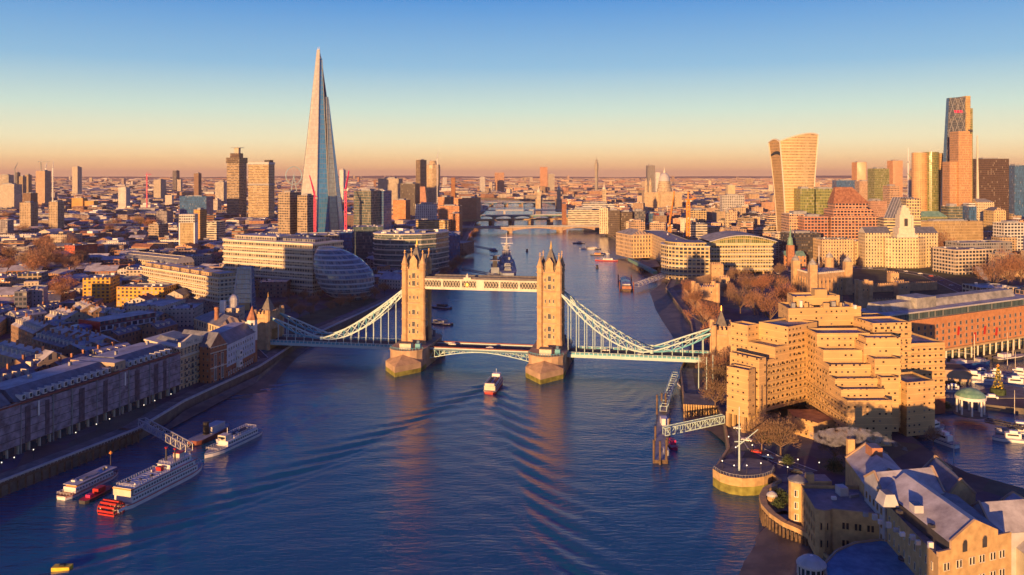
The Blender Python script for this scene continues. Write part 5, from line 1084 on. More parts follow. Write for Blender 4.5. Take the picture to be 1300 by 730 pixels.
to = bpy.data.objects.new('carved_lettering', tme); COL.objects.link(to); to.parent = r; p = Vector(g.at(g.w/2-1, -.42, 27.3))-r.location; to.location = p; to.rotation_euler = (R(90), 0, g.rz)
a = MB(); q = [tuple(cc+(Vector(p)-cc)*.7) for p in P]; a.prism(q, 26, 29, 'slate', top='slate', poly1=[tuple(cc+(Vector(p)-cc)*.5) for p in P]); a.build('roof', r)
wm = win_mesh(1.1, 1.7, 'cream'); windows(r, wm, g, np.arange(2.2, g.w-1.5, 2.9), [8, 11.4, 14.8, 18.2, 23.1]); windows(r, wm, f, np.arange(2.2, f.w-1.5, 3.4), [15.5, 19, 23.1])
for k in range(4):
    b = MB(); s = 4.2+k*(g.w-9)/3
    for z in (7.4, 10.8, 14.2, 17.6): b.prism(g.quad(s, s+1.6, -1.2, 0), z, z+.25, 'grey', bottom=True); b.prism(g.quad(s, s+1.6, -1.2, -1.1), z+.25, z+1.2, 'dark')
    b.build('balcony', r)
OCC.append((cc, 26))
# ---- brick gable brewhouse with weatherboarded flank, white turret and cupola
B0, B1 = G(266, 420, 24), G(288, 417, 24); f = Fr(A2[:2]+(Vector(f.a)*0) if False else G(267, 487, 5)[:2], G(288, 480, 5)[:2]); r = root('gabled_brewhouse', 'red brick riverside brewhouse gable with tall leaded windows beside the cream mill', 'brewhouse', (*f.at(f.w/2, 8), 5))
a = MB(); a.prism(f.quad(0, f.w, 0, 24), 4, 24, 'plaster', BRK, top=False); a.face([f.at(0, 0, 24), f.at(f.w, 0, 24), f.at(f.w/2, 0, 31)], 'brickp'); a.face([f.at(f.w, 24, 24), f.at(0, 24, 24), f.at(f.w/2, 24, 31)], 'brickp'); a.build('wall', r)
a = MB(); a.face([f.at(0, 0, 24), f.at(f.w/2, 0, 31), f.at(f.w/2, 24, 31), f.at(0, 24, 24)], 'slate'); a.face([f.at(f.w/2, 0, 31), f.at(f.w, 0, 24), f.at(f.w, 24, 24), f.at(f.w/2, 24, 31)], 'slate'); a.build('roof', r)
wt = win_mesh(1.7, 6.2, 'white', mull=2); windows(r, wt, f, [f.w*.3, f.w*.72], [13.5, 6.2]); OCC.append((Vector(f.at(5, 12)), 16))
b = MB()
for z in (12.6, 20.6, 23.6): b.prism(f.quad(-.1, f.w+.1, -.25, 0), z, z+.5, 'cream', bottom=True)
b.build('stone_band', r)
roofmat('clapboard', (.42, .46, .56), (.60, .62, .70), .3)
g = Fr(G(288.5, 480, 5)[:2], G(324, 460, 5)[:2]); r = root('weatherboard_warehouse', 'pale blue weatherboarded warehouse with slate mansard next to the brick gable', 'warehouse', (*g.at(g.w/2, 8), 5)); a = MB(); a.prism(g.quad(0, g.w, 0, 20), 4, 11, 'plaster', BRK, top=False); a.prism(g.quad(0, g.w, 0, 20), 11, 23, 'clapboard', top=False); a.build('wall', r)
a = MB(); a.prism(g.quad(-.3, g.w+.3, -.3, 20.3), 23, 28.5, 'slate', poly1=g.quad(1, g.w-1, 6, 14), top='frost'); a.build('roof', r)
windows(r, win_mesh(1.2, 1.7, 'white'), g, np.arange(2, g.w-2, 3.1), [6.3, 12.2, 15.9, 19.4])
for s, z in ((g.w*.36, 14.2), (g.w*.36, 8.2)): b = MB(); b.prism(g.quad(s-1.8, s+1.8, -2.0, -.02), z, z+3.8, 'white', bottom=True); b.prism(g.quad(s-1, s+1, -2.05, -2.0), z+1.2, z+2.6, 'glass'); b.build('oriel', r)
OCC.append((Vector(g.at(g.w/2, 10)), 20))
pt = g.at(g.w+1.5, 2.5); r = root('white_turret', 'white octagonal weatherboarded turret with orange cone roof by the south abutment', 'turret', (*pt, 5)); b = MB(); b.lathe((*pt, 0), [(3.0, 4), (3.0, 18)], 'brickp', 8); b.lathe((*pt, 0), [(3.1, 18.01), (3.1, 30)], 'white', 8); b.build('shaft', r); b = MB(); b.lathe((*pt, 0), [(3.4, 30), (1.9, 33.5), (.1, 38)], 'tile', 8); b.build('cone_roof', r)
b = MB()
for k in range(3): b.prism(Fr(pt, (pt[0]+1, pt[1]+.2)).quad(-.4, .5, -3.25, -3.0), 20+k*3.4, 21.6+k*3.4, 'glass')
b.build('window', r)
pt = XU(295, 560), 560; r = root('brewhouse_cupola', 'white stone boilerhouse with domed cupola above the brewhouse roofs', 'cupola', (*pt, 5)); b = MB(); b.box((pt[0], pt[1], 4), (13, 12, 22), 'plaster', col=(.62, .5, .36), top='frost'); b.build('base_block', r); b = MB(); b.lathe((pt[0]+.8, pt[1], 26), [(3.2, 0), (3.2, 4.5), (3.5, 4.6), (3.0, 6.4), (1.8, 7.8), (.1, 8.6)], 'palegrey', 12); b.build('dome', r)
b = MB(); b.box((pt[0]-4.6, pt[1]-5, 20), (3.4, 3.2, 11), 'white'); b.build('white_flue', r)
pt = XU(275, 540), 540; r = root('brick_chimney', 'round dark red brick chimney in front of the gabled hall roof', 'chimney', (*pt, 5)); b = MB(); b.lathe((*pt, 0), [(1.8, 4), (1.35, 27.6), (1.6, 27.8), (1.6, 28.8), (1.3, 28.9), (1.3, 29.2)], 'brickp', 12); b.build('shaft', r)
f = Fr(G(246, 402, 20)[:2], G(279, 413, 20)[:2]); bld('hipped_hall', 'cream hall with brown hipped roof behind the brick chimney', 'hall', f, 20, 19, 'arcade', (.62, .48, .30), roof='hip', rm='slate', rh=5)
# red and white long block
f = Fr(G(127, 411, 22)[:2], G(201, 398.5, 22)[:2]); r = root('red_end_block', 'long block with white fascia and bright red end wall on the left bank', 'block', (*f.at(f.w/2, 10), 5)); w2 = f.w; b = MB(); b.prism(f.quad(0, w2, 0, 20), 4, 17, 'flats', (.40, .26, .14), top=False); b.build('wall', r)
b = MB(); b.prism(f.quad(-.4, w2+.4, -.6, 20.4), 17, 20.2, 'grid', (.62, .60, .62), bottom=True, top='flatroof'); b.prism(f.quad(1, w2-1, 1.5, 18), 20.2, 23, 'office', (.2, .08, .08), top='frost'); b.build('upper_storey', r); b = MB(); b.prism(f.quad(-1.2, -.5, -.8, 21), 4, 23.2, 'red'); b.build('red_end_wall', r)
for k in range(2): OCC.append((Vector(f.at(w2*(k+.5)/2, 10)), 18))
# blue drum in the left roofscape
pt = XU(103, 520), 520; r = root('blue_drum_roof', 'bright blue drum roof standing amid frosty roofs left', 'drum', (*pt, 5)); b = MB(); b.lathe((*pt, 0), [(7, 4), (7, 20), (6, 21)], 'blue', 16); b.build('drum', r); b = MB(); b.lathe((pt[0]-9, pt[1]-2, 0), [(8, 4), (8, 15), (5, 17.5)], 'darkslate', 16); b.build('lower_drum', r); OCC.append((Vector(pt), 15))
# ---- frosty pitched roofs of the lower left quarter
RT = [ # uL,vL,uR,vR at eaves height z, thickness, z, rise, roof, wall colour, facade, label
 (-10, 447, 48, 462, 16, 19, 5, 'frost', TAN, 'arcade', 'tan arcaded warehouse with pale pitched roof at the left edge'),
 (2, 452, 26, 440, 16, 17, 4, 'frost', BRN, 'brick', 'short frosty roofed shed behind the arcaded warehouse'),
 (14, 412, 42, 424, 18, 17, 5, 'frost', BRN, 'brick', 'brick building with half lit frosty pitched roof, left'),
 (-6, 414, 10, 402, 18, 15, 3, 'frost', ORG, 'plaster', 'small orange walled building cut by the left edge'),
 (40, 430, 99, 447, 15, 17, 4.5, 'slate', BRN, 'brick', 'long terrace with dark blue slate roof and dormers running to the right'),
 (22, 403, 60, 397, 16, 16, 4, 'frost', GRY, 'plaster', 'long blue roofed shed behind the half lit frosty roof'),
 (57, 401, 80, 407, 20, 17, 5, 'frost', TAN, 'brick', 'building with bright sunlit frosty roof slope in the left roofscape'),
 (60, 415, 95, 409, 14, 15, 3, 'frost', BRN, 'brick', 'low brick range below the blue drum'),
 (58, 422, 69, 430, 16, 19, 4, 'frost', BRK, 'brick', 'first frosty cross gable of five, counting from the left'),
 (70, 424, 80, 432, 16, 18.5, 4, 'frost', BRK, 'brick', 'second frosty cross gable of five, counting from the left'),
 (81, 426, 91, 434, 16, 18, 4, 'frost', BRK, 'brick', 'third frosty cross gable of five, counting from the left'),
 (92, 429, 102, 437, 16, 17.5, 4, 'frost', BRK, 'brick', 'fourth frosty cross gable of five, counting from the left'),
 (103, 432, 116, 440, 16, 17.5, 4, 'frost', BRK, 'brick', 'fifth frosty cross gable of five, counting from the left'),
 (108, 446, 146, 434, 18, 18, 3.5, 'frost', BRN, 'brick', 'wide frosty roofed building below the red end wall'),
 (128, 452, 172, 442, 14, 18, 3, 'frost', TAN, 'brick', 'frosty roofed range between the netted warehouse and the red ended block'),
 (0, 492, 52, 477, 20, 17, 6, 'slate', BRN, 'brick', 'steep blue slate roofed warehouse right behind the netting, far left'),
 (40, 470, 86, 456, 18, 17, 5, 'slate', BRN, 'brick', 'second steep slate roofed warehouse behind the netting'),
 (84, 470, 128, 455, 14, 16, 4, 'slate', BRK, 'brick', 'brick range with orange lit parapet behind the netted warehouse'),
 (92, 388, 103, 394, 14, 14, 4, 'frost', BRN, 'brick', 'small gabled house with lit frost roof below the orange block'),
 (104, 391, 116, 397, 12, 13, 3.5, 'frost', BRN, 'brick', 'second small gabled house below the orange block'),
 (118, 394, 132, 398, 12, 13, 3.5, 'frost', TAN, 'brick', 'third small gabled house below the orange block'),
 (134, 397, 150, 401, 12, 13, 3.5, 'frost', TAN, 'brick', 'fourth small gabled house below the orange block'),
 (0, 397, 22, 391, 14, 13, 3, 'frost', GRY, 'plaster', 'low grey shed with frosted roof at the left edge'),
 (56, 392, 80, 388, 12, 12, 3, 'slate', GRY, 'plaster', 'low dark roofed shed right of the mauve block'),
 (176, 400, 196, 406, 14, 16, 4, 'slate', BRN, 'brick', 'dark roofed house behind the cream mill'),
 (150, 426, 180, 418, 12, 17, 3, 'slate', BRN, 'brick', 'dark roofed range between the red ended block and the cream mill'),
 (200, 418, 226, 411, 12, 18, 3.5, 'slate', BRN, 'brick', 'dark roofed range immediately behind the cream mill'),
]
for (uL, vL, uR, vR, t, z, rh, rm, cl, fm, lb) in RT:
    f = FR(uL, vL, uR, vR, z)
    def ex(w_, ro, f, r, z=z, rh=rh, t=t, n=lb):
        rr = random.Random(len(n)*7+int(z)); k = 0
        for i in range(max(1, int(f.w/9))):
            s = 3+i*9; c = MB()
            if s+1.2 > f.w: break
            c.prism(f.quad(s, s+1.2, t*.42, t*.42+1), z+rh*.4, z+rh+1.8, 'brickp', top='dark'); c.build('chimney', r)
        for i in range(int(f.w/5)):
            s = 2+i*5; c = MB()
            if s+1 > f.w: break
            c.prism(f.quad(s, s+1.4, t*.12 if f.w > t else .4, t*.3), z+.1, z+rh*.75, 'cream', top='slate'); c.build('dormer', r)
    bld('pitched_warehouse' if f.w > 22 else 'gabled_house', lb, 'warehouse' if f.w > 22 else 'house', f, t, z, fm, cl, roof='gable', rm=rm, rh=rh, extra=ex)
# ---- beige concrete hotel on the north bank
HC = (.56, .38, .18); r = root('concrete_hotel', 'huge stepped beige concrete hotel on the north bank right of the bridge', 'hotel', (160, 380, 5))
facade('hotelconc', 2.6, 2.95, .34, .26, glass=(.035, .028, .02), band=1, cur=.25, gate=.45)
I0, O0 = Vector((136, 382)), Vector((137.5, 339)); R0 = Vector((155.5, 344)); L0 = Vector((110, 364)); E0_ = Vector((106, 360)); 
def hblock(P, z0, z1, nm='wall_block', top='flatroof'):
    b = MB(); P = [tuple(p) for p in P]; b.prism(P, z0, z1+.9, 'hotelconc', HC, top=False)
    c = sum((Vector(p) for p in P), Vector((0, 0)))/len(P); Q = [tuple(Vector(p)+(c-Vector(p)).normalized()*.6) for p in P]
    b.face([(*p, z1) for p in (Q if sum(P[i][0]*P[(i+1) % len(P)][1]-P[(i+1) % len(P)][0]*P[i][1] for i in range(len(P))) > 0 else Q[::-1])], top)
    for i in range(len(P)):
        a_, b_, ai, bi = P[i], P[(i+1) % len(P)], Q[i], Q[(i+1) % len(P)]
        b.face([(*a_, z1+.9), (*b_, z1+.9), (*bi, z1+.9), (*ai, z1+.9)], 'concrete'); b.face([(*ai, z1), (*bi, z1), (*bi, z1+.9), (*ai, z1+.9)], 'concrete')
    return b.build(nm, r)
fa = Fr(L0, I0); fb = Fr(I0, O0); fc_ = Fr(O0, R0)
blocks = []
# west wing (front facade fa)
hblock(fa.quad(0, 9, 0, 14), 12, 33.5); hblock(fa.quad(9.01, 18, .0, 15), 12, 38.5); hblock(fa.quad(18.01, fa.w+8, .0, 16), 12, 46.5); hblock(fa.quad(10, 18, 16.01, 26), 5, 45.5)
hblock(Fr(E0_-fa.a*1, L0).quad(-5.6, 0, -.6, 10), 12.0, 31.5); hblock(fa.quad(-4.6, -.01, -2.2, 14), 5, 35.5)
# stilts under the west wing
b = MB()
for s in (-12.5, -9, -5.5):
    b.prism(fa.quad(s, s+1.4, -.5, 1.2), 5, 12, 'concrete'); b.build('stilt', r); b = MB(); b.prism(fa.quad(s, s+1.4, 8, 9.5), 5, 12, 'concrete'); b.build('stilt', r); b = MB(); b = MB(); b.prism(fa.quad(0, fa.w, 4, 14), 4.9, 12, 'glassy', DRK); b.build('undercroft', r)
# south-east wing: facade fb looks at the river, terraces step down towards the viewer
def fq(s0, s1, t0, t1): return [fb.at(s0, t0), fb.at(s1, t0), fb.at(s1, t1), fb.at(s0, t1)]
steps = [(0, 12, 44.5), (12.01, 19, 38.5), (19.01, 25, 33.5), (25.01, 31, 29.0), (31.01, 37, 26.0), (37.01, fb.w, 23.0)]
for s0, s1, z in steps: hblock(fq(s0, s1, 0, 18.5 if z < 40 else 24), 5 if z < 30 else 9, z)
hblock(fq(12, 20, 18.6, 34), 8, 44); hblock(fq(20.1, 28, 18.6, 30), 8, 36.5); hblock(fq(28.1, 34, 18.6, 26), 8, 30)
# core and right wing
hblock([(131, 392), (168, 398), (166, 416), (132, 410)], 8, 52); hblock([(136, 400), (160, 404), (159, 414), (137, 412)], 52.9, 56.5); hblock([(168.1, 396), (184, 398), (183, 414), (167, 412)], 8, 46)
fd = Fr((165, 378), (184, 381)); hblock(fd.quad(0, fd.w, 0, 16), 5, 47.5); fe = Fr((184.3, 383), (202, 386)); hblock(fe.quad(0, fe.w, 0, 24), 8, 37.2); hblock([(154, 362), (172, 366), (170, 380), (153, 377)], 5, 41.5)
hblock([(168, 352), (182, 356), (180, 372), (166, 368)], 5, 27); b = MB(); b.prism(fe.quad(-20, fe.w, -.3, 10), 4.9, 12.4, 'redbrown', bottom=True); b.build('brown_podium', r)
b = MB(); b.prism([(122, 366), (134, 366), (137, 352), (128, 346), (121, 356)], 5, 12.5, 'hotelconc', HC, top='tile'); b.prism([(128, 345), (136.5, 350), (137, 340), (131, 338)], 5, 9.2, 'glassy', TAN, top='redbrown'); b.build('entrance_pavilion', r)
hw1 = win_mesh(1.5, 1.0, 'concrete', mull=1, glass='black'); hw2 = win_mesh(.8, 1.1, 'concrete', mull=0, glass='black')
rw = random.Random(5); cnt = 0
cand = []
for fr_, s0, s1, z0, z1, stp in ((fa, 1.5, fa.w-1, 13.5, 33, 3.2), (fb, 2.5, fb.w-1.5, 8, 22, 3.2), (fc_, 3, fc_.w-1, 8, 21, 3.6), (fe, 1.5, fe.w-1, 14, 36, 2.9), (fd, 1.5, fd.w-1, 22, 46, 3.0), (fa, 19.5, fa.w-1, 34, 45, 3.2), (fb, 13, 24, 23.5, 32, 3.0), (fb, 3, 12, 24, 43, 3.0)):
    for z in np.arange(z0, z1, 2.95):
        for s in np.arange(s0, s1, stp): cand.append((fr_, s, z))
rw.shuffle(cand)
for fr_, s, z in cand[:100]: windows(r, hw1 if rw.random() < .6 else hw2, fr_, [s], [z], t=-.05)
wb = MB()
for fr_, s, z in cand[100:420]: wb.prism(fr_.quad(s-.6, s+.6, -.08, 0), z, z+1.0, 'black', bottom=True)
o = wb.build('window', r); o['kind'] = 'stuff'
for fr_, w0, w1, z0, z1 in ((fa, 0, fa.w, 13, 33), (fb, 0, fb.w, 10, 23), (fc_, 0, fc_.w, 8, 23), (fe, 0, fe.w, 13, 37), (fd, 0, fd.w, 15, 47)):
    b = MB()
    for z in np.arange(z0, z1, 2.95): b.prism(fr_.quad(w0, w1, -.45, 0), z-1.0, z-.15, 'concrete', bottom=True)
    b.build('balcony_front', r)
b = MB(); rr_ = random.Random(8)
for k in range(26): b.box((rr_.uniform(134, 165), rr_.uniform(394, 408), 52), (rr_.uniform(.8, 3), rr_.uniform(.8, 2.5), rr_.uniform(.8, 3.5)), rr_.choice(['concrete', 'white', 'grey', 'concrete'])); b.build('plant_unit', r); b = MB()
b.box((150, 404, 56.5), (6, 5, 4), 'concrete'); b.build('lift_house', r)
for p in ((110, 370), (125, 382), (145, 395), (145, 360), (165, 385), (185, 395), (160, 405), (170, 365), (150, 345)): OCC.append((Vector(p), 20))
# ---- orange brick dockside hotel on columns
f = Fr(G(1128, 409, 33)[:2], G(1316, 384, 33)[:2]); w2 = f.w; r = root('brick_dock_hotel', 'long orange brick dockside building on a colonnade with glazed top floor', 'hotel', (*f.at(w2/2, 12), 5)); OB = (.50, .23, .10)
a = MB(); a.prism(f.quad(0, w2, 0, 24), 13, 32, 'plaster', OB, top='flatroof') if False else a.prism(f.quad(0, w2, 0, 24), 13, 32, 'brickp', top='flatroof'); 
mat('orangebrick', OB, .8, .18, .5); a = MB(); a.prism(f.quad(0, w2, 0, 24), 13, 32, 'orangebrick', top='flatroof'); a.build('wall', r)
a = MB(); a.prism(f.quad(-1, w2+1, -1, 25), 11.8, 13, 'concrete', bottom=True); a.build('beam', r); a = MB(); a.prism(f.quad(1, w2-1, 1.5, 22), 32, 36, 'glassy', (.25, .25, .2), top='flatroof'); a.prism(f.quad(0, w2, .3, 23), 36, 36.8, 'palegrey', bottom=True, top='frost'); a.build('glazed_top_floor', r)
a = MB(); a.prism(f.quad(6, w2-10, 8, 20), 36.8, 41, 'leadroof', top='leadroof', poly1=f.quad(6, w2-10, 10, 18)); a.prism(f.quad(34, 52, 6.5, 20), 36.8, 43, 'leadroof'); a.build('upper_roof', r)
for s in np.arange(2, w2-1, 6.2):
    b = MB(); b.bar(f.at(s, 0, 4), f.at(s, 0, 11.8), 1.1, 'cream', n=8); b.build('column', r)
b = MB(); b.prism(f.quad(1, w2-1, 6, 22), 4, 11.8, 'glassy', YEL); b.build('undercroft', r); ow = win_mesh(1.5, 1.9, 'grey', sill=False, mull=1)
windows(r, ow, f, list(np.arange(4, w2-2, 5.6)), [14.3, 18.2, 22.1, 26.0], t=-.03)
b = MB()
for s in (62, 88, 100, 78): b.bar(f.at(s, -.8, 14+(s % 7)), f.at(s+.8, -.9, 19+(s % 7)), .8, 'red'); b.build('red_banner', r); b = MB()
for k in range(6): OCC.append((Vector(f.at(w2*(k+.5)/6, 12)), 18))
# ---- medieval keep
Kn, Kl, Kr = Vector((266, 732)), Vector((XU(1010, 768), 768)), Vector((XU(1076, 757), 757)); Kb = Kl+Kr-Kn; r = root('castle_keep', 'square pale stone castle keep with four corner turrets and a flagpole', 'castle', (*((Kn+Kb)/2), 5)); P = [tuple(p) for p in (Kl, Kn, Kr, Kb)]
a = MB(); a.prism(P, 4, 26, 'towerstone', top='leadroof'); a.build('wall', r); cc = (Kn+Kb)/2
for (p, q) in ((Kl, Kn), (Kn, Kr)):
    f = Fr(p, q); b = MB()
    for s in np.arange(1, f.w, 2.6): b.prism(f.quad(s, s+1.5, -.1, .7), 26, 27.6, 'cream')
    for s in np.arange(4, f.w-2, 5.5): b.prism(f.quad(s, s+1.2, -.8, 0), 5, 22, 'towerstone')
    b.build('battlement', r); windows(r, win_mesh(1.3, 2.4, 'cream', mull=0, glass='black'), f, list(np.arange(6.8, f.w-3, 5.5)), [10, 17.5])
for i, p in enumerate((Kl, Kn, Kr, Kb)):
    b = MB(); rr = 4.4 if i == 3 else 3.6
    b.box((p.x, p.y, 4), (rr*1.8, rr*1.8, 31), 'towerstone') if i != 3 else b.lathe((p.x, p.y, 0), [(4.2, 4), (4.2, 35)], 'towerstone', 12); b.lathe((p.x, p.y, 0), [(3.4, 35), (3.6, 35.6), (3.0, 37.2), (1.4, 38.6), (.2, 41)], 'leadroof', 10); b.build('turret', r)
b = MB(); b.bar((cc.x-6, cc.y-10, 26), (cc.x-6, cc.y-10, 50), .7, 'white', wd2=.35); b.build('flagpole', r); OCC.append((cc, 44))
# fortress gatehouse and curtain walls
def small_keep(u, v, D, w_, d_, z, lb, nm='stone_gatehouse', m='towerstone', rot=0, tw=1):
    x = XU(u, D); f = Fr((x-w_/2, D), (x+w_/2*math.cos(rot)+w_/2*(1-1), D+w_*math.sin(rot))); r = root(nm, lb, 'gatehouse', (*f.at(f.w/2, d_/2), 5)); b = MB(); b.prism(f.quad(0, f.w, 0, d_), 4, z, m, top='leadroof'); b.build('wall', r); b = MB()
    for s in np.arange(0, f.w-.8, 2): b.prism(f.quad(s, s+1.1, -.1, .5), z, z+1.3, m); b.prism(f.quad(s, s+1.1, d_-.5, d_+.1), z, z+1.3, m)
    b.build('battlement', r)
    if tw:
        for s, t in ((0, 0), (f.w, 0), (f.w, d_), (0, d_)): b = MB(); b.lathe((*f.at(s, t), 0), [(2.1, 4), (2.1, z+3.5)], m, 8); b.build('turret', r)
    windows(r, win_mesh(.9, 1.6, 'cream', mull=0, glass='black'), f, [f.w*.3, f.w*.7], [z-5]); OCC.append((Vector(f.at(f.w/2, d_/2)), max(w_, d_)*.6+4))
small_keep(898, 385, 690, 17, 14, 21, 'tan river gatehouse with four turrets behind the bridge chain')
small_keep(921, 372, 745, 8, 8, 22, 'slender square stone tower left of the square keep', tw=0)
small_keep(911, 350, 840, 12, 9, 23, 'pale stone tower with small lantern below the curved stone office', tw=0)
small_keep(1099, 385, 690, 8, 8, 23, 'left shaded drum towered block right of the keep')
small_keep(1148, 375, 740, 10, 10, 18, 'sunlit low square tower among dark roofs right of the keep', tw=0)
small_keep(1136, 366, 800, 8, 8, 19, 'small lit stone tower on the far castle wall', tw=0)
for i, (p, q, lb) in enumerate((((868, 378), (915, 425), 'long curtain wall beside the river gatehouse'), ((1000, 392), (1070, 388), 'castle wall below the square keep'), ((1080, 372), (1190, 368), 'far castle wall in shade right of the keep'), ((1090, 392), (1175, 392), 'nearer castle wall in shade behind the brick dockside building'), ((868, 366), (930, 352), 'castle wall facing the glass offices'))):
    a_, c_ = G(*p, 5), G(*q, 5); f = Fr(a_[:2], c_[:2]); b = MB(); b.prism(f.quad(0, f.w, 0, 2.4), 4, 12, 'towerstone')
    for s in np.arange(0, f.w-1, 2.4): b.prism(f.quad(s, s+1.3, 0, .6), 12, 13.2, 'towerstone')
    tag(b.build('castle_wall'), lb, 'wall')
# ---- white stone port authority tower building
D = 960; X = lambda u: XU(u, D); r = root('white_stone_palace', 'white stone building with tall stepped central tower behind the bare plane trees', 'building', (X(1155), D+25, 5)); WS = (.72, .58, .34)
b = MB(); b.prism([(X(1128), D+8), (X(1140), D), (X(1166), D), (X(1180), D+8), (X(1180), D+40), (X(1128), D+40)], 4, ZV(302, D), 'stone', WS, top='leadroof'); b.build('portico_block', r)
b = MB()
for i, (uL, uR, uc) in enumerate(((1105, 1138, 0), (1164, 1199, 0))):
    f = Fr((X(uL), D+14+(0 if i == 0 else -4)), (X(uR), D+14)); b.prism(f.quad(0, f.w, 0, 20), 4, ZV(297, D), 'stone', (.64, .52, .32), top='leadroof'); b.gable([f.at(0, 20), f.at(0, 0), f.at(f.w, 0), f.at(f.w, 20)], ZV(297, D), 7, 'slate', 'cream'); b.build('side_wing', r); b = MB()
b.build('side_wing', r) if 0 else None; b = MB(); zz = [ZV(v, D) for v in (303, 298, 290, 273, 268, 264, 261)]
for (wd, z0, z1) in ((24, zz[0], zz[1]), (19, zz[1], zz[2]), (14.5, zz[2], zz[3]), (11.5, zz[3], zz[4]), (8.5, zz[4], zz[5]), (4.5, zz[5], zz[6])): b.box((X(1154.5), D+14, z0), (wd, wd*.8, z1-z0-.01), 'cream')
for sx in (-7, 7): b.box((X(1154.5)+sx, D+8, zz[2]), (2.4, 2.4, zz[3]-zz[2]-1), 'cream')
b.build('central_tower', r); b = MB(); b.box((X(1154.5), D+8.1, zz[2]+2), (4, .4, 9), 'dark'); b.build('niche', r)
for k in range(3): OCC.append((Vector((X(1125+k*28), D+22)), 28))
# ---- brick church with green spire
D = 985; X = lambda u: XU(u, D); r = root('brick_church', 'orange brick church with slender green copper spire above the dark avenue', 'church', (X(1008), D+12, 5)); b = MB(); q = [(X(996), D), (X(1022), D-4), (X(1022), D+16), (X(996), D+20)]; b.prism(q, 4, 17, 'arcade', (.56, .28, .14), top=False); b.gable([q[3], q[0], q[1], q[2]], 17, 5, 'copper', 'brickp'); b.build('nave', r)
b = MB(); b.box((X(1002.5), D-2, 4), (7.5, 7.5, 26), 'brickp'); b.build('tower', r); b = MB(); b.lathe((X(1002.5), D-2, 30), [(3.6, 0), (3.2, 3), (2.6, 7), (2.8, 8), (1.2, 10), (.1, 25)], 'copper', 8); b.build('spire', r); OCC.append((Vector((X(1008), D+8)), 22))
# ---- curved roof glass office and riverside curved stone office
D = 905; X = lambda u: XU(u, D); f = Fr((X(903), D), (X(982), D+2)); zt = ZV(309, D); r = root('arched_glass_office', 'broad glass office with white floor bands and shallow arched grey roof', 'office block', (*f.at(f.w/2, 20), 5)); b = MB(); b.prism(f.quad(0, f.w, 0, 44), 8, zt, 'office', (.60, .50, .26), top='flatroof'); b.build('wall', r); b = MB(); k_ = 10
for k in range(k_):
    s0, s1 = -3+(f.w+6)*k/k_, -3+(f.w+6)*(k+1)/k_; h = lambda s: zt+2.5+7*math.sin(math.pi*min(1, max(0, (s+3)/(f.w+6))))
    b.face([f.at(s0, -5, h(s0)), f.at(s1, -5, h(s1)), f.at(s1, 46, h(s1)+1), f.at(s0, 46, h(s0)+1)], 'leadroof'); b.face([f.at(s0, -5, h(s0)-.9), f.at(s1, -5, h(s1)-.9), f.at(s1, -5, h(s1)), f.at(s0, -5, h(s0))], 'palegrey')
    b.face([f.at(s0, -1.2, zt), f.at(s1, -1.2, zt), f.at(s1, -1.2, h(s1)-.9), f.at(s0, -1.2, h(s0)-.9)], 'greengl', YEL, [(s0, 0), (s1, 0), (s1, 6), (s0, 6)])
b.build('roof', r); fl_ = 6
for k in range(fl_): b = MB(); z = 11+(zt-11)*k/(fl_-1); b.prism(f.quad(-.5, f.w+.5, -1.0, 44.5), z-1.1, z, 'cream', bottom=True); b.build('floor_band', r)
b = MB()
for s in np.arange(3, f.w, 9): b.prism(f.quad(s, s+1.4, .2, 1.6), 4, 8, 'concrete')
b.build('column', r); OCC.append((Vector(f.at(18, 22)), 26)); OCC.append((Vector(f.at(50, 22)), 26))
D = 860; X = lambda u: XU(u, D); P = [(X(845), D+26), (X(850), D+10), (X(858), D+2), (X(868), D-2), (X(900), D-4), (X(902), D+40), (X(850), D+44)]; r = root('curved_stone_office', 'cream riverside office with curved bay front and many square windows', 'office block', (X(872), D+20, 5)); zt = ZV(313, D); b = MB(); b.prism(P, 4, zt, 'grid', (.62, .50, .28), top='flatroof'); b.build('wall', r)
cc = Vector((X(876), D+20)); b = MB()
Q = [tuple(cc+(Vector(p)-cc)*.86) for p in P]; b.prism(Q, zt, zt+4, 'office', YEL, top='flatroof'); b.build('attic', r)
for z in (10, 18, 26, zt): b = MB(); b.prism([tuple(cc+(Vector(p)-cc)*1.02) for p in P], z, z+.8, 'cream', bottom=True); b.build('floor_band', r)
OCC.append((cc, 34))
# customs house, gabled market hall
f = Fr((XU(782, 1130), 1130), (XU(802, 1080), 1080)); bld('customs_hall', 'pale stone hall with arched gable ends beside the river right of the bronze offices', 'hall', f, 30, ZV(297, 1100), 'arcade', (.66, .48, .28), roof='hip', rm='leadroof', rh=6)
f = Fr((XU(817, 1150), 1150), (XU(852, 960), 960)); bld('customs_house', 'very long pale stone riverside customs building behind bare trees', 'building', f, 26, ZV(300, 1050), 'stone', (.66, .50, .30), roof='flat', rm='leadroof')
f = Fr((XU(797, 1040), 1040), (XU(829, 905), 905)); b = MB(); b.prism(f.quad(0, f.w, 0, 5), 5, 8.5, 'copper'); tag(b.build('green_awning'), 'long teal green canopy along the north bank quay', 'canopy')
# piled river platform (north bank)
P = [G(809, 331, 6), G(833, 329, 6), G(838, 338, 6), G(815, 341, 6)]; r = root('river_platform', 'brown timber piled platform jutting into the river below the green canopy', 'platform', (*P[0][:2], 5)); b = MB(); b.prism([tuple(p[:2]) for p in P], 4.4, 6, 'timber', top='paving', bottom=True); b.build('deck', r)
for k in range(8): p = P[3].lerp(P[2], k/7); b = MB(); b.bar((p.x, p.y+.6, -3), (p.x, p.y+.6, 4.4), .9, 'timber', n=6); b.build('pile', r)
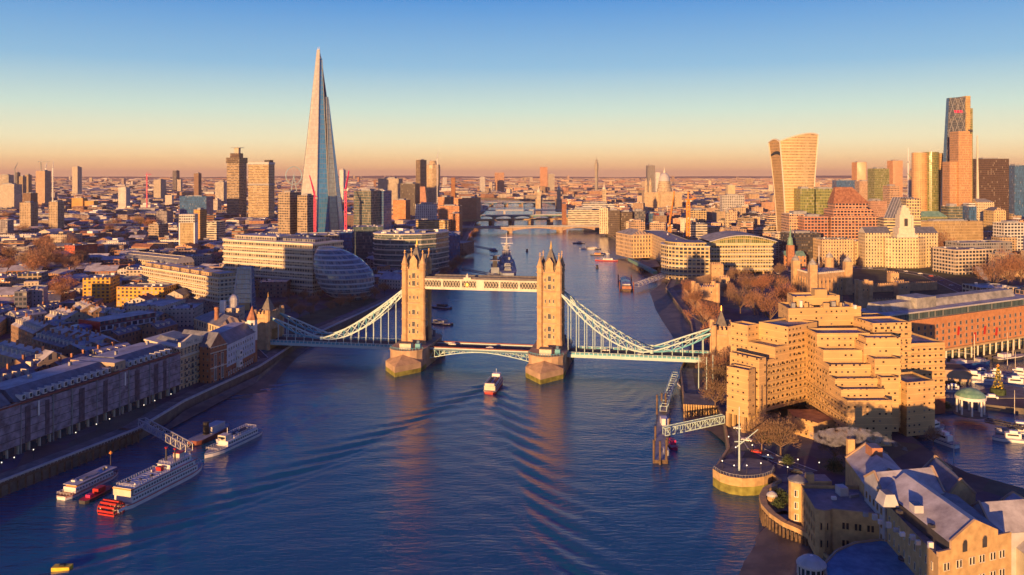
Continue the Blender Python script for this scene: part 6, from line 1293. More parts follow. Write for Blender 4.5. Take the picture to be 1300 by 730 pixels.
# ================================================================== lower right quarter
# river bastion with a ship's mast
def extr(name, P, z0, z1, m, parent=None, top=None, col=(.5, .5, .5), build=True):
    b = MB(); b.prism([tuple(p[:2]) for p in P], z0, z1, m, col, top=top)
    return b.build(name, parent)
arc = [G(u, v, 6) for u, v in ((905, 596), (914, 602), (926, 606), (942, 608.5), (958, 608), (970, 606), (980, 602), (984, 594), (975, 586), (950, 582), (922, 584))]
r = root('river_bastion', 'rounded stone bastion stained green by the tide, jutting into the river', 'bastion', (*arc[4][:2], 0)); b = MB(); b.prism([tuple(p[:2]) for p in arc], -3, 3.2, 'algae', top=False)
cc = sum((Vector(p[:2]) for p in arc), Vector((0, 0)))/len(arc); b.prism([tuple(cc+(Vector(p[:2])-cc)*1.003) for p in arc], 3.2, 6.3, 'yellowbrick', top='paving'); b.build('wall', r)
b = MB(); Q = [cc+(Vector(p[:2])-cc)*.97 for p in arc[:8]]
for i in range(len(Q)-1):
    b.bar((*Q[i], 7.3), (*Q[i+1], 7.3), .12, 'grey'); d = (Q[i+1]-Q[i]).length
    for k in range(int(d/1.2)+1): p = Q[i].lerp(Q[i+1], k*1.2/d if d else 0); b.bar((*p, 6.3), (*p, 7.3), .09, 'grey')
b.build('railing', r)
mp_ = G(938.5, 598, 6); r = root('ship_mast', 'white ship mast with slanting gaff standing on the green stained bastion', 'mast', (mp_.x, mp_.y, 6.3)); b = MB(); b.bar((mp_.x, mp_.y, 6), (mp_.x, mp_.y, 30), .8, 'bridgewhite', n=8, wd2=.35); b.build('pole', r); b = MB(); b.bar((mp_.x-1, mp_.y, 15), (mp_.x+7, mp_.y, 21.5), .45, 'bridgewhite', n=6, wd2=.3); b.build('gaff', r); b = MB(); b.bar((mp_.x-1.8, mp_.y, 17), (mp_.x+1.8, mp_.y, 17), .4, 'bridgewhite', n=6); b.build('crosstree', r)
# rounded dock entrance wall, lit coping, and the little domed kiosk
arc2 = [G(u, v, 5.9) for u, v in ((983, 616), (972, 621), (967, 631), (970, 642), (980, 653), (996, 664), (1015, 672), (1030, 680))]
b = MB(); strip(b, arc2, -.9, 1.3, 5.0, 'yellowbrick', 1.4); tag(b.build('dock_entrance_wall'), 'low curved yellow stone coping wall round the dock entrance', 'wall')
b = MB(); k_ = 26
for k in range(k_):
    t_ = k/(k_-1)*(len(arc2)-1); i = min(int(t_), len(arc2)-2); p = arc2[i].lerp(arc2[i+1], t_-i); b.bar((p.x-.9, p.y-1.1, -2), (p.x-.9, p.y-1.1, 4.8), .6, 'timber')
tag(b.build('fender_piles'), 'row of dark vertical fender timbers on the curved dock wall', 'piles')
p = G(980, 635, 6); r = root('domed_kiosk', 'tiny round kiosk with pale domed roof behind the curved dock wall', 'kiosk', (p.x, p.y, 5)); b = MB(); b.lathe((p.x, p.y, 5), [(1.6, 0), (1.6, 2.6)], 'yellowbrick', 12); b.build('wall', r); b = MB(); b.lathe((p.x, p.y, 7.6), [(1.9, 0), (1.6, .7), (.8, 1.3), (.1, 1.5)], 'palegrey', 12); b.build('dome', r)
# brick house with a rounded bow
Ca, Cb_ = Vector((92.0, 263)), Vector((89.5, 243.5)); Cc = Vector((107.5, 240.5)); Cd = Vector((110, 262)); r = root('brick_dock_house', 'yellow brick dock house with blue flat roof and rounded corners', 'house', (*((Ca+Cc)/2), 5))
rc = [Cb_+Vector((.2, 1.2)), Cb_+Vector((.9, .2)), Cb_+Vector((2.4, -.4)), Cb_+Vector((4.2, .1)), Cb_+Vector((5.2, .9)), Cb_+Vector((6.2, .6))]
P = [tuple(p) for p in [Ca]+rc+[Cc, Cd]]; b = MB(); b.prism(P, 4, 18.0, 'yellowbrick', top=False); b.build('wall', r)
cc = (Ca+Cc)/2; Q = [tuple(cc+(Vector(p)-cc)*.97) for p in P]; b = MB(); b.face([(*p, 17.2) for p in Q], 'slate'); b.prism([tuple(cc+(Vector(p)-cc)*1.01) for p in P], 17.95, 18.3, 'granite', top=False)
b.box((cc.x+3, cc.y+6, 17.2), (2.6, 3.4, 2.6), 'palegrey', .1); b.box((cc.x-1, cc.y+2, 17.2), (1.4, 1.0, .9), 'white'); b.box((cc.x+6, cc.y+4, 17.2), (3.5, .8, .8), 'grey', .4); b.build('roof', r)
fl_ = Fr(Ca, Cb_+Vector((.2, 1.2))); fw = Fr(rc[-1], Cc); hwn = win_mesh(.9, 1.7, 'yellowbrick', mull=0, glass='black'); windows(r, hwn, fl_, [2+k*3.1 for k in range(6)], [7, 10.6, 14.2]); windows(r, win_mesh(.7, 1.9, 'yellowbrick', mull=0, glass='black'), fw, [2, 3.1, 5.4, 6.5, 8.8, 9.9], [7.5, 12.6])
fr2 = Fr(rc[1], rc[3]); windows(r, win_mesh(.5, 2.0, 'yellowbrick', mull=0, glass='black'), fr2, [.6, 2.4], [7.3, 12.4], t=-.25)
tp = Vector((92.2, 266.5)); b = MB(); b.lathe((*tp, 0), [(3.0, 4), (3.0, 18.4)], 'yellowbrick', 14); b.lathe((*tp, 18.4), [(3.3, 0), (3.2, .5), (.2, 1.8)], 'slate', 14); b.build('bow_tower', r)
b = MB(); b.box((95.5, 265.5, 15), (2.4, 1.8, 6), 'yellowbrick'); b.box((98.5, 268, 5), (8, 6, 13.6), 'yellowbrick', top='slate'); b.build('rear_wing', r); bt = Fr((89.6, 264.6), (92.8, 263.4)); windows(r, win_mesh(1.1, 1.9, 'white', mull=1), bt, [1.3], [6.5, 10.3, 14.1], t=-.15)
# white gabled warehouse range
def rangeb(name, lb, cat, P, ze, rise, wm, rm, ridge='long', wfr=None, zs=(), ss=(), wmesh=None, col=(.5, .5, .5), axis=0):
    """P: eaves outline p0 p1 p2 p3, ridge parallel to p1->p2"""
    c = sum((Vector(p) for p in P), Vector((0, 0)))/4; r = root(name, lb, cat, (*c, 5)); b = MB(); b.prism(P, 4, ze, wm, col, top=False)
    P3 = [Vector((*p, ze)) for p in P]; a_ = (P3[0]+P3[1])/2+Vector((0, 0, rise)); d_ = (P3[2]+P3[3])/2+Vector((0, 0, rise)); b.face([P3[0], P3[1], a_], wm, col); b.face([P3[2], P3[3], d_], wm, col); b.build('wall', r)
    b = MB(); up = Vector((0, 0, .05)); b.face([P3[1]+up, P3[2]+up, d_+up, a_+up], rm); b.face([P3[3]+up, P3[0]+up, a_+up, d_+up], rm)
    for q0, q1 in ((P3[0], a_), (a_, P3[1]), (P3[3], d_), (d_, P3[2])): b.bar(q0+up*6, q1+up*6, .5, 'granite')
    b.build('roof', r); return r, P3, a_, d_
wp = win_mesh(.62, 1.7, 'cream', mull=0, glass='black')
# main gable facing the camera
Ga, Gb, Gc_, Gd = Vector((104.9, 203.5)), Vector((128.3, 212.5)), Vector((129, 240)), Vector((107, 236)); ze = 24.0
r = root('gabled_warehouse', 'bright yellow brick gabled warehouse in the lower right corner', 'warehouse', (*((Ga+Gc_)/2), 5)); b = MB(); b.prism([tuple(p) for p in (Ga, Gb, Gc_, Gd)], 4, ze-1.0, 'yellowbrick', top=False)
f = Fr(Ga, Gb); w_ = f.w; sh = [(0, 23.0), (0, 24.2), (4.3, 24.2), (4.3, 26.2), (12.5, 30.3), (20.3, 26.6), (20.3, 25.2), (w_, 25.2), (w_, 23.0)]
for t_ in (0, .55): 
    F_ = [f.at(s, t_-.02 if t_ == 0 else t_, z) for s, z in sh]; b.face(F_ if t_ == 0 else F_[::-1], 'yellowbrick')
for i in range(len(sh)-1): b.face([f.at(sh[i][0], -.02, sh[i][1]), f.at(sh[i][0], .55, sh[i][1]), f.at(sh[i+1][0], .55, sh[i+1][1]), f.at(sh[i+1][0], -.02, sh[i+1][1])], 'granite')
b.build('wall', r)
b = MB(); zr = 29.6; rg0, rg1 = f.at(12.5, .5), (Vector(f.at(12.5, .5))+Vector((-1.5, 34)))
def L3(p, z): return (p[0], p[1], z)
el0, el1 = f.at(4.3, .5), Vector(f.at(4.3, .5))+Vector((-1.5, 34)); er0, er1 = f.at(20.3, .5), Vector(f.at(20.3, .5))+Vector((-1.5, 34))
b.face([L3(el1, 25.6), L3(el0, 25.6), L3(rg0, zr), L3(rg1, zr)], 'frost'); b.face([L3(er0, 25.6), L3(er1, 25.6), L3(rg1, zr), L3(rg0, zr)], 'frost')
b.face([L3(el0, 22.6), L3(el0, 25.6), L3(el1, 25.6), L3(el1, 22.6)], 'dark'); b.face([L3(f.at(.4, .4), 22.6), L3(el0, 22.6), L3(el1, 22.6), L3(Gd, 22.6)], 'slate'); b.face([L3(er0, 24), L3(f.at(w_-.4, .4), 24), L3(Gc_, 24), L3(er1, 24)], 'slate'); b.face([L3(er0, 24), L3(er1, 24), L3(er1, 25.6), L3(er0, 25.6)], 'dark')
b.build('roof', r)
b = MB(); q = Vector(f.at(9, 15)); b.prism([tuple(q+Vector(v)) for v in ((-1.2, -1.5), (1.2, -1.5), (1.2, 1.5), (-1.2, 1.5))], 27.2, 29.2, 'palegrey', top='glass'); b.build('skylight', r)
b = MB(); q = Vector(f.at(8, 24)); b.prism([tuple(q+Vector(v)) for v in ((-2.2, -2.5), (2.2, -2.5), (2.2, 2.5), (-2.2, 2.5))], 26, 29.2, 'palegrey', top='slate', poly1=[tuple(q+Vector(v)) for v in ((-1.2, -2), (1.2, -2), (1.2, 2), (-1.2, 2))]); b.build('roof_lantern', r)
b = MB(); rr_ = random.Random(2)
for k in range(9): q = Vector(f.at(2+rr_.uniform(-.6, 1), 5+k*2.6)); b.box((*q, 22.6), (1.2, .9, rr_.uniform(.8, 1.6)), rr_.choice(['white', 'cream', 'palegrey', 'grey'])); b.build('terrace_seat', r); b = MB()
for s in (2.6, 6.8, 11.2, 14.6, 18.4, 21.6):
    for z in (19.4, 14.6, 9.8): windows(r, wp, f, [s-.55, s+.55], [z], t=-.06)
aw = MB(); aw.box((0, 0, 0), (1.5, .14, 2.2), 'dark')
P_ = [(.75*math.cos(a), 2.2+.75*math.sin(a)) for a in [math.pi*k/8 for k in range(9)]]; aw.face([(x, -.07, z) for x, z in P_][::-1], 'dark'); aw.face([(x, .07, z) for x, z in P_], 'dark')
for k in range(8): aw.face([(P_[k][0]*1.15, -.12, 2.2+(P_[k][1]-2.2)*1.15), (P_[k+1][0]*1.15, -.12, 2.2+(P_[k+1][1]-2.2)*1.15), (P_[k+1][0], -.12, P_[k+1][1]), (P_[k][0], -.12, P_[k][1])], 'granite')
windows(r, aw.data('arched_window'), f, [8.8, 15.6], [22.9], t=-.08, name='arched_window')
fg = Fr(Gd, Ga); windows(r, wp, fg, [2+k*3.4 for k in range(9)], [9, 13.5, 18.5])
for s, t in ((6.6, 8), (6.2, 18), (9.6, 28), (15.5, 10), (16.5, 20)):
    q = Vector(f.at(s, t)); zz = 25.6+4*(1-abs(s-12.5)/8.2)*.92; b = MB(); b.box((*q, zz-.5), (1.1, 1.5, .75), 'dark', f.rz); b.build('rooflight', r)
# white stone warehouse behind it with its flat terrace
P = [tuple(p) for p in ((107.8, 238.8), (106.2, 221.8), (112, 222.2), (126, 236.5), (124, 254), (108.6, 252))]
P = [(107.8, 253), (106.6, 236.6), (126, 241), (127, 257)]
r, P3, a_, d_ = rangeb('white_warehouse', 'white painted stone warehouse with snow pale roofs behind the yellow gable', 'warehouse', P, 24.2, 4.6, 'palegrey', 'frost'); fw2 = Fr(P[0], P[1]); windows(r, win_mesh(.9, 1.6, 'yellowbrick', mull=0, glass='black'), fw2, [2+k*3 for k in range(5)], [7.5, 11.3, 15.1, 19]); 
b = MB(); b.prism([(110.6, 239.5), (113.4, 239.5), (113.4, 243), (110.6, 243)], 24.6, 28, 'palegrey', poly1=[(111.8, 240), (112.3, 240), (112.3, 243), (111.8, 243)]); b.build('roof_lantern', r)
r, *_ = rangeb('brick_warehouse', 'brown brick warehouse with patchy frosted roof, farthest of the lower right group', 'warehouse', [(108.6, 254), (125, 258.5), (128.5, 283), (112.5, 279)], 21, 4.4, 'yellowbrick', 'frost'); b = MB(); b.box((115, 281, 21), (2.4, 1.6, 6), 'yellowbrick'); b.build('chimney', r)
b = MB(); b.prism([(117.5, 270), (121, 270), (121, 275), (117.5, 275)], 23, 27.5, 'brickp', top='slate'); b.build('dormer', r)
r, *_ = rangeb('slate_warehouse', 'blue roofed warehouse between the farthest brick one and the dock', 'warehouse', [(128.5, 245), (139, 248), (142.5, 268), (130, 264.5)], 21, 5, 'yellowbrick', 'slate')
r, *_ = rangeb('cross_roof_warehouse', 'warehouse with one pink lit and one blue roof slope right of the white warehouse', 'warehouse', [(130.5, 224), (131.5, 240), (150, 243), (149, 227)], 19.5, 5.5, 'palegrey', 'frost')
r, *_ = rangeb('gabled_house', 'small pale gabled house with frosty pink roof near the right edge', 'house', [(137, 219), (147, 221.5), (146.5, 236), (137.5, 234)], 15.5, 3.6, 'cream', 'frost')
r, *_ = rangeb('gabled_house', 'cream gabled house at the right edge below the frosty pink roof', 'house', [(139, 209), (150, 211.5), (151, 218.5), (138.5, 217.5)], 13, 3.4, 'cream', 'frost')
r, *_ = rangeb('gabled_house', 'tall narrow gabled house at the bottom right corner', 'house', [(132, 200), (142, 202), (143, 210), (132.5, 208)], 10, 3, 'cream', 'frost')
r, *_ = rangeb('boat_shed', 'long low shed with blue roof on the dock edge at the right', 'shed', [(152, 246), (164, 248), (164, 262), (152, 260)], 13, 3.5, 'palegrey', 'frost')
# low blue flat roof in front, and the glass lantern drum
P = [tuple(G(u, v, 12)[:2]) for u, v in ((1047, 716), (1062, 700), (1085, 690), (1118, 686), (1157, 692), (1190, 722), (1192, 752), (1052, 752))]
roofmat('blueroof', (.03, .14, .26), (.07, .24, .40), .25, .6); r = root('flat_roofed_hall', 'low hall with wide blue grey flat roof left of the yellow gable', 'hall', (*P[3], 5)); b = MB(); b.prism(P, 4, 12, 'yellowbrick', top='blueroof'); b.build('wall', r); cc = sum((Vector(p) for p in P), Vector((0, 0)))/len(P); b = MB()
for i in range(len(P)): b.bar((*P[i], 12.2), (*P[(i+1) % len(P)], 12.2), .5, 'granite')
b.build('parapet', r)
b = MB(); q = G(1148, 710, 12.2); b.lathe((q.x, q.y, 12.1), [(1.6, 0), (1.6, .5), (.9, .9)], 'dark', 10); b.build('roof_vent', r)
q = G(1030, 709, 14); r = root('glazed_drum', 'round glazed drum pavilion with ribbed pale dome at the bottom of the picture', 'pavilion', (q.x, q.y, 5)); b = MB(); b.lathe((q.x, q.y, 0), [(3.6, 4), (3.6, 9.6)], 'yellowbrick', 16); b.lathe((q.x, q.y, 0), [(3.4, 9.6), (3.4, 12.4)], 'glass', 16); b.build('drum', r); b = MB()
for k in range(16): a = 2*math.pi*k/16; b.bar((q.x+3.5*math.cos(a), q.y+3.5*math.sin(a), 9.6), (q.x+3.5*math.cos(a), q.y+3.5*math.sin(a), 12.4), .3, 'white')
b.lathe((q.x, q.y, 12.3), [(3.9, 0), (3.9, .5), (3.5, 1.0), (2.4, 1.9), (1.2, 2.4), (.1, 2.6)], 'palegrey', 16)
for k in range(16): a = 2*math.pi*k/16; b.bar((q.x+3.8*math.cos(a), q.y+3.8*math.sin(a), 12.9), (q.x, q.y, 15), .14, 'white')
b.build('dome', r)
# dock: rotunda, tree pyramid, hotel quay
q = G(1232, 526, 5); r = root('columned_rotunda', 'round open rotunda with white columns and green gold dome beside the dock', 'rotunda', (q.x, q.y, 5)); b = MB(); b.lathe((q.x, q.y, 5), [(7.2, 0), (7.2, .5)], 'paving', 20); b.build('floor', r)
for k in range(8): a = 2*math.pi*(k+.5)/8; b = MB(); b.bar((q.x+5.6*math.cos(a), q.y+5.6*math.sin(a), 5.5), (q.x+5.6*math.cos(a), q.y+5.6*math.sin(a), 12.4), .9, 'white', n=8); b.build('column', r)
b = MB(); b.lathe((q.x, q.y, 12.4), [(6.6, 0), (6.6, 1.3), (6.4, 1.4), (5.4, 2.7), (3.4, 4.0), (1.4, 4.6), (.1, 4.8)], 'white', 20); b.build('entablature', r); b = MB(); b.lathe((q.x, q.y, 13.75), [(6.5, 0), (5.5, 1.45), (3.5, 2.75), (1.5, 3.4), (.1, 3.6)], 'greenroof' if 'greenroof' in M else 'copper', 20); b.build('dome', r)
b = MB(); P = [tuple(G(u, v, 5)[:2]) for u, v in ((1243, 496), (1275, 488), (1312, 496), (1300, 506), (1262, 506))]; b.prism(P, 4.5, 5.3, 'paving', bottom=True); tag(b.build('floating_pontoon'), 'dark floating pontoon platform carrying the tree shaped pyramid', 'pontoon')
q = G(1267, 501, 5); r = root('festive_tree', 'tall conical decorated tree with golden star on a pontoon in the dock', 'tree', (q.x, q.y, 5.3)); b = MB(); b.lathe((q.x, q.y, 5.3), [(3.6, 0), (3.6, 2.6), (3.0, 3.0)], 'evergreen', 14); b.build('base', r); rr_ = random.Random(6); b = MB()
for k in range(700):
    h = rr_.random(); a = rr_.uniform(0, 6.283); rad = 2.5*(1-h)*rr_.uniform(.75, 1.05)+.1; p = Vector((q.x+rad*math.cos(a), q.y+rad*math.sin(a), 8.2+h*11)); b.face([p, p+Vector((rr_.uniform(-.4, .4), rr_.uniform(-.4, .4), -.6)), p+Vector((rr_.uniform(-.5, .5), rr_.uniform(-.5, .5), .1))], 'yellow' if rr_.random() < .35 else 'evergreen')
b.build('foliage', r); b = MB(); b.lathe((q.x, q.y, 19), [(.1, 0), (.8, .7), (.1, 1.5)], 'orange', 6); b.build('star', r)
# ================================================================== piers in front of the hotel
def gangway(name, lb, cat, A, B, wd, h, m='bridgewhite', k=9, deckm='grey'):
    A, B = Vector(A), Vector(B); r = root(name, lb, cat, A); d = (B-A); d2 = Vector((d.x, d.y)).normalized(); n_ = Vector((-d2.y, d2.x, 0))*wd/2; up = Vector((0, 0, h)); b = MB(); b.bar(A, B, wd, deckm, ht=.25); b.build('deck', r)
    for sg in (-1, 1):
        b = MB(); a0, a1 = A+n_*sg, B+n_*sg; b.bar(a0, a1, .38, m); b.bar(a0+up, a1+up, .38, m)
        for i in range(k+1): p = a0.lerp(a1, i/k); b.bar(p, p+up, .24, m)
        for i in range(k): p, q_ = a0.lerp(a1, i/k), a0.lerp(a1, (i+1)/k); b.bar(p if i % 2 else p+up, q_+up if i % 2 else q_, .22, m)
        b.build('side_truss', r)
    b = MB()
    for i in range(k+1): p = A.lerp(B, i/k)+up; b.bar(p-n_, p+n_, .2, m)
    b.build('top_brace', r); return r
gangway('truss_gangway', 'cream truss gangway leading right from the timber pier to the quay', 'gangway', G(843, 552, 3), G(918, 536, 6), 2.4, 3.2, k=12)
gangway('truss_gangway', 'steep ladder like gangway rising from the timber pier toward the bridge', 'gangway', G(842, 522, 3), G(857, 478, 5), 3.0, 2.4, k=14)
r = root('timber_pier', 'long narrow floating pier with timber piles beside the beige hotel', 'pier', (*G(838, 560, 1)[:2], 0)); b = MB(); P = [tuple(G(u, v, 1.4)[:2]) for u, v in ((830, 584), (848, 584), (850, 520), (836, 520))]; b.prism(P, -.4, 1.4, 'timber', top='grey', bottom=True); b.build('deck', r)
for i, (u, v) in enumerate(((830, 588), (838, 590), (846, 588), (832, 560), (847, 575), (834, 526), (840, 524), (845, 524), (850, 549))): p = G(u, v, 0); b = MB(); b.bar((p.x, p.y, -3), (p.x, p.y, 9.5 if i < 3 or i in (5, 6, 7) else 6.5), .9, 'timber', n=8); b.build('pile', r)
b = MB(); p = G(843, 538, 1.4); b.box((p.x, p.y, 1.4), (3, 5, 3), 'white'); b.build('pier_hut', r); b = MB(); p = G(846, 576, 1.4); b.box((p.x, p.y, 1.4), (2, 5, 2.2), 'palegrey'); b.build('shelter', r)
r = root('piled_quay', 'timber quay platform on close set posts below the bare trees by the hotel', 'quay', (*G(890, 514, 5)[:2], 5)); P = [G(868, 513, 6.2), G(909, 515, 6.2), G(905, 502, 6.2), G(868, 499, 6.2)]; b = MB(); b.prism([tuple(p[:2]) for p in P], 5.2, 6.2, 'timber', bottom=True, top='paving'); b.build('deck', r)
for k in range(14): p = P[0].lerp(P[1], k/13); b = MB(); b.bar((p.x, p.y-.3, -3), (p.x, p.y-.3, 6.3), .6, 'yellowbrick'); b.build('post', r)
# ================================================================== vessels
def hull(b, L_, W_, z0, z1, m, bow=.3, stern=.12, deck=None, n=12, flare=.85, band=None):
    """local: bow toward +Y"""
    def outline(k):
        pts = []
        for i in range(n+1):
            t = i/n; y = -L_/2+L_*t
            w_ = W_/2*k
            if t > 1-bow: w_ *= max(0.02, math.cos((t-(1-bow))/bow*math.pi/2*.999)**.75)
            if t < stern: w_ *= .62+.38*math.sin(t/stern*math.pi/2)
            pts.append((w_, y))
        return [(x, y) for x, y in pts]+[(-x, y) for x, y in pts[::-1]]
    lo, hi = outline(flare), outline(1)
    b.prism(lo, z0, z1, m, poly1=hi, top=deck or m)
    if band: zb = z0+(z1-z0)*.78; b.prism(outline(1.012), zb, z1-.15, band, top=False)
    return hi
def decktier(b, W_, y0, y1, z0, z1, m, glassm='glass', winz=None, round_=0):
    b.prism([(-W_/2, y0), (W_/2, y0), (W_/2, y1), (-W_/2, y1)], z0, z1, m)
    if winz:
        for s in np.arange(y0+.6, y1-.9, 1.7): b.prism([(-W_/2-.04, s), (W_/2+.04, s), (W_/2+.04, s+1.05), (-W_/2-.04, s+1.05)], winz, winz+.9, glassm, bottom=True)
def rail(r, W_, y0, y1, z):
    b = MB(); c = [(-W_/2, y0), (W_/2, y0), (W_/2, y1), (-W_/2, y1)]
    for i in range(4):
        p, q = Vector(c[i]), Vector(c[(i+1) % 4]); b.bar((*p, z+1.05), (*q, z+1.05), .09, 'white'); b.bar((*p, z+.55), (*q, z+.55), .06, 'white'); k = int((q-p).length/1.5)
        for j in range(k): m_ = p.lerp(q, j/k); b.bar((*m_, z), (*m_, z+1.05), .08, 'white')
    b.build('railing', r)
def vents(r, pts, z, seed=1):
    rr = random.Random(seed)
    for x, y in pts: b = MB(); b.box((x, y, z), (rr.uniform(.6, 1.6), rr.uniform(.6, 1.8), rr.uniform(.4, 1.1)), rr.choice(['white', 'grey', 'palegrey', 'dark'])); b.build('deck_box', r)
# river cruise boat heading under the bridge
def cruise_boat(label, L_=34, W_=7.5, hm='red', um='cream', group=None, name='cruise_boat'):
    r = root(name, label, 'boat', (0, 0, 0), group); b = MB(); hull(b, L_, W_, -.5, 1.9, hm, deck='grey', band='white'); b.build('hull', r)
    b = MB(); decktier(b, W_*.82, -L_*.44, L_*.26, 1.9, 4.1, um, winz=2.7); b.build('saloon', r); b = MB(); b.prism([(-W_*.44, -L_*.45), (W_*.44, -L_*.45), (W_*.44, L_*.12), (-W_*.44, L_*.12)], 4.1, 4.35, 'palegrey'); 
    for s in (-1, 1): b.bar((s*W_*.42, -L_*.44, 5.2), (s*W_*.42, L_*.12, 5.2), .12, 'white'); b.box((s*W_*.2, -L_*.16, 4.35), (W_*.2, L_*.48, .6), 'redbrown' if s > 0 else 'dark')
    b.build('upper_deck', r); b = MB(); b.box((0, L_*.2, 4.1), (W_*.6, L_*.12, 2.2), 'white'); b.box((0, L_*.262, 5.0), (W_*.5, .1, .8), 'glass'); b.bar((0, L_*.18, 6.3), (0, L_*.18, 9), .15, 'white'); b.build('wheelhouse', r); b = MB(); b.box((0, -L_*.42, 4.3), (W_*.7, 1.6, 1.4), 'cream'); b.build('funnel', r); return r
place(cruise_boat('red hulled river cruise boat heading for the bridge with a wake behind'), (-9.6, 452, 0), R(-9), .96)
def paddle_steamer():
    r = root('paddle_steamer', 'big white paddle steamer with red stern wheel moored by the gangway', 'boat', (0, 0, 0)); L_, W_ = 58, 11
    b = MB(); hull(b, L_, W_, -.5, 2.4, 'white', bow=.28, deck='grey', band='red', flare=.95); b.build('hull', r)
    b = MB(); decktier(b, W_*.92, -L_*.42, L_*.33, 2.4, 5.2, 'white', winz=3.3); b.build('main_deck', r); b = MB(); decktier(b, W_*.88, -L_*.40, L_*.30, 5.4, 8.0, 'white', winz=6.1)
    for s in (-1, 1): b.prism([(s*W_*.46-.08, -L_*.41), (s*W_*.46+.08, -L_*.41), (s*W_*.46+.08, L_*.33), (s*W_*.46-.08, L_*.33)], 5.2, 5.5, 'red', bottom=True); b.prism([(s*W_*.46-.08, -L_*.41), (s*W_*.46+.08, -L_*.41), (s*W_*.46+.08, L_*.33), (s*W_*.46-.08, L_*.33)], 8, 8.3, 'red', bottom=True)
    b.build('saloon_deck', r); b = MB(); b.prism([(-W_*.44, -L_*.40), (W_*.44, -L_*.40), (W_*.44, L_*.0), (-W_*.44, L_*.0)], 8.1, 8.6, 'snowwhite')
    for s in np.arange(-L_*.38, -L_*.02, 2.1): b.prism([(-W_*.42, s), (W_*.42, s), (W_*.42, s+.35), (-W_*.42, s+.35)], 8.6, 8.85, 'grey')
    b.build('awning_roof', r); b = MB(); decktier(b, W_*.66, L_*.02, L_*.28, 8.1, 10.6, 'white', winz=9.1); b.prism([(-W_*.36, L_*.01), (W_*.36, L_*.01), (W_*.36, L_*.29), (-W_*.36, L_*.29)], 10.6, 10.8, 'palegrey'); b.box((0, L_*.2, 10.8), (3.6, 3.6, 2.3), 'cream'); b.box((0, L_*.2, 13.1), (4.2, 4.2, .3), 'red'); b.build('pilot_house', r)
    for s in (-1, 1): b = MB(); b.bar((s*2.6, L_*.10, 10.6), (s*2.6, L_*.10, 17), .8, 'dark', n=8); b.lathe((s*2.6, L_*.10, 16.4), [(.5, 0), (.9, .8)], 'red', 8); b.build('funnel', r)
    b = MB(); b.box((0, -L_*.0-1.4, 8.6), (3.0, 2.2, 1.8), 'red'); b.build('red_locker', r)
    b = MB(); R_ = 3.4
    for k in range(12):
        a = 2*math.pi*k/12; y, z = -L_/2-2.4+R_*math.cos(a), 1.9+R_*math.sin(a)
        b.prism([(-W_*.40, y-.18), (W_*.40, y-.18), (W_*.40, y+.18), (-W_*.40, y+.18)], z-.45, z+.45, 'red', bottom=True)
        for s in (-1, 0, 1): b.bar((s*W_*.38, -L_/2-2.4, 1.9), (s*W_*.38, y, z), .28, 'red')
    b.build('stern_wheel', r)
    for s in (-1, 1):
        b = MB()
        for k in range(12): a0, a1 = 2*math.pi*k/12, 2*math.pi*(k+1)/12; b.bar((s*W_*.40, -L_/2-2.4+R_*math.cos(a0), 1.9+R_*math.sin(a0)), (s*W_*.40, -L_/2-2.4+R_*math.cos(a1), 1.9+R_*math.sin(a1)), .35, 'redbrown')
        b.build('wheel_rim', r)
    rail(r, W_*.9, -L_*.4, -.5, 8.85); rail(r, W_*.95, L_*.3, L_*.4, 5.3); rail(r, W_*.6, L_*.03, L_*.27, 10.8); vents(r, [(-2, -4), (2, -9), (0, -14), (-3, -18), (3, -20), (-2, 6), (2, 12)], 8.8)
    for s in (-1, 1): b = MB(); b.box((s*W_*.44, -L_/2-1.2, 1.2), (.5, 5, 1.2), 'white'); b.build('wheel_bracket', r)
    b = MB(); b.prism([(-W_*.45, -L_*.435), (W_*.45, -L_*.435), (W_*.45, -L_*.425), (-W_*.45, -L_*.425)], 5.2, 8.9, 'cream', bottom=True); b.prism([(-W_*.47, -L_*.44), (W_*.47, -L_*.44), (W_*.47, -L_*.41), (-W_*.47, -L_*.41)], 8.2, 8.6, 'orange', bottom=True); b.build('stern_screen', r); return r
def along(u0, v0, u1, v1): a, c = G(u0, v0, 0), G(u1, v1, 0); d = c-a; return (a+c)/2, math.atan2(-d.x, d.y), d.length
c_, a_, l_ = along(140, 652, 262, 590); place(paddle_steamer(), c_, a_, l_/64)
c_, a_, l_ = along(75, 636, 152, 600); o = root('party_boat', 'flat roofed red and white party boat nearest the netted warehouse', 'boat', (0, 0, 0)); L_, W_ = 34, 8; b = MB(); hull(b, L_, W_, -.5, 1.7, 'white', deck='redbrown', band='red'); b.build('hull', o); b = MB(); decktier(b, W_*.86, -L_*.36, L_*.30, 1.7, 4.0, 'white', winz=2.4); b.build('saloon', o)
b = MB(); b.prism([(-W_*.46, -L_*.36), (W_*.46, -L_*.36), (W_*.46, L_*.36), (-W_*.46, L_*.36)], 4.9, 5.15, 'palegrey', bottom=True); b.box((0, -L_*.05, 5.15), (W_*.5, L_*.3, .5), 'grey'); b.box((-1.2, -L_*.25, 5.15), (2.2, 1.2, .7), 'white'); b.build('canopy', o); b = MB(); b.box((0, -L_*.30, 4.0), (W_*.7, 2, .9), 'orange'); b.bar((0, L_*.36, 1.7), (0, L_*.36, 11), .3, 'dark'); b.lathe((0, L_*.36, 10.6), [(.1, 0), (.9, .8), (.1, 1.8)], 'orange', 8); b.build('lamp_mast', o); rail(o, W_*.9, -L_*.46, L_*.34, 1.75); vents(o, [(1.5, -4), (-1.5, 2), (1, 7), (0, 10), (-2, -8)], 5.2, 3); place(o, c_, a_, l_/36)
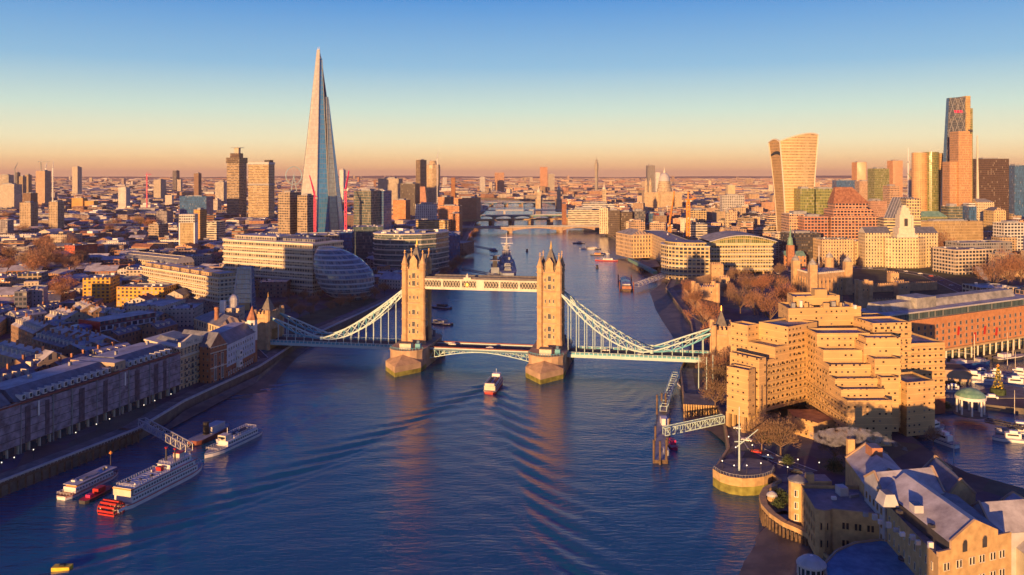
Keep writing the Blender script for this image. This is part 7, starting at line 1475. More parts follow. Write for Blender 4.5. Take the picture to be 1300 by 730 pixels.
c_, a_, l_ = along(260, 582, 328, 550); o = root('ferry_boat', 'white double deck ferry moored beyond the paddle steamer', 'boat', (0, 0, 0)); b = MB(); hull(b, 40, 8, -.5, 2.2, 'white', deck='grey', band='blue'); b.build('hull', o); b = MB(); decktier(b, 7, -15, 8, 2.2, 4.6, 'white', winz=3.0); decktier(b, 6.6, -14, 3, 4.8, 5.2, 'white'); b.build('saloon', o); b = MB(); b.box((0, 6, 4.6), (4.6, 4.4, 2.6), 'cream'); b.box((0, 8.3, 5.7), (3.8, .2, .9), 'glass'); b.bar((0, 4, 7), (0, 4, 10), .2, 'white'); b.build('wheelhouse', o); b = MB(); b.box((0, -6, 5.2), (5, 13, .3), 'dark')
for s in (-1, 1): b.bar((s*3.2, -14, 6.2), (s*3.2, 3, 6.2), .12, 'white')
b.build('upper_deck', o); rail(o, 6.4, -14, 3, 5.2); rail(o, 7, 8, 15, 2.3); vents(o, [(-1, -10), (1, -6), (-1, -2), (1, 0), (0, 11)], 5.5, 4); place(o, c_, a_+math.pi, l_/40)
c_, a_, l_ = along(244, 566, 290, 543); o = root('tug_boat', 'small dark red boat tucked behind the white ferry', 'boat', (0, 0, 0)); b = MB(); hull(b, 22, 6, -.5, 1.8, 'redbrown', deck='grey'); b.build('hull', o); b = MB(); b.box((0, 2, 1.8), (4, 8, 2.4), 'palegrey'); b.build('cabin', o); b = MB(); b.lathe((0, -3, 1.8), [(1.1, 0), (1.1, 4.6)], 'black', 10); b.build('funnel', o); place(o, c_, a_, l_/22)
c_, a_, l_ = along(104, 640, 142, 620); o = root('tug_boat', 'small red decked boat squeezed between the party boat and the paddle steamer', 'boat', (0, 0, 0)); b = MB(); hull(b, 16, 4.6, -.4, 1.3, 'dark', deck='red'); b.build('hull', o); b = MB(); b.box((0, 1, 1.3), (2.6, 4, 1.9), 'red'); b.box((0, -4, 1.3), (2, 2, 1), 'pink'); b.build('cabin', o); place(o, c_, a_, l_/16)
gangway('truss_gangway', 'long white truss gangway from the netted warehouse walk to the moored boats', 'gangway', G(180, 540, 6), G(240, 573, 4), 3.0, 3.0, 'steel', k=10)
p = G(79, 722, 0); r = root('mooring_buoy', 'square yellow mooring float in the bottom left corner of the water', 'buoy', (0, 0, 0)); b = MB(); b.prism([(-2.6, -1.3), (2.6, -1.3), (2.6, 1.3), (-2.6, 1.3)], -.5, .9, 'yellow'); b.build('float', r); b = MB(); b.box((0, 0, .9), (1.6, 1.1, .5), 'black'); b.build('mooring_ring', r); place(r, (p.x, p.y, 0), .05)
# the warship and its tender
o = root('warship', 'moored grey camouflaged warship with gun turrets beyond the bridge walkway', 'warship', (0, 0, 0)); L_, W_ = 190, 20; b = MB(); hull(b, L_, W_, -1, 8, 'shipgrey', bow=.34, stern=.16, deck='grey', n=20, flare=.9); b.build('hull', o)
b = MB(); b.box((0, 10, 8), (13, 34, 7), 'shipgrey'); b.box((0, 14, 15), (10, 18, 7), 'palegrey'); b.box((0, 18, 22), (7, 8, 5), 'shipgrey'); b.box((0, -28, 8), (12, 26, 6), 'palegrey'); b.box((0, -30, 14), (7, 12, 5), 'shipgrey'); b.build('superstructure', o)
for y, z in ((62, 8.5), (48, 11.5), (-58, 11.5), (-72, 8.5)):
    b = MB(); sg = 1 if y > 0 else -1; b.prism([(-4, y-4), (4, y-4), (4, y+4), (-4, y+4)], z, z+3.4, 'shipgrey', poly1=[(-3, y-3), (3, y-3), (3, y+3), (-3, y+3)])
    for dx in (-2, 0, 2): b.bar((dx, y+sg*3, z+1.8), (dx, y+sg*11, z+2.6), .6, 'grey')
    b.build('gun_turret', o)
for y in (2, -18): b = MB(); b.lathe((0, y, 14), [(3, 0), (2.7, 10), (2.9, 10.2)], 'shipgrey', 10, sy=1.4); b.build('funnel', o)
for y, h in ((8, 44), (-24, 40)):
    b = MB()
    for sx, sy in ((-2, -2), (2, -2), (0, 2)): b.bar((sx, y+sy, 14), (0, y, h-8), .6, 'palegrey')
    b.bar((0, y, h-10), (0, y, h), .6, 'palegrey'); b.box((0, y, h-14), (5, 3, 1.2), 'palegrey'); b.bar((-7, y, h-6), (7, y, h-6), .5, 'white'); b.bar((-5, y, h-16), (5, y, h-16), .5, 'white'); b.build('mast', o)
rr_ = random.Random(11); b = MB()
for k in range(60): b.box((rr_.uniform(-7, 7), rr_.uniform(-60, 45), 8), (rr_.uniform(.8, 3), rr_.uniform(.8, 4), rr_.uniform(1, 5)), rr_.choice(['shipgrey', 'grey', 'white', 'dark', 'palegrey', 'timber']))
b.build('deck_fittings', o); place(o, (XU(643, 985), 985, 0), R(1.5))
o = root('patrol_vessel', 'dark boxy vessel with raised platforms lying alongside the warship', 'boat', (0, 0, 0)); b = MB(); hull(b, 62, 13, -.5, 5, 'dark', deck='grey'); b.build('hull', o); b = MB()
for y, h in ((-18, 14), (-4, 18), (12, 12)): b.box((0, y, 5), (9, 8, h*.5), 'shipgrey'); b.box((0, y, 5+h*.5), (5, 5, h*.5), 'dark'); b.box((0, y, 5+h), (11, 6, .6), 'grey')
b.build('platform', o); place(o, (XU(628.5, 930), 930, 0), R(1))
# smaller craft on the upper reach and by the piers
def small_boat(label, L_, W_, hm, cm, nm='small_boat', cat='boat', group=None, tall=1.0):
    r = root(nm, label, cat, (0, 0, 0), group); b = MB(); hull(b, L_, W_, -.4, 1.5*tall, hm, deck='grey', band='white' if hm != 'white' else 'blue'); b.build('hull', r); b = MB(); b.box((0, -L_*.06, 1.5*tall), (W_*.66, L_*.42, 1.9*tall), cm); b.prism([(-W_*.36, -L_*.2), (W_*.36, -L_*.2), (W_*.36, L_*.1), (-W_*.36, L_*.1)], 2.4*tall, 3.0*tall, 'glass', bottom=True); b.build('cabin', r); return r
for (u, v, L_, W_, rz, hm, cm, lb) in (
    (770, 331, 30, 8, 80, 'red', 'white', 'red and white moored barge boat in the upper reach right of the north tower'), (758, 324, 20, 6, 70, 'dark', 'orange', 'small dark boat with orange cabin above the red and white barge'),
    (746, 316, 24, 7, 85, 'white', 'palegrey', 'white launch near the north bank below the road bridge'), (754, 316, 22, 6, 60, 'dark', 'white', 'dark hulled launch beside the white one below the road bridge'),
    (735, 309, 20, 6, 80, 'dark', 'cream', 'dark barge closest to the right end of the road bridge'), (768, 322, 16, 5, 40, 'white', 'cream', 'small white boat behind the red and white barge'),
    (669, 319, 6, 3, 10, 'dark', 'black', 'tiny black mooring dolphin alone in mid river'), (758, 340, 5, 3, 10, 'dark', 'black', 'tiny black float below the red and white barge'),
    (626, 318, 26, 8, 20, 'dark', 'shipgrey', 'dark pontoon boat left of the warship mast'), (560, 391, 20, 7, 60, 'dark', 'dark', 'dark boat moored in shade right of the south tower'), (557, 411, 24, 8, 60, 'dark', 'grey', 'dark barge right behind the south bridge pier'),
    (600, 259, 30, 8, 80, 'dark', 'grey', 'small dark barge on the river bend'), (853, 567, 9, 3.4, 5, 'pink', 'pink', 'small bright pink red launch beside the timber pier'), (866, 490, 14, 4, 5, 'white', 'redbrown', 'white boat tied behind the steep gangway')):
    p = G(u, v, 0); place(small_boat(lb, L_, W_, hm, cm, nm='barge' if 'barge' in lb else 'mooring_float' if 'tiny' in lb else 'motor_launch', cat='float' if 'tiny' in lb else 'boat'), p, R(rz))
o = root('pier_vessel', 'long blue and rust floating pier building on the river right of the bridge', 'pier', (0, 0, 0)); b = MB(); hull(b, 74, 13, -.5, 2.0, 'timber', bow=.06, stern=.06, deck='grey'); b.build('pontoon', o); b = MB(); b.box((0, 6, 2), (9, 22, 4.4), 'blue'); b.box((0, -16, 2), (8, 16, 3.6), 'palegrey'); b.build('pier_hall', o); b = MB(); b.gable([(-5, -5.5), (5, -5.5), (5, 17.5), (-5, 17.5)], 6.4, 2, 'steelblue', 'blue'); b.build('roof', o)
b = MB()
for s in (-1, 1):
    for y in (-34, -24, 26, 34): b.bar((s*6.8, y, -2), (s*6.8, y, 8), .8, 'redbrown', n=6)
b.build('mooring_pile', o); b = MB(); b.box((0, 28, 2), (8, 9, 3), 'white'); b.box((0, -30, 2), (9, 6, 2.6), 'brickp'); b.build('deck_house', o); c_, a_, l_ = along(800, 388, 790, 345); place(o, c_, a_, 1)
gangway('covered_gangway', 'covered white gangway from the blue pier building to the north bank', 'gangway', G(808, 364, 4), G(843, 351, 6), 5, 3.4, 'white', k=8)
gangway('walkway_gangway', 'thin dark footway from the south bank to the warship', 'gangway', G(588, 343, 5), G(627, 350, 4), 3, 2, 'grey', k=8)
gangway('walkway_gangway', 'thin dark footway reaching the pontoon boat left of the warship mast', 'gangway', G(600, 313, 5), G(622, 317, 4), 3, 2, 'grey', k=8)
# yachts and boats in the dock
yw = small_boat('white motor yacht', 14, 4.2, 'white', 'white', 'motor_yacht', group='motor yachts moored in the dock', tall=1.1); b = MB(); b.box((0, -1, 3.7), (2, 3, 1), 'snowwhite'); b.build('flybridge', yw)
for i, (u, v, rz, sc, lb) in enumerate(((1232, 484, 60, 1.3, 'large white motor yacht behind the rotunda dome, upper left of the dock'), (1252, 487, 75, 1.2, 'white motor yacht between the rotunda and the festive tree'), (1286, 490, 70, 1.2, 'white motor yacht just right of the festive tree'), (1262, 477, 60, .9, 'small white motor yacht behind the festive tree'),
    (1292, 478, 50, 1.1, 'white motor yacht at the right end of the upper row'), (1244, 475, 80, .8, 'small white motor yacht nearest the orange brick colonnade'), (1208, 497, 70, .9, 'white motor yacht left of the rotunda beside the hotel'), (1256, 512, 75, 1.0, 'white motor yacht moored right of the rotunda'), (1291, 551, 70, 1.2, 'white motor yacht at the right edge of the lower dock'), (1283, 560, 70, 1.0, 'smaller motor yacht in front of the one at the right edge of the lower dock'),
    (1178, 541, -60, 1.0, 'covered boat nearest the green quay edge left of the lower dock'), (1186, 546, -60, 1.0, 'covered boat second from the green quay edge'), (1196, 562, 20, 1.1, 'dark covered boat with green tarpaulin at the lower dock wall'))):
    c = G(u, v, 2.2)
    if i == 0: place(yw, c, R(rz), sc); yw['label'] = lb
    else: copy_tree(yw, c, R(rz), sc, lb)
c_ = G(1227, 466, 2.2); o = root('sailing_barge', 'long blue hulled sailing barge moored under the orange brick colonnade', 'boat', (0, 0, 0)); b = MB(); hull(b, 36, 7, -.5, 3, 'blue', deck='palegrey'); b.build('hull', o)
b = MB(); b.bar((0, 6, 3), (0, 6, 19), .45, 'cream', n=6); b.bar((0, 6, 7), (-0.2, -8, 9.5), .3, 'cream', n=6); b.build('mast', o)
b = MB(); b.box((0, -6, 3), (4.4, 8, 1.8), 'white'); b.box((0, 10, 3), (4, 5, 1.5), 'palegrey'); b.build('deck_house', o); place(o, c_, R(-72), 1)
c_ = G(1282, 457, 2.2); o = root('sailing_barge', 'dark sailing barge with white deck house right of the blue hulled one', 'boat', (0, 0, 0)); b = MB(); hull(b, 26, 6, -.5, 2.5, 'dark', deck='palegrey', band='white'); b.build('hull', o); b = MB(); b.box((0, -5, 2.5), (4, 7, 2), 'white'); b.build('deck_house', o); b = MB(); b.bar((0, 3, 2.5), (0, 3, 10), .4, 'cream'); b.build('mast', o); place(o, c_, R(-66), 1)
# masts on the dock
for i, (u, v, h) in enumerate(((1279, 467, 21), (1289, 478, 14), (1288, 536, 15), (1211, 588, 14), (1148, 545, 12))):
    p = G(u, v, 2.2); b = MB(); b.bar((p.x, p.y, 2), (p.x, p.y, 2+h), .34, 'cream', n=6, wd2=.2); tag(b.build('mooring_mast'), ['tallest white mast beside the dark sailing barge', 'shorter mast among yachts right of the tallest one', 'white mast at the right edge of the lower dock', 'thin mast at the near end of the lower dock', 'short lamp like mast by the green quay edge'][i], 'mast')
# footbridge over the dock
gangway('dock_footbridge', 'dark low footbridge crossing the dock right of the rotunda', 'footbridge', G(1252, 535, 6), G(1300, 545, 6), 3, 1.2, 'dark', k=8)
# ================================================================== bridges upstream
def river_bridge(name, lb, A, B, z, wd, piers, pm, dm, arch=0, par='palegrey'):
    A, B = Vector(A), Vector(B); f = Fr(A[:2], B[:2]); r = root(name, lb, 'bridge', (*f.at(f.w/2, wd/2), 0)); b = MB(); b.prism(f.quad(-25, f.w+25, 0, wd), z-2.0, z, dm, top='asphalt', bottom=True); b.prism(f.quad(-25, f.w+25, -.3, .3), z, z+1.2, par); b.prism(f.quad(-25, f.w+25, wd-.3, wd+.3), z, z+1.2, par); b.build('deck', r)
    for s in piers: b = MB(); b.prism(f.quad(f.w*s-2.8, f.w*s+2.8, -2, wd+2), -3, z-2, pm); b.build('pier', r)
    if arch:
        S_ = [0]+list(piers)+[1]; b = MB()
        for i in range(len(S_)-1):
            s0, s1 = f.w*S_[i]+2.8, f.w*S_[i+1]-2.8; k = 10; dz = arch
            for j in range(k):
                t0, t1 = j/k, (j+1)/k; z0 = z-2-dz*(2*t0-1)**2; z1 = z-2-dz*(2*t1-1)**2
                b.face([f.at(s0+(s1-s0)*t0, 0, z0), f.at(s0+(s1-s0)*t1, 0, z1), f.at(s0+(s1-s0)*t1, 0, z-1.9), f.at(s0+(s1-s0)*t0, 0, z-1.9)], dm); b.face([f.at(s0+(s1-s0)*t0, 0, z0), f.at(s0+(s1-s0)*t0, wd, z0), f.at(s0+(s1-s0)*t1, wd, z1), f.at(s0+(s1-s0)*t1, 0, z1)], dm)
        b.build('arch', r)
    return r, f
river_bridge('road_bridge', 'plain three span concrete road bridge, nearest beyond the warship', G(594, 290.5, 9), G(757, 289, 9), 11, 30, (.33, .72), 'granite', 'granite', 5)
river_bridge('railway_bridge', 'railway bridge on paired piers with golden parapet behind the road bridge', G(600, 281, 9), G(738, 278.5, 9), 11, 24, (.18, .36, .54, .72, .88), 'granite', 'concrete', 0, 'concrete')
river_bridge('arched_bridge', 'low arched bridge with green spans beyond the railway bridge', G(604, 275, 8), G(722, 274, 8), 10, 18, (.2, .4, .6, .8), 'granite', 'copper', 4)
river_bridge('foot_bridge', 'thin steel footbridge beyond the green arched bridge', G(612, 267.5, 9), G(706, 267, 9), 10, 6, (.3, .7), 'palegrey', 'steel')
river_bridge('far_bridge', 'farthest arched bridge before the river bends left', G(606, 258.6, 9), G(700, 257.6, 9), 11, 30, (.2, .4, .6, .8), 'granite', 'steelblue', 5)
# lit quay lamps
lm = bpy.data.materials.new('lampglow'); lm.use_nodes = True; q_ = lm.node_tree.nodes['Principled BSDF']; q_.inputs['Emission Color'].default_value = (1, .85, .6, 1); q_.inputs['Emission Strength'].default_value = 1.2; MATS['lampglow'] = lm
lp = root('quay_lamp', 'x', 'lamp', (0, 0, 0), 'lit lamps on the quays'); b = MB(); b.bar((0, 0, 0), (0, 0, 3.6), .16, 'dark', n=6); b.build('post', lp); b = MB(); b.lathe((0, 0, 3.6), [(.12, 0), (.24, .18), (.12, .4)], 'lampglow', 8); b.build('lamp_head', lp)
for i in range(13):
    if i in (3, 5, 8, 11): continue
    t_ = (i+.35*math.sin(i*5.1))/12; a_ = G(2, 600, 5).lerp(G(222, 508, 5), t_); lb = 'small lit lamp post on the quay in front of the netted warehouse'
    if i == 0: place(lp, a_); lp['label'] = lb
    else: copy_tree(lp, a_, 0, 1, lb)
for i, (u, v) in enumerate(((917, 598), (932, 604), (948, 604), (966, 601), (925, 566), (934, 580), (975, 590), (955, 577), (1000, 606), (1013, 596), (1040, 600))):
    copy_tree(lp, G(u, v, 6.3 if i < 4 else 5), 0, 1, 'small lit lamp post on the bastion and hotel riverside walk')
# ================================================================== trees
def bare_tree(seed, h, w_, tw='twigs', n=2600, label='bare tree', trunk=.28):
    rr = random.Random(seed); r = root('bare_tree', label, 'tree', (0, 0, 0)); b = MB(); th = h*trunk
    b.bar((0, 0, -.3), (0, 0, th), h*.05, 'bark', n=6, wd2=h*.035); tips = []
    for k in range(9):
        a = 2*math.pi*k/9+rr.uniform(-.3, .3); el = rr.uniform(.5, 1.35); L_ = h*(.32+.22*rr.random()); p0 = Vector((0, 0, th*rr.uniform(.75, 1))); p1 = p0+Vector((math.cos(a)*math.cos(el), math.sin(a)*math.cos(el), math.sin(el)))*L_*Vector((w_/h, 1, 1)).x*1.25
        b.bar(p0, p1, h*.022, 'bark', n=4, wd2=h*.010); tips.append((p0.lerp(p1, .5), p1))
        for j in range(4):
            a2 = a+rr.uniform(-.9, .9); el2 = rr.uniform(.1, 1.3); q0 = p0.lerp(p1, rr.uniform(.45, 1)); q1 = q0+Vector((math.cos(a2)*math.cos(el2), math.sin(a2)*math.cos(el2), math.sin(el2)))*h*rr.uniform(.12, .26); b.bar(q0, q1, h*.010, 'bark', n=3, wd2=h*.004); tips.append((q0, q1))
    tr = b.build('trunk', r); b = MB(); c0 = Vector((0, 0, th+(h-th)*.5))
    cl = [(c0+Vector((rr.gauss(0, w_*.2), rr.gauss(0, w_*.2), rr.gauss(0, h*.13))), rr.uniform(.14, .26)*h) for _ in range(14)]+[(t[1], h*.15) for t in tips[::3]]
    for k in range(n):
        c, rad = rr.choice(cl); d = Vector((rr.gauss(0, 1), rr.gauss(0, 1), rr.gauss(0, 1))).normalized(); p = c+d*rad*rr.uniform(.15, 1)**.6
        if p.z < th*.7: continue
        o_ = (p-Vector((0, 0, th*.6))).normalized(); e_ = (o_+Vector((rr.uniform(-.6, .6), rr.uniform(-.6, .6), rr.uniform(-.3, .6)))).normalized()*h*rr.uniform(.035, .085); s = e_.cross(Vector((rr.gauss(0, 1), rr.gauss(0, 1), rr.gauss(0, 1)))).normalized()*h*rr.uniform(.004, .009)
        b.face([p-s, p+s, p+e_], tw)
    b.build('crown', r); return r
protos = [bare_tree(1, 18, 15, label='x'), bare_tree(2, 20, 15, label='x'), bare_tree(3, 16, 16, 'twigs', label='x'), bare_tree(4, 15, 11, 'twigs2', label='x')]
def green_bush(seed):
    rr = random.Random(seed); r = root('evergreen_shrub', 'x', 'shrub', (0, 0, 0)); b = MB(); b.bar((0, 0, -.2), (0, 0, 2), .4, 'bark', n=5); b.build('stem', r); b = MB()
    for k in range(900):
        d = Vector((rr.gauss(0, 1), rr.gauss(0, 1), abs(rr.gauss(0, 1)))).normalized()*rr.uniform(1.2, 2.6)*(1+.3*math.sin(k)); p = d+Vector((0, 0, 1)); b.face([p, p+Vector((rr.uniform(-.5, .5), rr.uniform(-.5, .5), rr.uniform(-.5, .5))), p+Vector((rr.uniform(-.5, .5), rr.uniform(-.5, .5), rr.uniform(-.5, .5)))], 'evergreen')
    b.build('foliage', r); return r
bush = green_bush(5)
rt = random.Random(12); used_t = set()
def tree_at(u, v, k, sc, label, group='bare winter trees', z=5, proto=None):
    p = G(u, v, z); pr = proto or protos[k]
    if pr.name in used_t: return copy_tree(pr, (p.x, p.y, z), rt.uniform(0, 6.28), sc, label, group)
    used_t.add(pr.name); pr['label'] = label; pr['group'] = group; return place(pr, (p.x, p.y, z), rt.uniform(0, 6.28), sc)
TR = [ # u, v (foot), prototype, size, label
 (905, 447, 0, 1.05, 'round bare tree with lit orange crown right of the river gatehouse'), (893, 420, 2, 1.3, 'broad bare tree hiding the curtain wall just left of the north abutment'), (880, 395, 1, 1.0, 'bare tree left of the river gatehouse'), (876, 380, 0, .95, 'bare tree beside the approach of the covered gangway'),
 (940, 398, 2, 1.2, 'bare tree between the river gatehouse and the tall round tree'), (958, 400, 0, 1.1, 'wide bare tree left of the tall round crowned tree'), (978, 415, 2, 1.55, 'large round crowned bare tree lit orange behind the hotel'), (995, 395, 1, 1.2, 'bare tree partly hiding the left corner of the castle keep'), (968, 378, 0, 1.15, 'bare tree left of the castle keep, in the middle of its row'), (950, 376, 1, 1.1, 'bare tree below the arched glass office, left of the keep'), (985, 372, 2, 1.1, 'bare tree close to the left turret of the keep'),
 (932, 360, 3, 1.1, 'slim bare tree in front of the arched glass office'), (925, 382, 3, 1.1, 'slim bare tree right of the slender square tower'),
 (1118, 327, 2, 1.9, 'tall bare plane tree left of the white stone palace'), (1126, 331, 0, 1.4, 'lower bare plane tree at the left foot of the white stone palace'), (1181, 333, 2, 2.2, 'tallest bare plane tree right of the white stone palace'), (1196, 336, 1, 1.8, 'bare plane tree second right of the white stone palace'), (1205, 340, 0, 1.4, 'bare plane tree left of the deep grid office'),
 (1262, 370, 2, 1.7, 'big dusky bare tree behind the steam plume, right'), (1280, 365, 1, 1.7, 'big bare tree near the right edge behind the dockside brick hotel'), (1296, 360, 0, 1.7, 'big bare tree at the right edge behind the dockside brick hotel'), (1292, 342, 3, 1.5, 'lit bare tree at the right edge under the white building'),
 (908, 520, 3, 1.0, 'bare pinkish tree on the quay left of the hotel end'), (915, 505, 3, 1.15, 'taller bare pinkish tree just left of the hotel end block'), (921, 490, 0, .8, 'bare tree below the north abutment'), (928, 480, 3, 1.1, 'bare tree squeezed between abutment and hotel'), (899, 478, 3, .9, 'small bare tree behind the white quay poles'),
 (967, 574, 3, .95, 'bare birch with pale stem at the left of the hotel garden'), (991, 578, 3, 1.0, 'bare birch with pale stem in the middle of the hotel garden'), (978, 560, 3, .8, 'small bare tree between the two pale birches'), (1003, 560, 3, .7, 'small bare tree right of the pale birches'), (1060, 590, 3, .9, 'bare tree below the steam plume'), (1085, 600, 1, .75, 'bare tree left of the farthest brick warehouse'), (1078, 585, 3, .8, 'bare tree in the shade under the hotel end'), (1185, 565, 3, .5, 'small bare tree on the green dock edge'),
 (830, 312, 0, .9, 'bare tree in front of the long customs building, left end'), (838, 316, 1, .8, 'bare tree in front of the long customs building, right end'), (805, 302, 2, .9, 'bare tree below the customs hall'), (822, 308, 2, .9, 'bare tree left of the pair before the customs building'), (848, 330, 3, .9, 'bare tree left of the curved stone office'),
 (922, 343, 0, .8, 'red twigged bare tree at the left front of the arched glass office'), (1030, 330, 3, .9, 'bare tree right of the brick church'), (990, 352, 3, 1.0, 'bare tree between the church and the arched glass office'), (1045, 352, 1, .9, 'bare tree right behind the keep'),
]
for u, v, k, sc, lb in TR: tree_at(u, v, k, sc, lb)
gl = [(52, 352, 2, 1.9), (38, 350, 0, 1.6), (62, 347, 1, 1.6), (45, 356, 1, 1.4), (92, 352, 2, 1.4), (100, 345, 0, 1.4), (80, 350, 1, 1.4), (82, 378, 2, 1.3), (78, 386, 0, 1.0), (4, 352, 2, 1.4), (60, 330, 1, 1.3), (12, 335, 0, 1.3), (30, 300, 2, 1.3), (8, 282, 2, 1.5), (90, 320, 1, 1.2), (60, 318, 2, 1.3), (50, 322, 0, 1.2), (145, 292, 2, 1.5), (178, 291, 1, 1.4), (190, 294, 0, 1.4), (140, 300, 0, 1.2), (275, 262, 2, 1.6), (262, 300, 1, 1.2)]
gn = ['largest bare tree of the big clump on the left', 'bare tree on the left side of the big left clump', 'bare tree on the right side of the big left clump', 'low front bare tree of the big left clump', 'bare tree right of the big clump, lower one', 'bare tree at the right end of the left hand row', 'bare tree between the big clump and the right end of its row', 'round lit bare tree left of the orange rendered block', 'smaller bare tree under the round lit one', 'bare tree at the left edge level with the big clump', 'bare tree behind the big left clump', 'bare tree at the left edge behind the big clump', 'bare tree at the foot of the left brown tower block', 'dusky bare tree at the left edge beside the brown tower blocks', 'bare tree left of the red brick block', 'bare tree right below the right brown tower block', 'bare tree between the two brown tower blocks', 'bare tree at the foot of the stepped white high rise', 'bare tree right of the stepped white high rise', 'second bare tree right of the stepped white high rise', 'bare tree before the long white terrace', 'bare tree left of the hospital towers', 'bare tree below the navy slab']
for (u, v, k, sc), lb in zip(gl, gn): tree_at(u, v, k, sc, lb)
pk = [(386, 384), (398, 392), (408, 380), (420, 396), (370, 396), (380, 404), (366, 382), (394, 402), (352, 400), (432, 392), (445, 388), (462, 384), (476, 380), (488, 374)]
for i, (u, v) in enumerate(pk): tree_at(u, v, i % 4, .62, 'small bare park tree in the shade around the foot of the glass egg', group='small bare park trees in the shade of the south bank')
pk2 = [(575, 346), (583, 340), (588, 331), (593, 322), (597, 314), (601, 306), (566, 352), (604, 298)]
for i, (u, v) in enumerate(pk2): tree_at(u, v, i % 4, .8, 'dark bare riverside tree on the shaded bank left of the warship', group='dark trees along the shaded south bank')
for i, (u, v, sc, lb) in enumerate(((984, 556, 1.0, 'low green hedge bush between the birches'), (973, 562, .8, 'green bush under the left birch'), (1000, 590, .9, 'dark bush below the birches'), (990, 636, 1.0, 'rounded green bush beside the domed kiosk'), (997, 640, .9, 'second green bush beside the domed kiosk'), (988, 645, .8, 'lowest green bush beside the domed kiosk'), (1155, 530, 1.0, 'green bush at the left of the dock edge planting'), (1172, 527, 1.0, 'green bush in the middle of the dock edge planting'), (1200, 520, 1.0, 'green bush at the right of the dock edge planting'), (1060, 600, 1.3, 'dark bush in the shaded hotel garden'), (1100, 585, 1.4, 'dark bush in front of the farthest brick warehouse'))):
    tree_at(u, v, 0, sc, lb, group='evergreen bushes', proto=bush)
# lawns
b = MB(); P = [G(u, v, 5.006) for u, v in ((372, 428), (400, 412), (440, 398), (480, 380), (460, 376), (400, 395), (360, 410))]; b.face([tuple(p) for p in P][::-1] if False else [tuple(p) for p in P], 'grassmat'); b.build('park_lawn', kind='structure')
b = MB(); P = [G(u, v, 5.008) for u, v in ((1085, 385), (1240, 372), (1260, 345), (1120, 338), (1060, 350))]; b.face([tuple(p) for p in P], 'grassmat'); b.build('moat_lawn', kind='structure')
# roads
def road(px, wd, name='road', z=5.012, m='asphalt'):
    P = [G(u, v, z) for u, v in px]; b = MB(); strip(b, P, -wd/2, wd/2, z, m); b.build(name, kind='structure'); b = MB()
    for i in range(len(P)-1):
        a, c = P[i], P[i+1]; L_ = (c-a).length; k = int(L_/9)
        for j in range(k):
            q0, q1 = a.lerp(c, (j+.2)/k), a.lerp(c, (j+.6)/k); d = (q1-q0).normalized(); n_ = Vector((-d.y, d.x, 0))*.12
            b.face([tuple(p+Vector((0, 0, .004))) for p in (q0-n_, q1-n_, q1+n_, q0+n_)], 'white')
    b.build('road_marking', kind='structure')
    b = MB(); strip(b, P, wd/2, wd/2+.4, z, 'palegrey', .13); strip(b, P, -wd/2-.4, -wd/2, z, 'palegrey', .13); b.build('kerb', kind='structure')
road([(1300, 402), (1230, 372), (1180, 350), (1130, 342), (1060, 338), (1000, 345), (960, 355), (920, 352)], 16)
road([(990, 345), (988, 320), (985, 300), (975, 280), (970, 268)], 18, z=5.018)
road([(1030, 600), (990, 585), (960, 570), (940, 540), (930, 515)], 6, z=5.024, m='paving')
road([(0, 348), (70, 339), (150, 329), (230, 318)], 12, z=5.03); road([(330, 455), (300, 425), (260, 400), (150, 400), (60, 395)], 9, z=5.036)
# cars
def car(col, label, group='cars on the roads and quays'):
    r = root('parked_car', label, 'car', (0, 0, 0), group); b = MB(); b.prism([(-.9, -2.2), (.9, -2.2), (.9, 2.2), (-.9, 2.2)], .35, .95, col, bottom=True); b.prism([(-.8, -1.5), (.8, -1.5), (.8, 1.0), (-.8, 1.0)], .95, 1.45, col, poly1=[(-.65, -1.2), (.65, -1.2), (.65, .5), (-.65, .5)]); b.build('body', r); b = MB(); b.prism([(-.83, -1.4), (.83, -1.4), (.83, .9), (-.83, .9)], 1.0, 1.32, 'glass', poly1=[(-.72, -1.25), (.72, -1.25), (.72, .62), (-.72, .62)]); b.build('windows', r)
    for sx in (-.85, .85):
        for sy in (-1.4, 1.4): b = MB(); b.bar((sx-.1, sy, .34), (sx+.1, sy, .34), .68, 'black', n=10); b.build('wheel', r)
    return r
cars = {}
CL = [(1235, 374), (1222, 369), (1208, 363), (1196, 357), (1182, 351), (1168, 348), (1150, 345), (1128, 342), (1105, 341), (1085, 340), (1020, 342), (1005, 345), (988, 348), (972, 353), (950, 354), (990, 330), (988, 318), (985, 306), (982, 296), (1010, 600), (996, 588), (975, 582), (960, 575), (948, 560), (938, 545), (310, 436), (290, 418), (230, 401), (180, 401), (120, 399)]
for i, (u, v) in enumerate(CL):
    c = ['white', 'dark', 'palegrey', 'blue', 'red', 'white'][i % 6]; p = G(u, v, 5.05); cn = {'white': 'white', 'dark': 'black', 'palegrey': 'silver', 'blue': 'blue', 'red': 'red'}[c]
    where = 'the road behind the castle' if i < 15 else 'the dark avenue by the church' if i < 19 else 'the quay in front of the hotel' if i < 25 else 'the street behind the south bank warehouses'; lb = f'small {cn} car on {where}'
    if c not in cars: cars[c] = place(car(c, lb), p, R(rt.choice([60, 70, 80, 20])))
    else: copy_tree(cars[c], p, R(rt.choice([60, 70, 80, 20])), 1, lb)
    (cars[c] if False else None)
for i, (s, t, lb) in enumerate(((-20, 3, 'white car on the bascule span nearer the south tower'), (5, -3, 'white car at the middle of the bascule span'), (75, 3, 'white car on the north side span'), (95, -3, 'white car on the bridge close to the north abutment'))):
    copy_tree(cars['white'], BW(s, t, 10.1), brz+R(90), 1, lb, 'vehicles crossing the bridge')
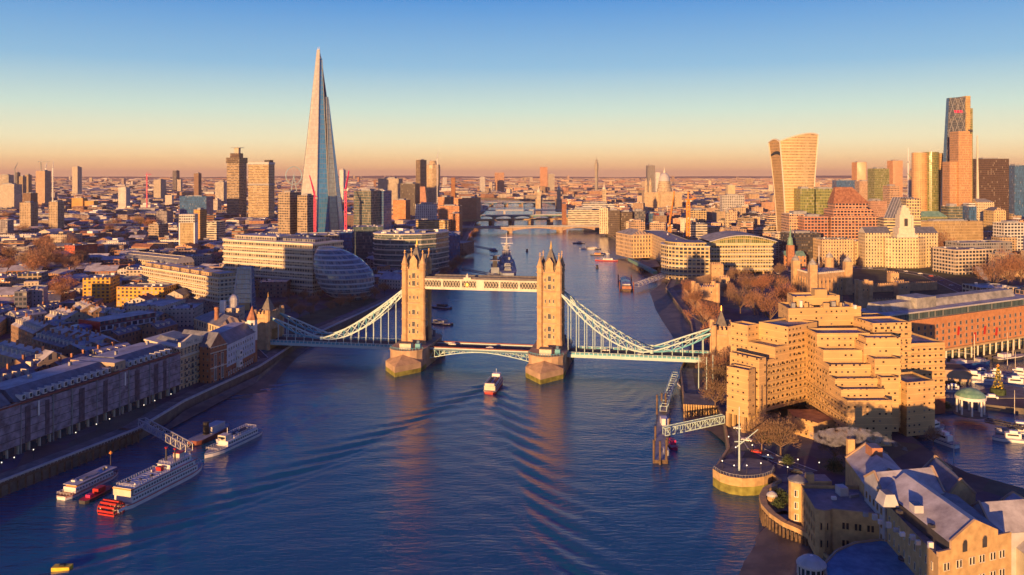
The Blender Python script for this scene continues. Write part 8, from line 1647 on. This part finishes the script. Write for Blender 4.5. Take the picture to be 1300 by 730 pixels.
# ---- steam plumes
def plume(label, pts, dens):
    b = MB(); b.smooth = True; rr = random.Random(9)
    n = 10; rings = []
    for (x, y, z, rd) in pts:
        rings.append([(x+rd*math.cos(2*math.pi*k/n)*.2, y+rd*math.cos(2*math.pi*k/n)*rr.uniform(.8, 1.2), z+rd*math.sin(2*math.pi*k/n)*rr.uniform(.8, 1.2)) for k in range(n)])
    for j in range(len(rings)-1):
        for k in range(n): b.face([rings[j][k], rings[j][(k+1) % n], rings[j+1][(k+1) % n], rings[j+1][k]], 'white')
    b.face(rings[0][::-1], 'white'); b.face(rings[-1], 'white')
    o = b.build('steam', kind='stuff'); q = bmesh.new(); q.from_mesh(o.data); bmesh.ops.remove_doubles(q, verts=q.verts, dist=.01); bmesh.ops.recalc_face_normals(q, faces=q.faces); q.to_mesh(o.data); q.free(); m = bpy.data.materials.new('steam'); m.use_nodes = True; n_ = m.node_tree.nodes; l = m.node_tree.links; n_.clear(); out = n_.new('ShaderNodeOutputMaterial'); v = n_.new('ShaderNodeVolumePrincipled'); v.inputs['Color'].default_value = (.9, .87, .85, 1)
    g = n_.new('ShaderNodeNewGeometry'); z = n_.new('ShaderNodeTexNoise'); z.inputs['Scale'].default_value = .5; z.inputs['Detail'].default_value = 4; l.new(g.outputs['Position'], z.inputs['Vector']); q = _m(n_, l, 'MULTIPLY', _m(n_, l, 'MAXIMUM', _m(n_, l, 'SUBTRACT', z.outputs['Fac'], .47), 0), dens); l.new(q, v.inputs['Density']); l.new(v.outputs[0], out.inputs['Volume']); o.data.materials.clear(); o.data.materials.append(m); return o
Ds = 283; plume('', [(XU(1152, Ds), Ds, ZV(571, Ds), .6), (XU(1135, Ds), Ds+2, ZV(563, Ds), 1.3), (XU(1112, Ds), Ds+3, ZV(557, Ds), 2.2), (XU(1090, Ds), Ds+4, ZV(557, Ds), 3.0), (XU(1065, Ds), Ds+5, ZV(562, Ds), 3.4), (XU(1042, Ds), Ds+5, ZV(560, Ds), 2.2), (XU(1034, Ds), Ds+5, ZV(558, Ds), 1)], 3.6)
Ds = 500; plume('', [(XU(1257, Ds), Ds, ZV(369, Ds), .8), (XU(1256, Ds), Ds, ZV(362, Ds), 1.8), (XU(1252, Ds), Ds, ZV(353, Ds), 2.4), (XU(1244, Ds), Ds, ZV(344, Ds), 3), (XU(1238, Ds), Ds, ZV(338, Ds), 1)], 1.6)
# ================================================================== the rest of the city
rg = random.Random(21)
def in_poly(x, y, P):
    c = False; n = len(P); j = n-1
    for i in range(n):
        xi, yi, xj, yj = P[i].x, P[i].y, P[j].x, P[j].y
        if (yi > y) != (yj > y) and x < (xj-xi)*(y-yi)/(yj-yi)+xi: c = not c
        j = i
    return c
RIV = LB[1:]+RB[:-1]
def near_river(x, y, m):
    for dx, dy in ((0, 0), (m, 0), (-m, 0), (0, m), (0, -m)):
        if in_poly(x+dx, y+dy, RIV) or in_poly(x+dx, y+dy, dock1) or in_poly(x+dx, y+dy, dock2): return True
    return False
occ = [(c.x, c.y, rad) for c, rad in OCC]
KEEP = [(-170, 640, 70), (-100, 700, 60), (-150, 560, 60), (262, 690, 120), (200, 640, 90), (300, 830, 90), (360, 760, 90), (250, 600, 60), (-240, 700, 20), (150, 320, 60), (110, 300, 40), (330, 560, 40), (165, 765, 95), (425, 892, 105), (362, 915, 85), (443, 802, 100), (230, 500, 100), (200, 760, 60)]
def hidden(x, y): return any((x-a)**2+(y-b)**2 < (rad+8)**2 for a, b, rad in occ) or any((x-a)**2+(y-b)**2 < rad*rad for a, b, rad in KEEP)
cands = []
y = 560
while y < 11600:
    cell = 34 if y < 1500 else 42 if y < 2600 else 62 if y < 4200 else 95 if y < 7500 else 150
    hw_ = .66*y+40; x = -hw_
    while x < hw_:
        px_, py_ = x+rg.uniform(-.2, .2)*cell, y+rg.uniform(-.2, .2)*cell
        wd = cell*rg.uniform(.55, .98); dp = cell*rg.uniform(.45, .85)
        if not near_river(px_, py_, wd*.62+6) and not hidden(px_, py_) and rg.random() < .95 and not (-120 < px_-py_*.0 < -10 and 0):
            north = px_ > (-60 if py_ > 1400 else 0)
            core = abs(px_-600) < 420 and 800 < py_ < 2100
            z = rg.choice([9, 10, 12, 12, 14, 16, 18]) if not north else rg.choice([14, 17, 20, 23, 26, 28])
            if core: z += rg.choice([0, 4, 10, 16])
            if py_ > 1800: z = rg.choice([10, 12, 14, 18, 22])
            if rg.random() < (.016 if py_ > 1200 else .006): z += rg.uniform(12, 30 if py_ < 4000 else 55)
            if rg.random() < .10: z = 0   # gaps: yards and squares
            cands.append((px_, py_, wd, dp, z, north, core, rg.random(), rg.uniform(-.5, .5) if rg.random() < .5 else rg.choice([-.35, .1, .25])))
        x += cell
    y += cell*.86
cands = [c for c in cands if c[4] > 0]
cands.sort(key=lambda c: -(c[2]*c[4]+c[2]*c[3]*CH/c[1])/c[1]**2)
ncand = len(cands)
SOUTHC = [(.42, .22, .13), (.34, .17, .10), (.50, .30, .17), (.52, .44, .34), (.38, .30, .25), (.28, .20, .18), (.60, .54, .46), (.30, .28, .30), (.45, .36, .25), (.68, .64, .6)]
NORTHC = [(.62, .44, .26), (.60, .48, .32), (.66, .46, .30), (.58, .34, .20), (.50, .38, .24), (.66, .56, .42), (.40, .28, .20), (.56, .30, .20), (.7, .62, .5)]
CNAME = lambda c: 'white' if min(c) > .45 else 'brown brick' if c[0] < .36 and c[0] > c[2]*1.5 else 'red brick' if c[2] < .16 else 'orange brick' if c[0] > c[2]*2 and c[0] < .6 else 'peach stone' if c[0] > .6 and c[1] < .5 else 'grey' if abs(c[0]-c[2]) < .09 else 'tan stone' if c[0] < .56 else 'cream stone'
anchors = [(x['label'], Vector((x.location.x, x.location.y))) for x in list(COL.objects) if x.parent is None and x.get('category') in ('tower', 'tower block', 'office tower', 'skyscraper', 'cathedral', 'church', 'hall', 'castle', 'block', 'office block', 'warehouse', 'hotel', 'building', 'mill', 'chimney', 'terrace', 'crane')]
SHORT = {}
def short(lb):
    """the first words of a landmark's own label, cut at its first relation word"""
    wds = lb.split(); out_ = []
    for q in wds:
        if q in ('left', 'right', 'beside', 'behind', 'below', 'above', 'near', 'between', 'with', 'in', 'on', 'at', 'of', 'over', 'just', 'cut', 'running', 'under', 'standing', 'and', 'that', 'facing', 'jutting', 'before', 'beyond') and len(out_) >= 2: break
        out_.append(q)
    return ' '.join(out_)
scount = {}
for lb, p in anchors: scount[short(lb)] = scount.get(short(lb), 0)+1
AN = [(short(lb), p) for lb, p in anchors if scount[short(lb)] == 1 and 2 <= len(short(lb).split()) <= 7 and not short(lb).startswith(('left', 'right', 'leftmost', 'rightmost', 'first', 'second', 'third'))]
seen = {}; city = MB(); pend = []
def relation(x, y, a):
    du = (x/y-a.x/a.y)*F; dy = y-a.y
    if abs(du) > 9: return ('right' if du > 0 else 'left')+' of the '
    return 'in front of the ' if dy < 0 else 'behind the '
for i, (x, y, wd, dp, z, north, core, q, rot) in enumerate(cands):
    col = rg.choice(NORTHC if north else SOUTHC); v_ = rg.uniform(.8, 1.15); col = tuple(min(.8, c*v_) for c in col)
    gab = z < 17 and rg.random() < (.55 if not north else .25); tall = z > 34
    fm = rg.choice(['flats', 'strip', 'plaster', 'office']) if tall else rg.choice(['brick', 'brick', 'stone', 'office', 'plaster', 'strip', 'flats', 'grid']) if z > 15 else rg.choice(['brick', 'plaster', 'brick', 'flats'])
    if tall: wd, dp = min(wd, rg.uniform(15, 26)), min(dp, rg.uniform(14, 22))
    rm = rg.choice(['frost', 'frost', 'slate', 'tile', 'flatroof']) if not north else rg.choice(['flatroof', 'leadroof', 'slate', 'tile', 'frost', 'leadroof'])
    c_, s_ = math.cos(rot), math.sin(rot); f = Fr((x-wd/2*c_, y-wd/2*s_), (x+wd/2*c_, y+wd/2*s_))
    if i < 235:
        shape = 'tall '+rg.choice(['', 'plain '])+'block' if tall else 'gabled house' if gab and wd < 24 else 'pitched roof range' if gab else 'low flat roofed block' if z < 15 else 'flat roofed office'
        nm = 'tower_block' if tall else 'gabled_house' if gab and wd < 24 else 'terrace_range' if gab else 'flat_roofed_block' if z < 15 else 'office_building'
        roofw = {'frost': 'frosty', 'slate': 'dark slate', 'tile': 'red tiled', 'flatroof': 'grey', 'leadroof': 'pale lead'}[rm]
        an = sorted(AN, key=lambda a: (a[1]-Vector((x, y))).length)
        base_lb = f"{CNAME(col)} {shape} with {roofw} roof, "; lb = None
        for a in an[:6]:
            t_ = base_lb+relation(x, y, a[1])+a[0]
            if t_ not in seen and len(t_.split()) <= 16: lb = t_; break
        if lb is None:
            for a in an[:8]:
                t_ = f"{CNAME(col)} {shape} {'farther' if y > 1000 else 'closer'} {relation(x, y, a[1])}{a[0]}"
                if t_ not in seen and len(t_.split()) <= 16: lb = t_; break
        if lb is None: lb = base_lb+'near the '+an[0][0]
        seen[lb] = 1
        def ex(w_, ro, f_, r_, z=z, dp=dp, gab=gab, col=col):
            rr = random.Random(int(f_.p.x*7)); c = MB()
            if gab:
                s = rr.uniform(.2, .8)*f_.w; c.prism(f_.quad(s, s+1.6, dp*.45, dp*.45+1), z, z+rr.uniform(4.5, 6), 'brickp', top='dark'); c.build('chimney', r_)
            elif rr.random() < .6:
                a_ = rr.uniform(.08, .4); c.prism(f_.quad(f_.w*a_, f_.w*min(.95, a_+rr.uniform(.25, .5)), dp*.25, dp*.8), z, z+rr.uniform(2.5, 4.5), rr.choice(['office', 'plaster', 'strip']), tuple(min(.8, q_*1.1) for q_ in col), top='flatroof'); c.build('penthouse', r_)
        bld(nm, lb, 'tower' if tall else 'house' if gab and wd < 24 else 'terrace' if gab else 'office block' if z >= 15 else 'block', f, dp, z, fm, col, roof='gable' if gab else 'flat', rm=rm, rh=rg.uniform(3, 5), plant=4 if y < 1300 else 2, extra=ex, group='ordinary city buildings', occ=False)
    else:
        far_ = y > 2600
        if gab: city.prism(f.quad(0, f.w, 0, dp), 4.5, z, fm if not far_ else 'far', col, top=False); city.gable(f.quad(0, f.w, 0, dp) if f.w < dp else [f.at(0, dp), f.at(0, 0), f.at(f.w, 0), f.at(f.w, dp)], z, 4, rm, fm, col)
        else:
            city.prism(f.quad(0, f.w, 0, dp), 4.5, z, fm if not far_ else 'far', col, top=rm)
            if not far_ and rg.random() < .5: a_ = rg.uniform(.1, .5); city.prism(f.quad(f.w*a_, f.w*(a_+.35), dp*.25, dp*.75), z, z+rg.uniform(2, 4), rg.choice(['grey', 'palegrey', 'white', 'dark']))
city.build('distant_buildings', kind='stuff')
# far woods and street trees that read as one mass
b = MB()
for k in range(420):
    y = rg.uniform(900, 5200); x = rg.uniform(-.64, .64)*y
    if near_river(x, y, 12) or hidden(x, y): continue
    h = rg.uniform(8, 15); nn_ = 60 if y < 2200 else 26
    for j in range(nn_):
        d = Vector((rg.gauss(0, 1), rg.gauss(0, 1), rg.gauss(0, .8))).normalized()*h*.5*rg.uniform(.4, 1.1); p = Vector((x, y, 5+h*.62))+d; s = h*.11 if y < 2200 else h*.2
        b.face([p, p+Vector((rg.uniform(-s, s), rg.uniform(-s, s), rg.uniform(-s, s)))*1.6, p+Vector((rg.uniform(-s, s), rg.uniform(-s, s), rg.uniform(-s, s)))*1.6], 'twigs2' if k % 4 else 'evergreen')
b.build('distant_trees', kind='stuff')
import sys; print("BUILDINGS", ncand, file=sys.stderr)
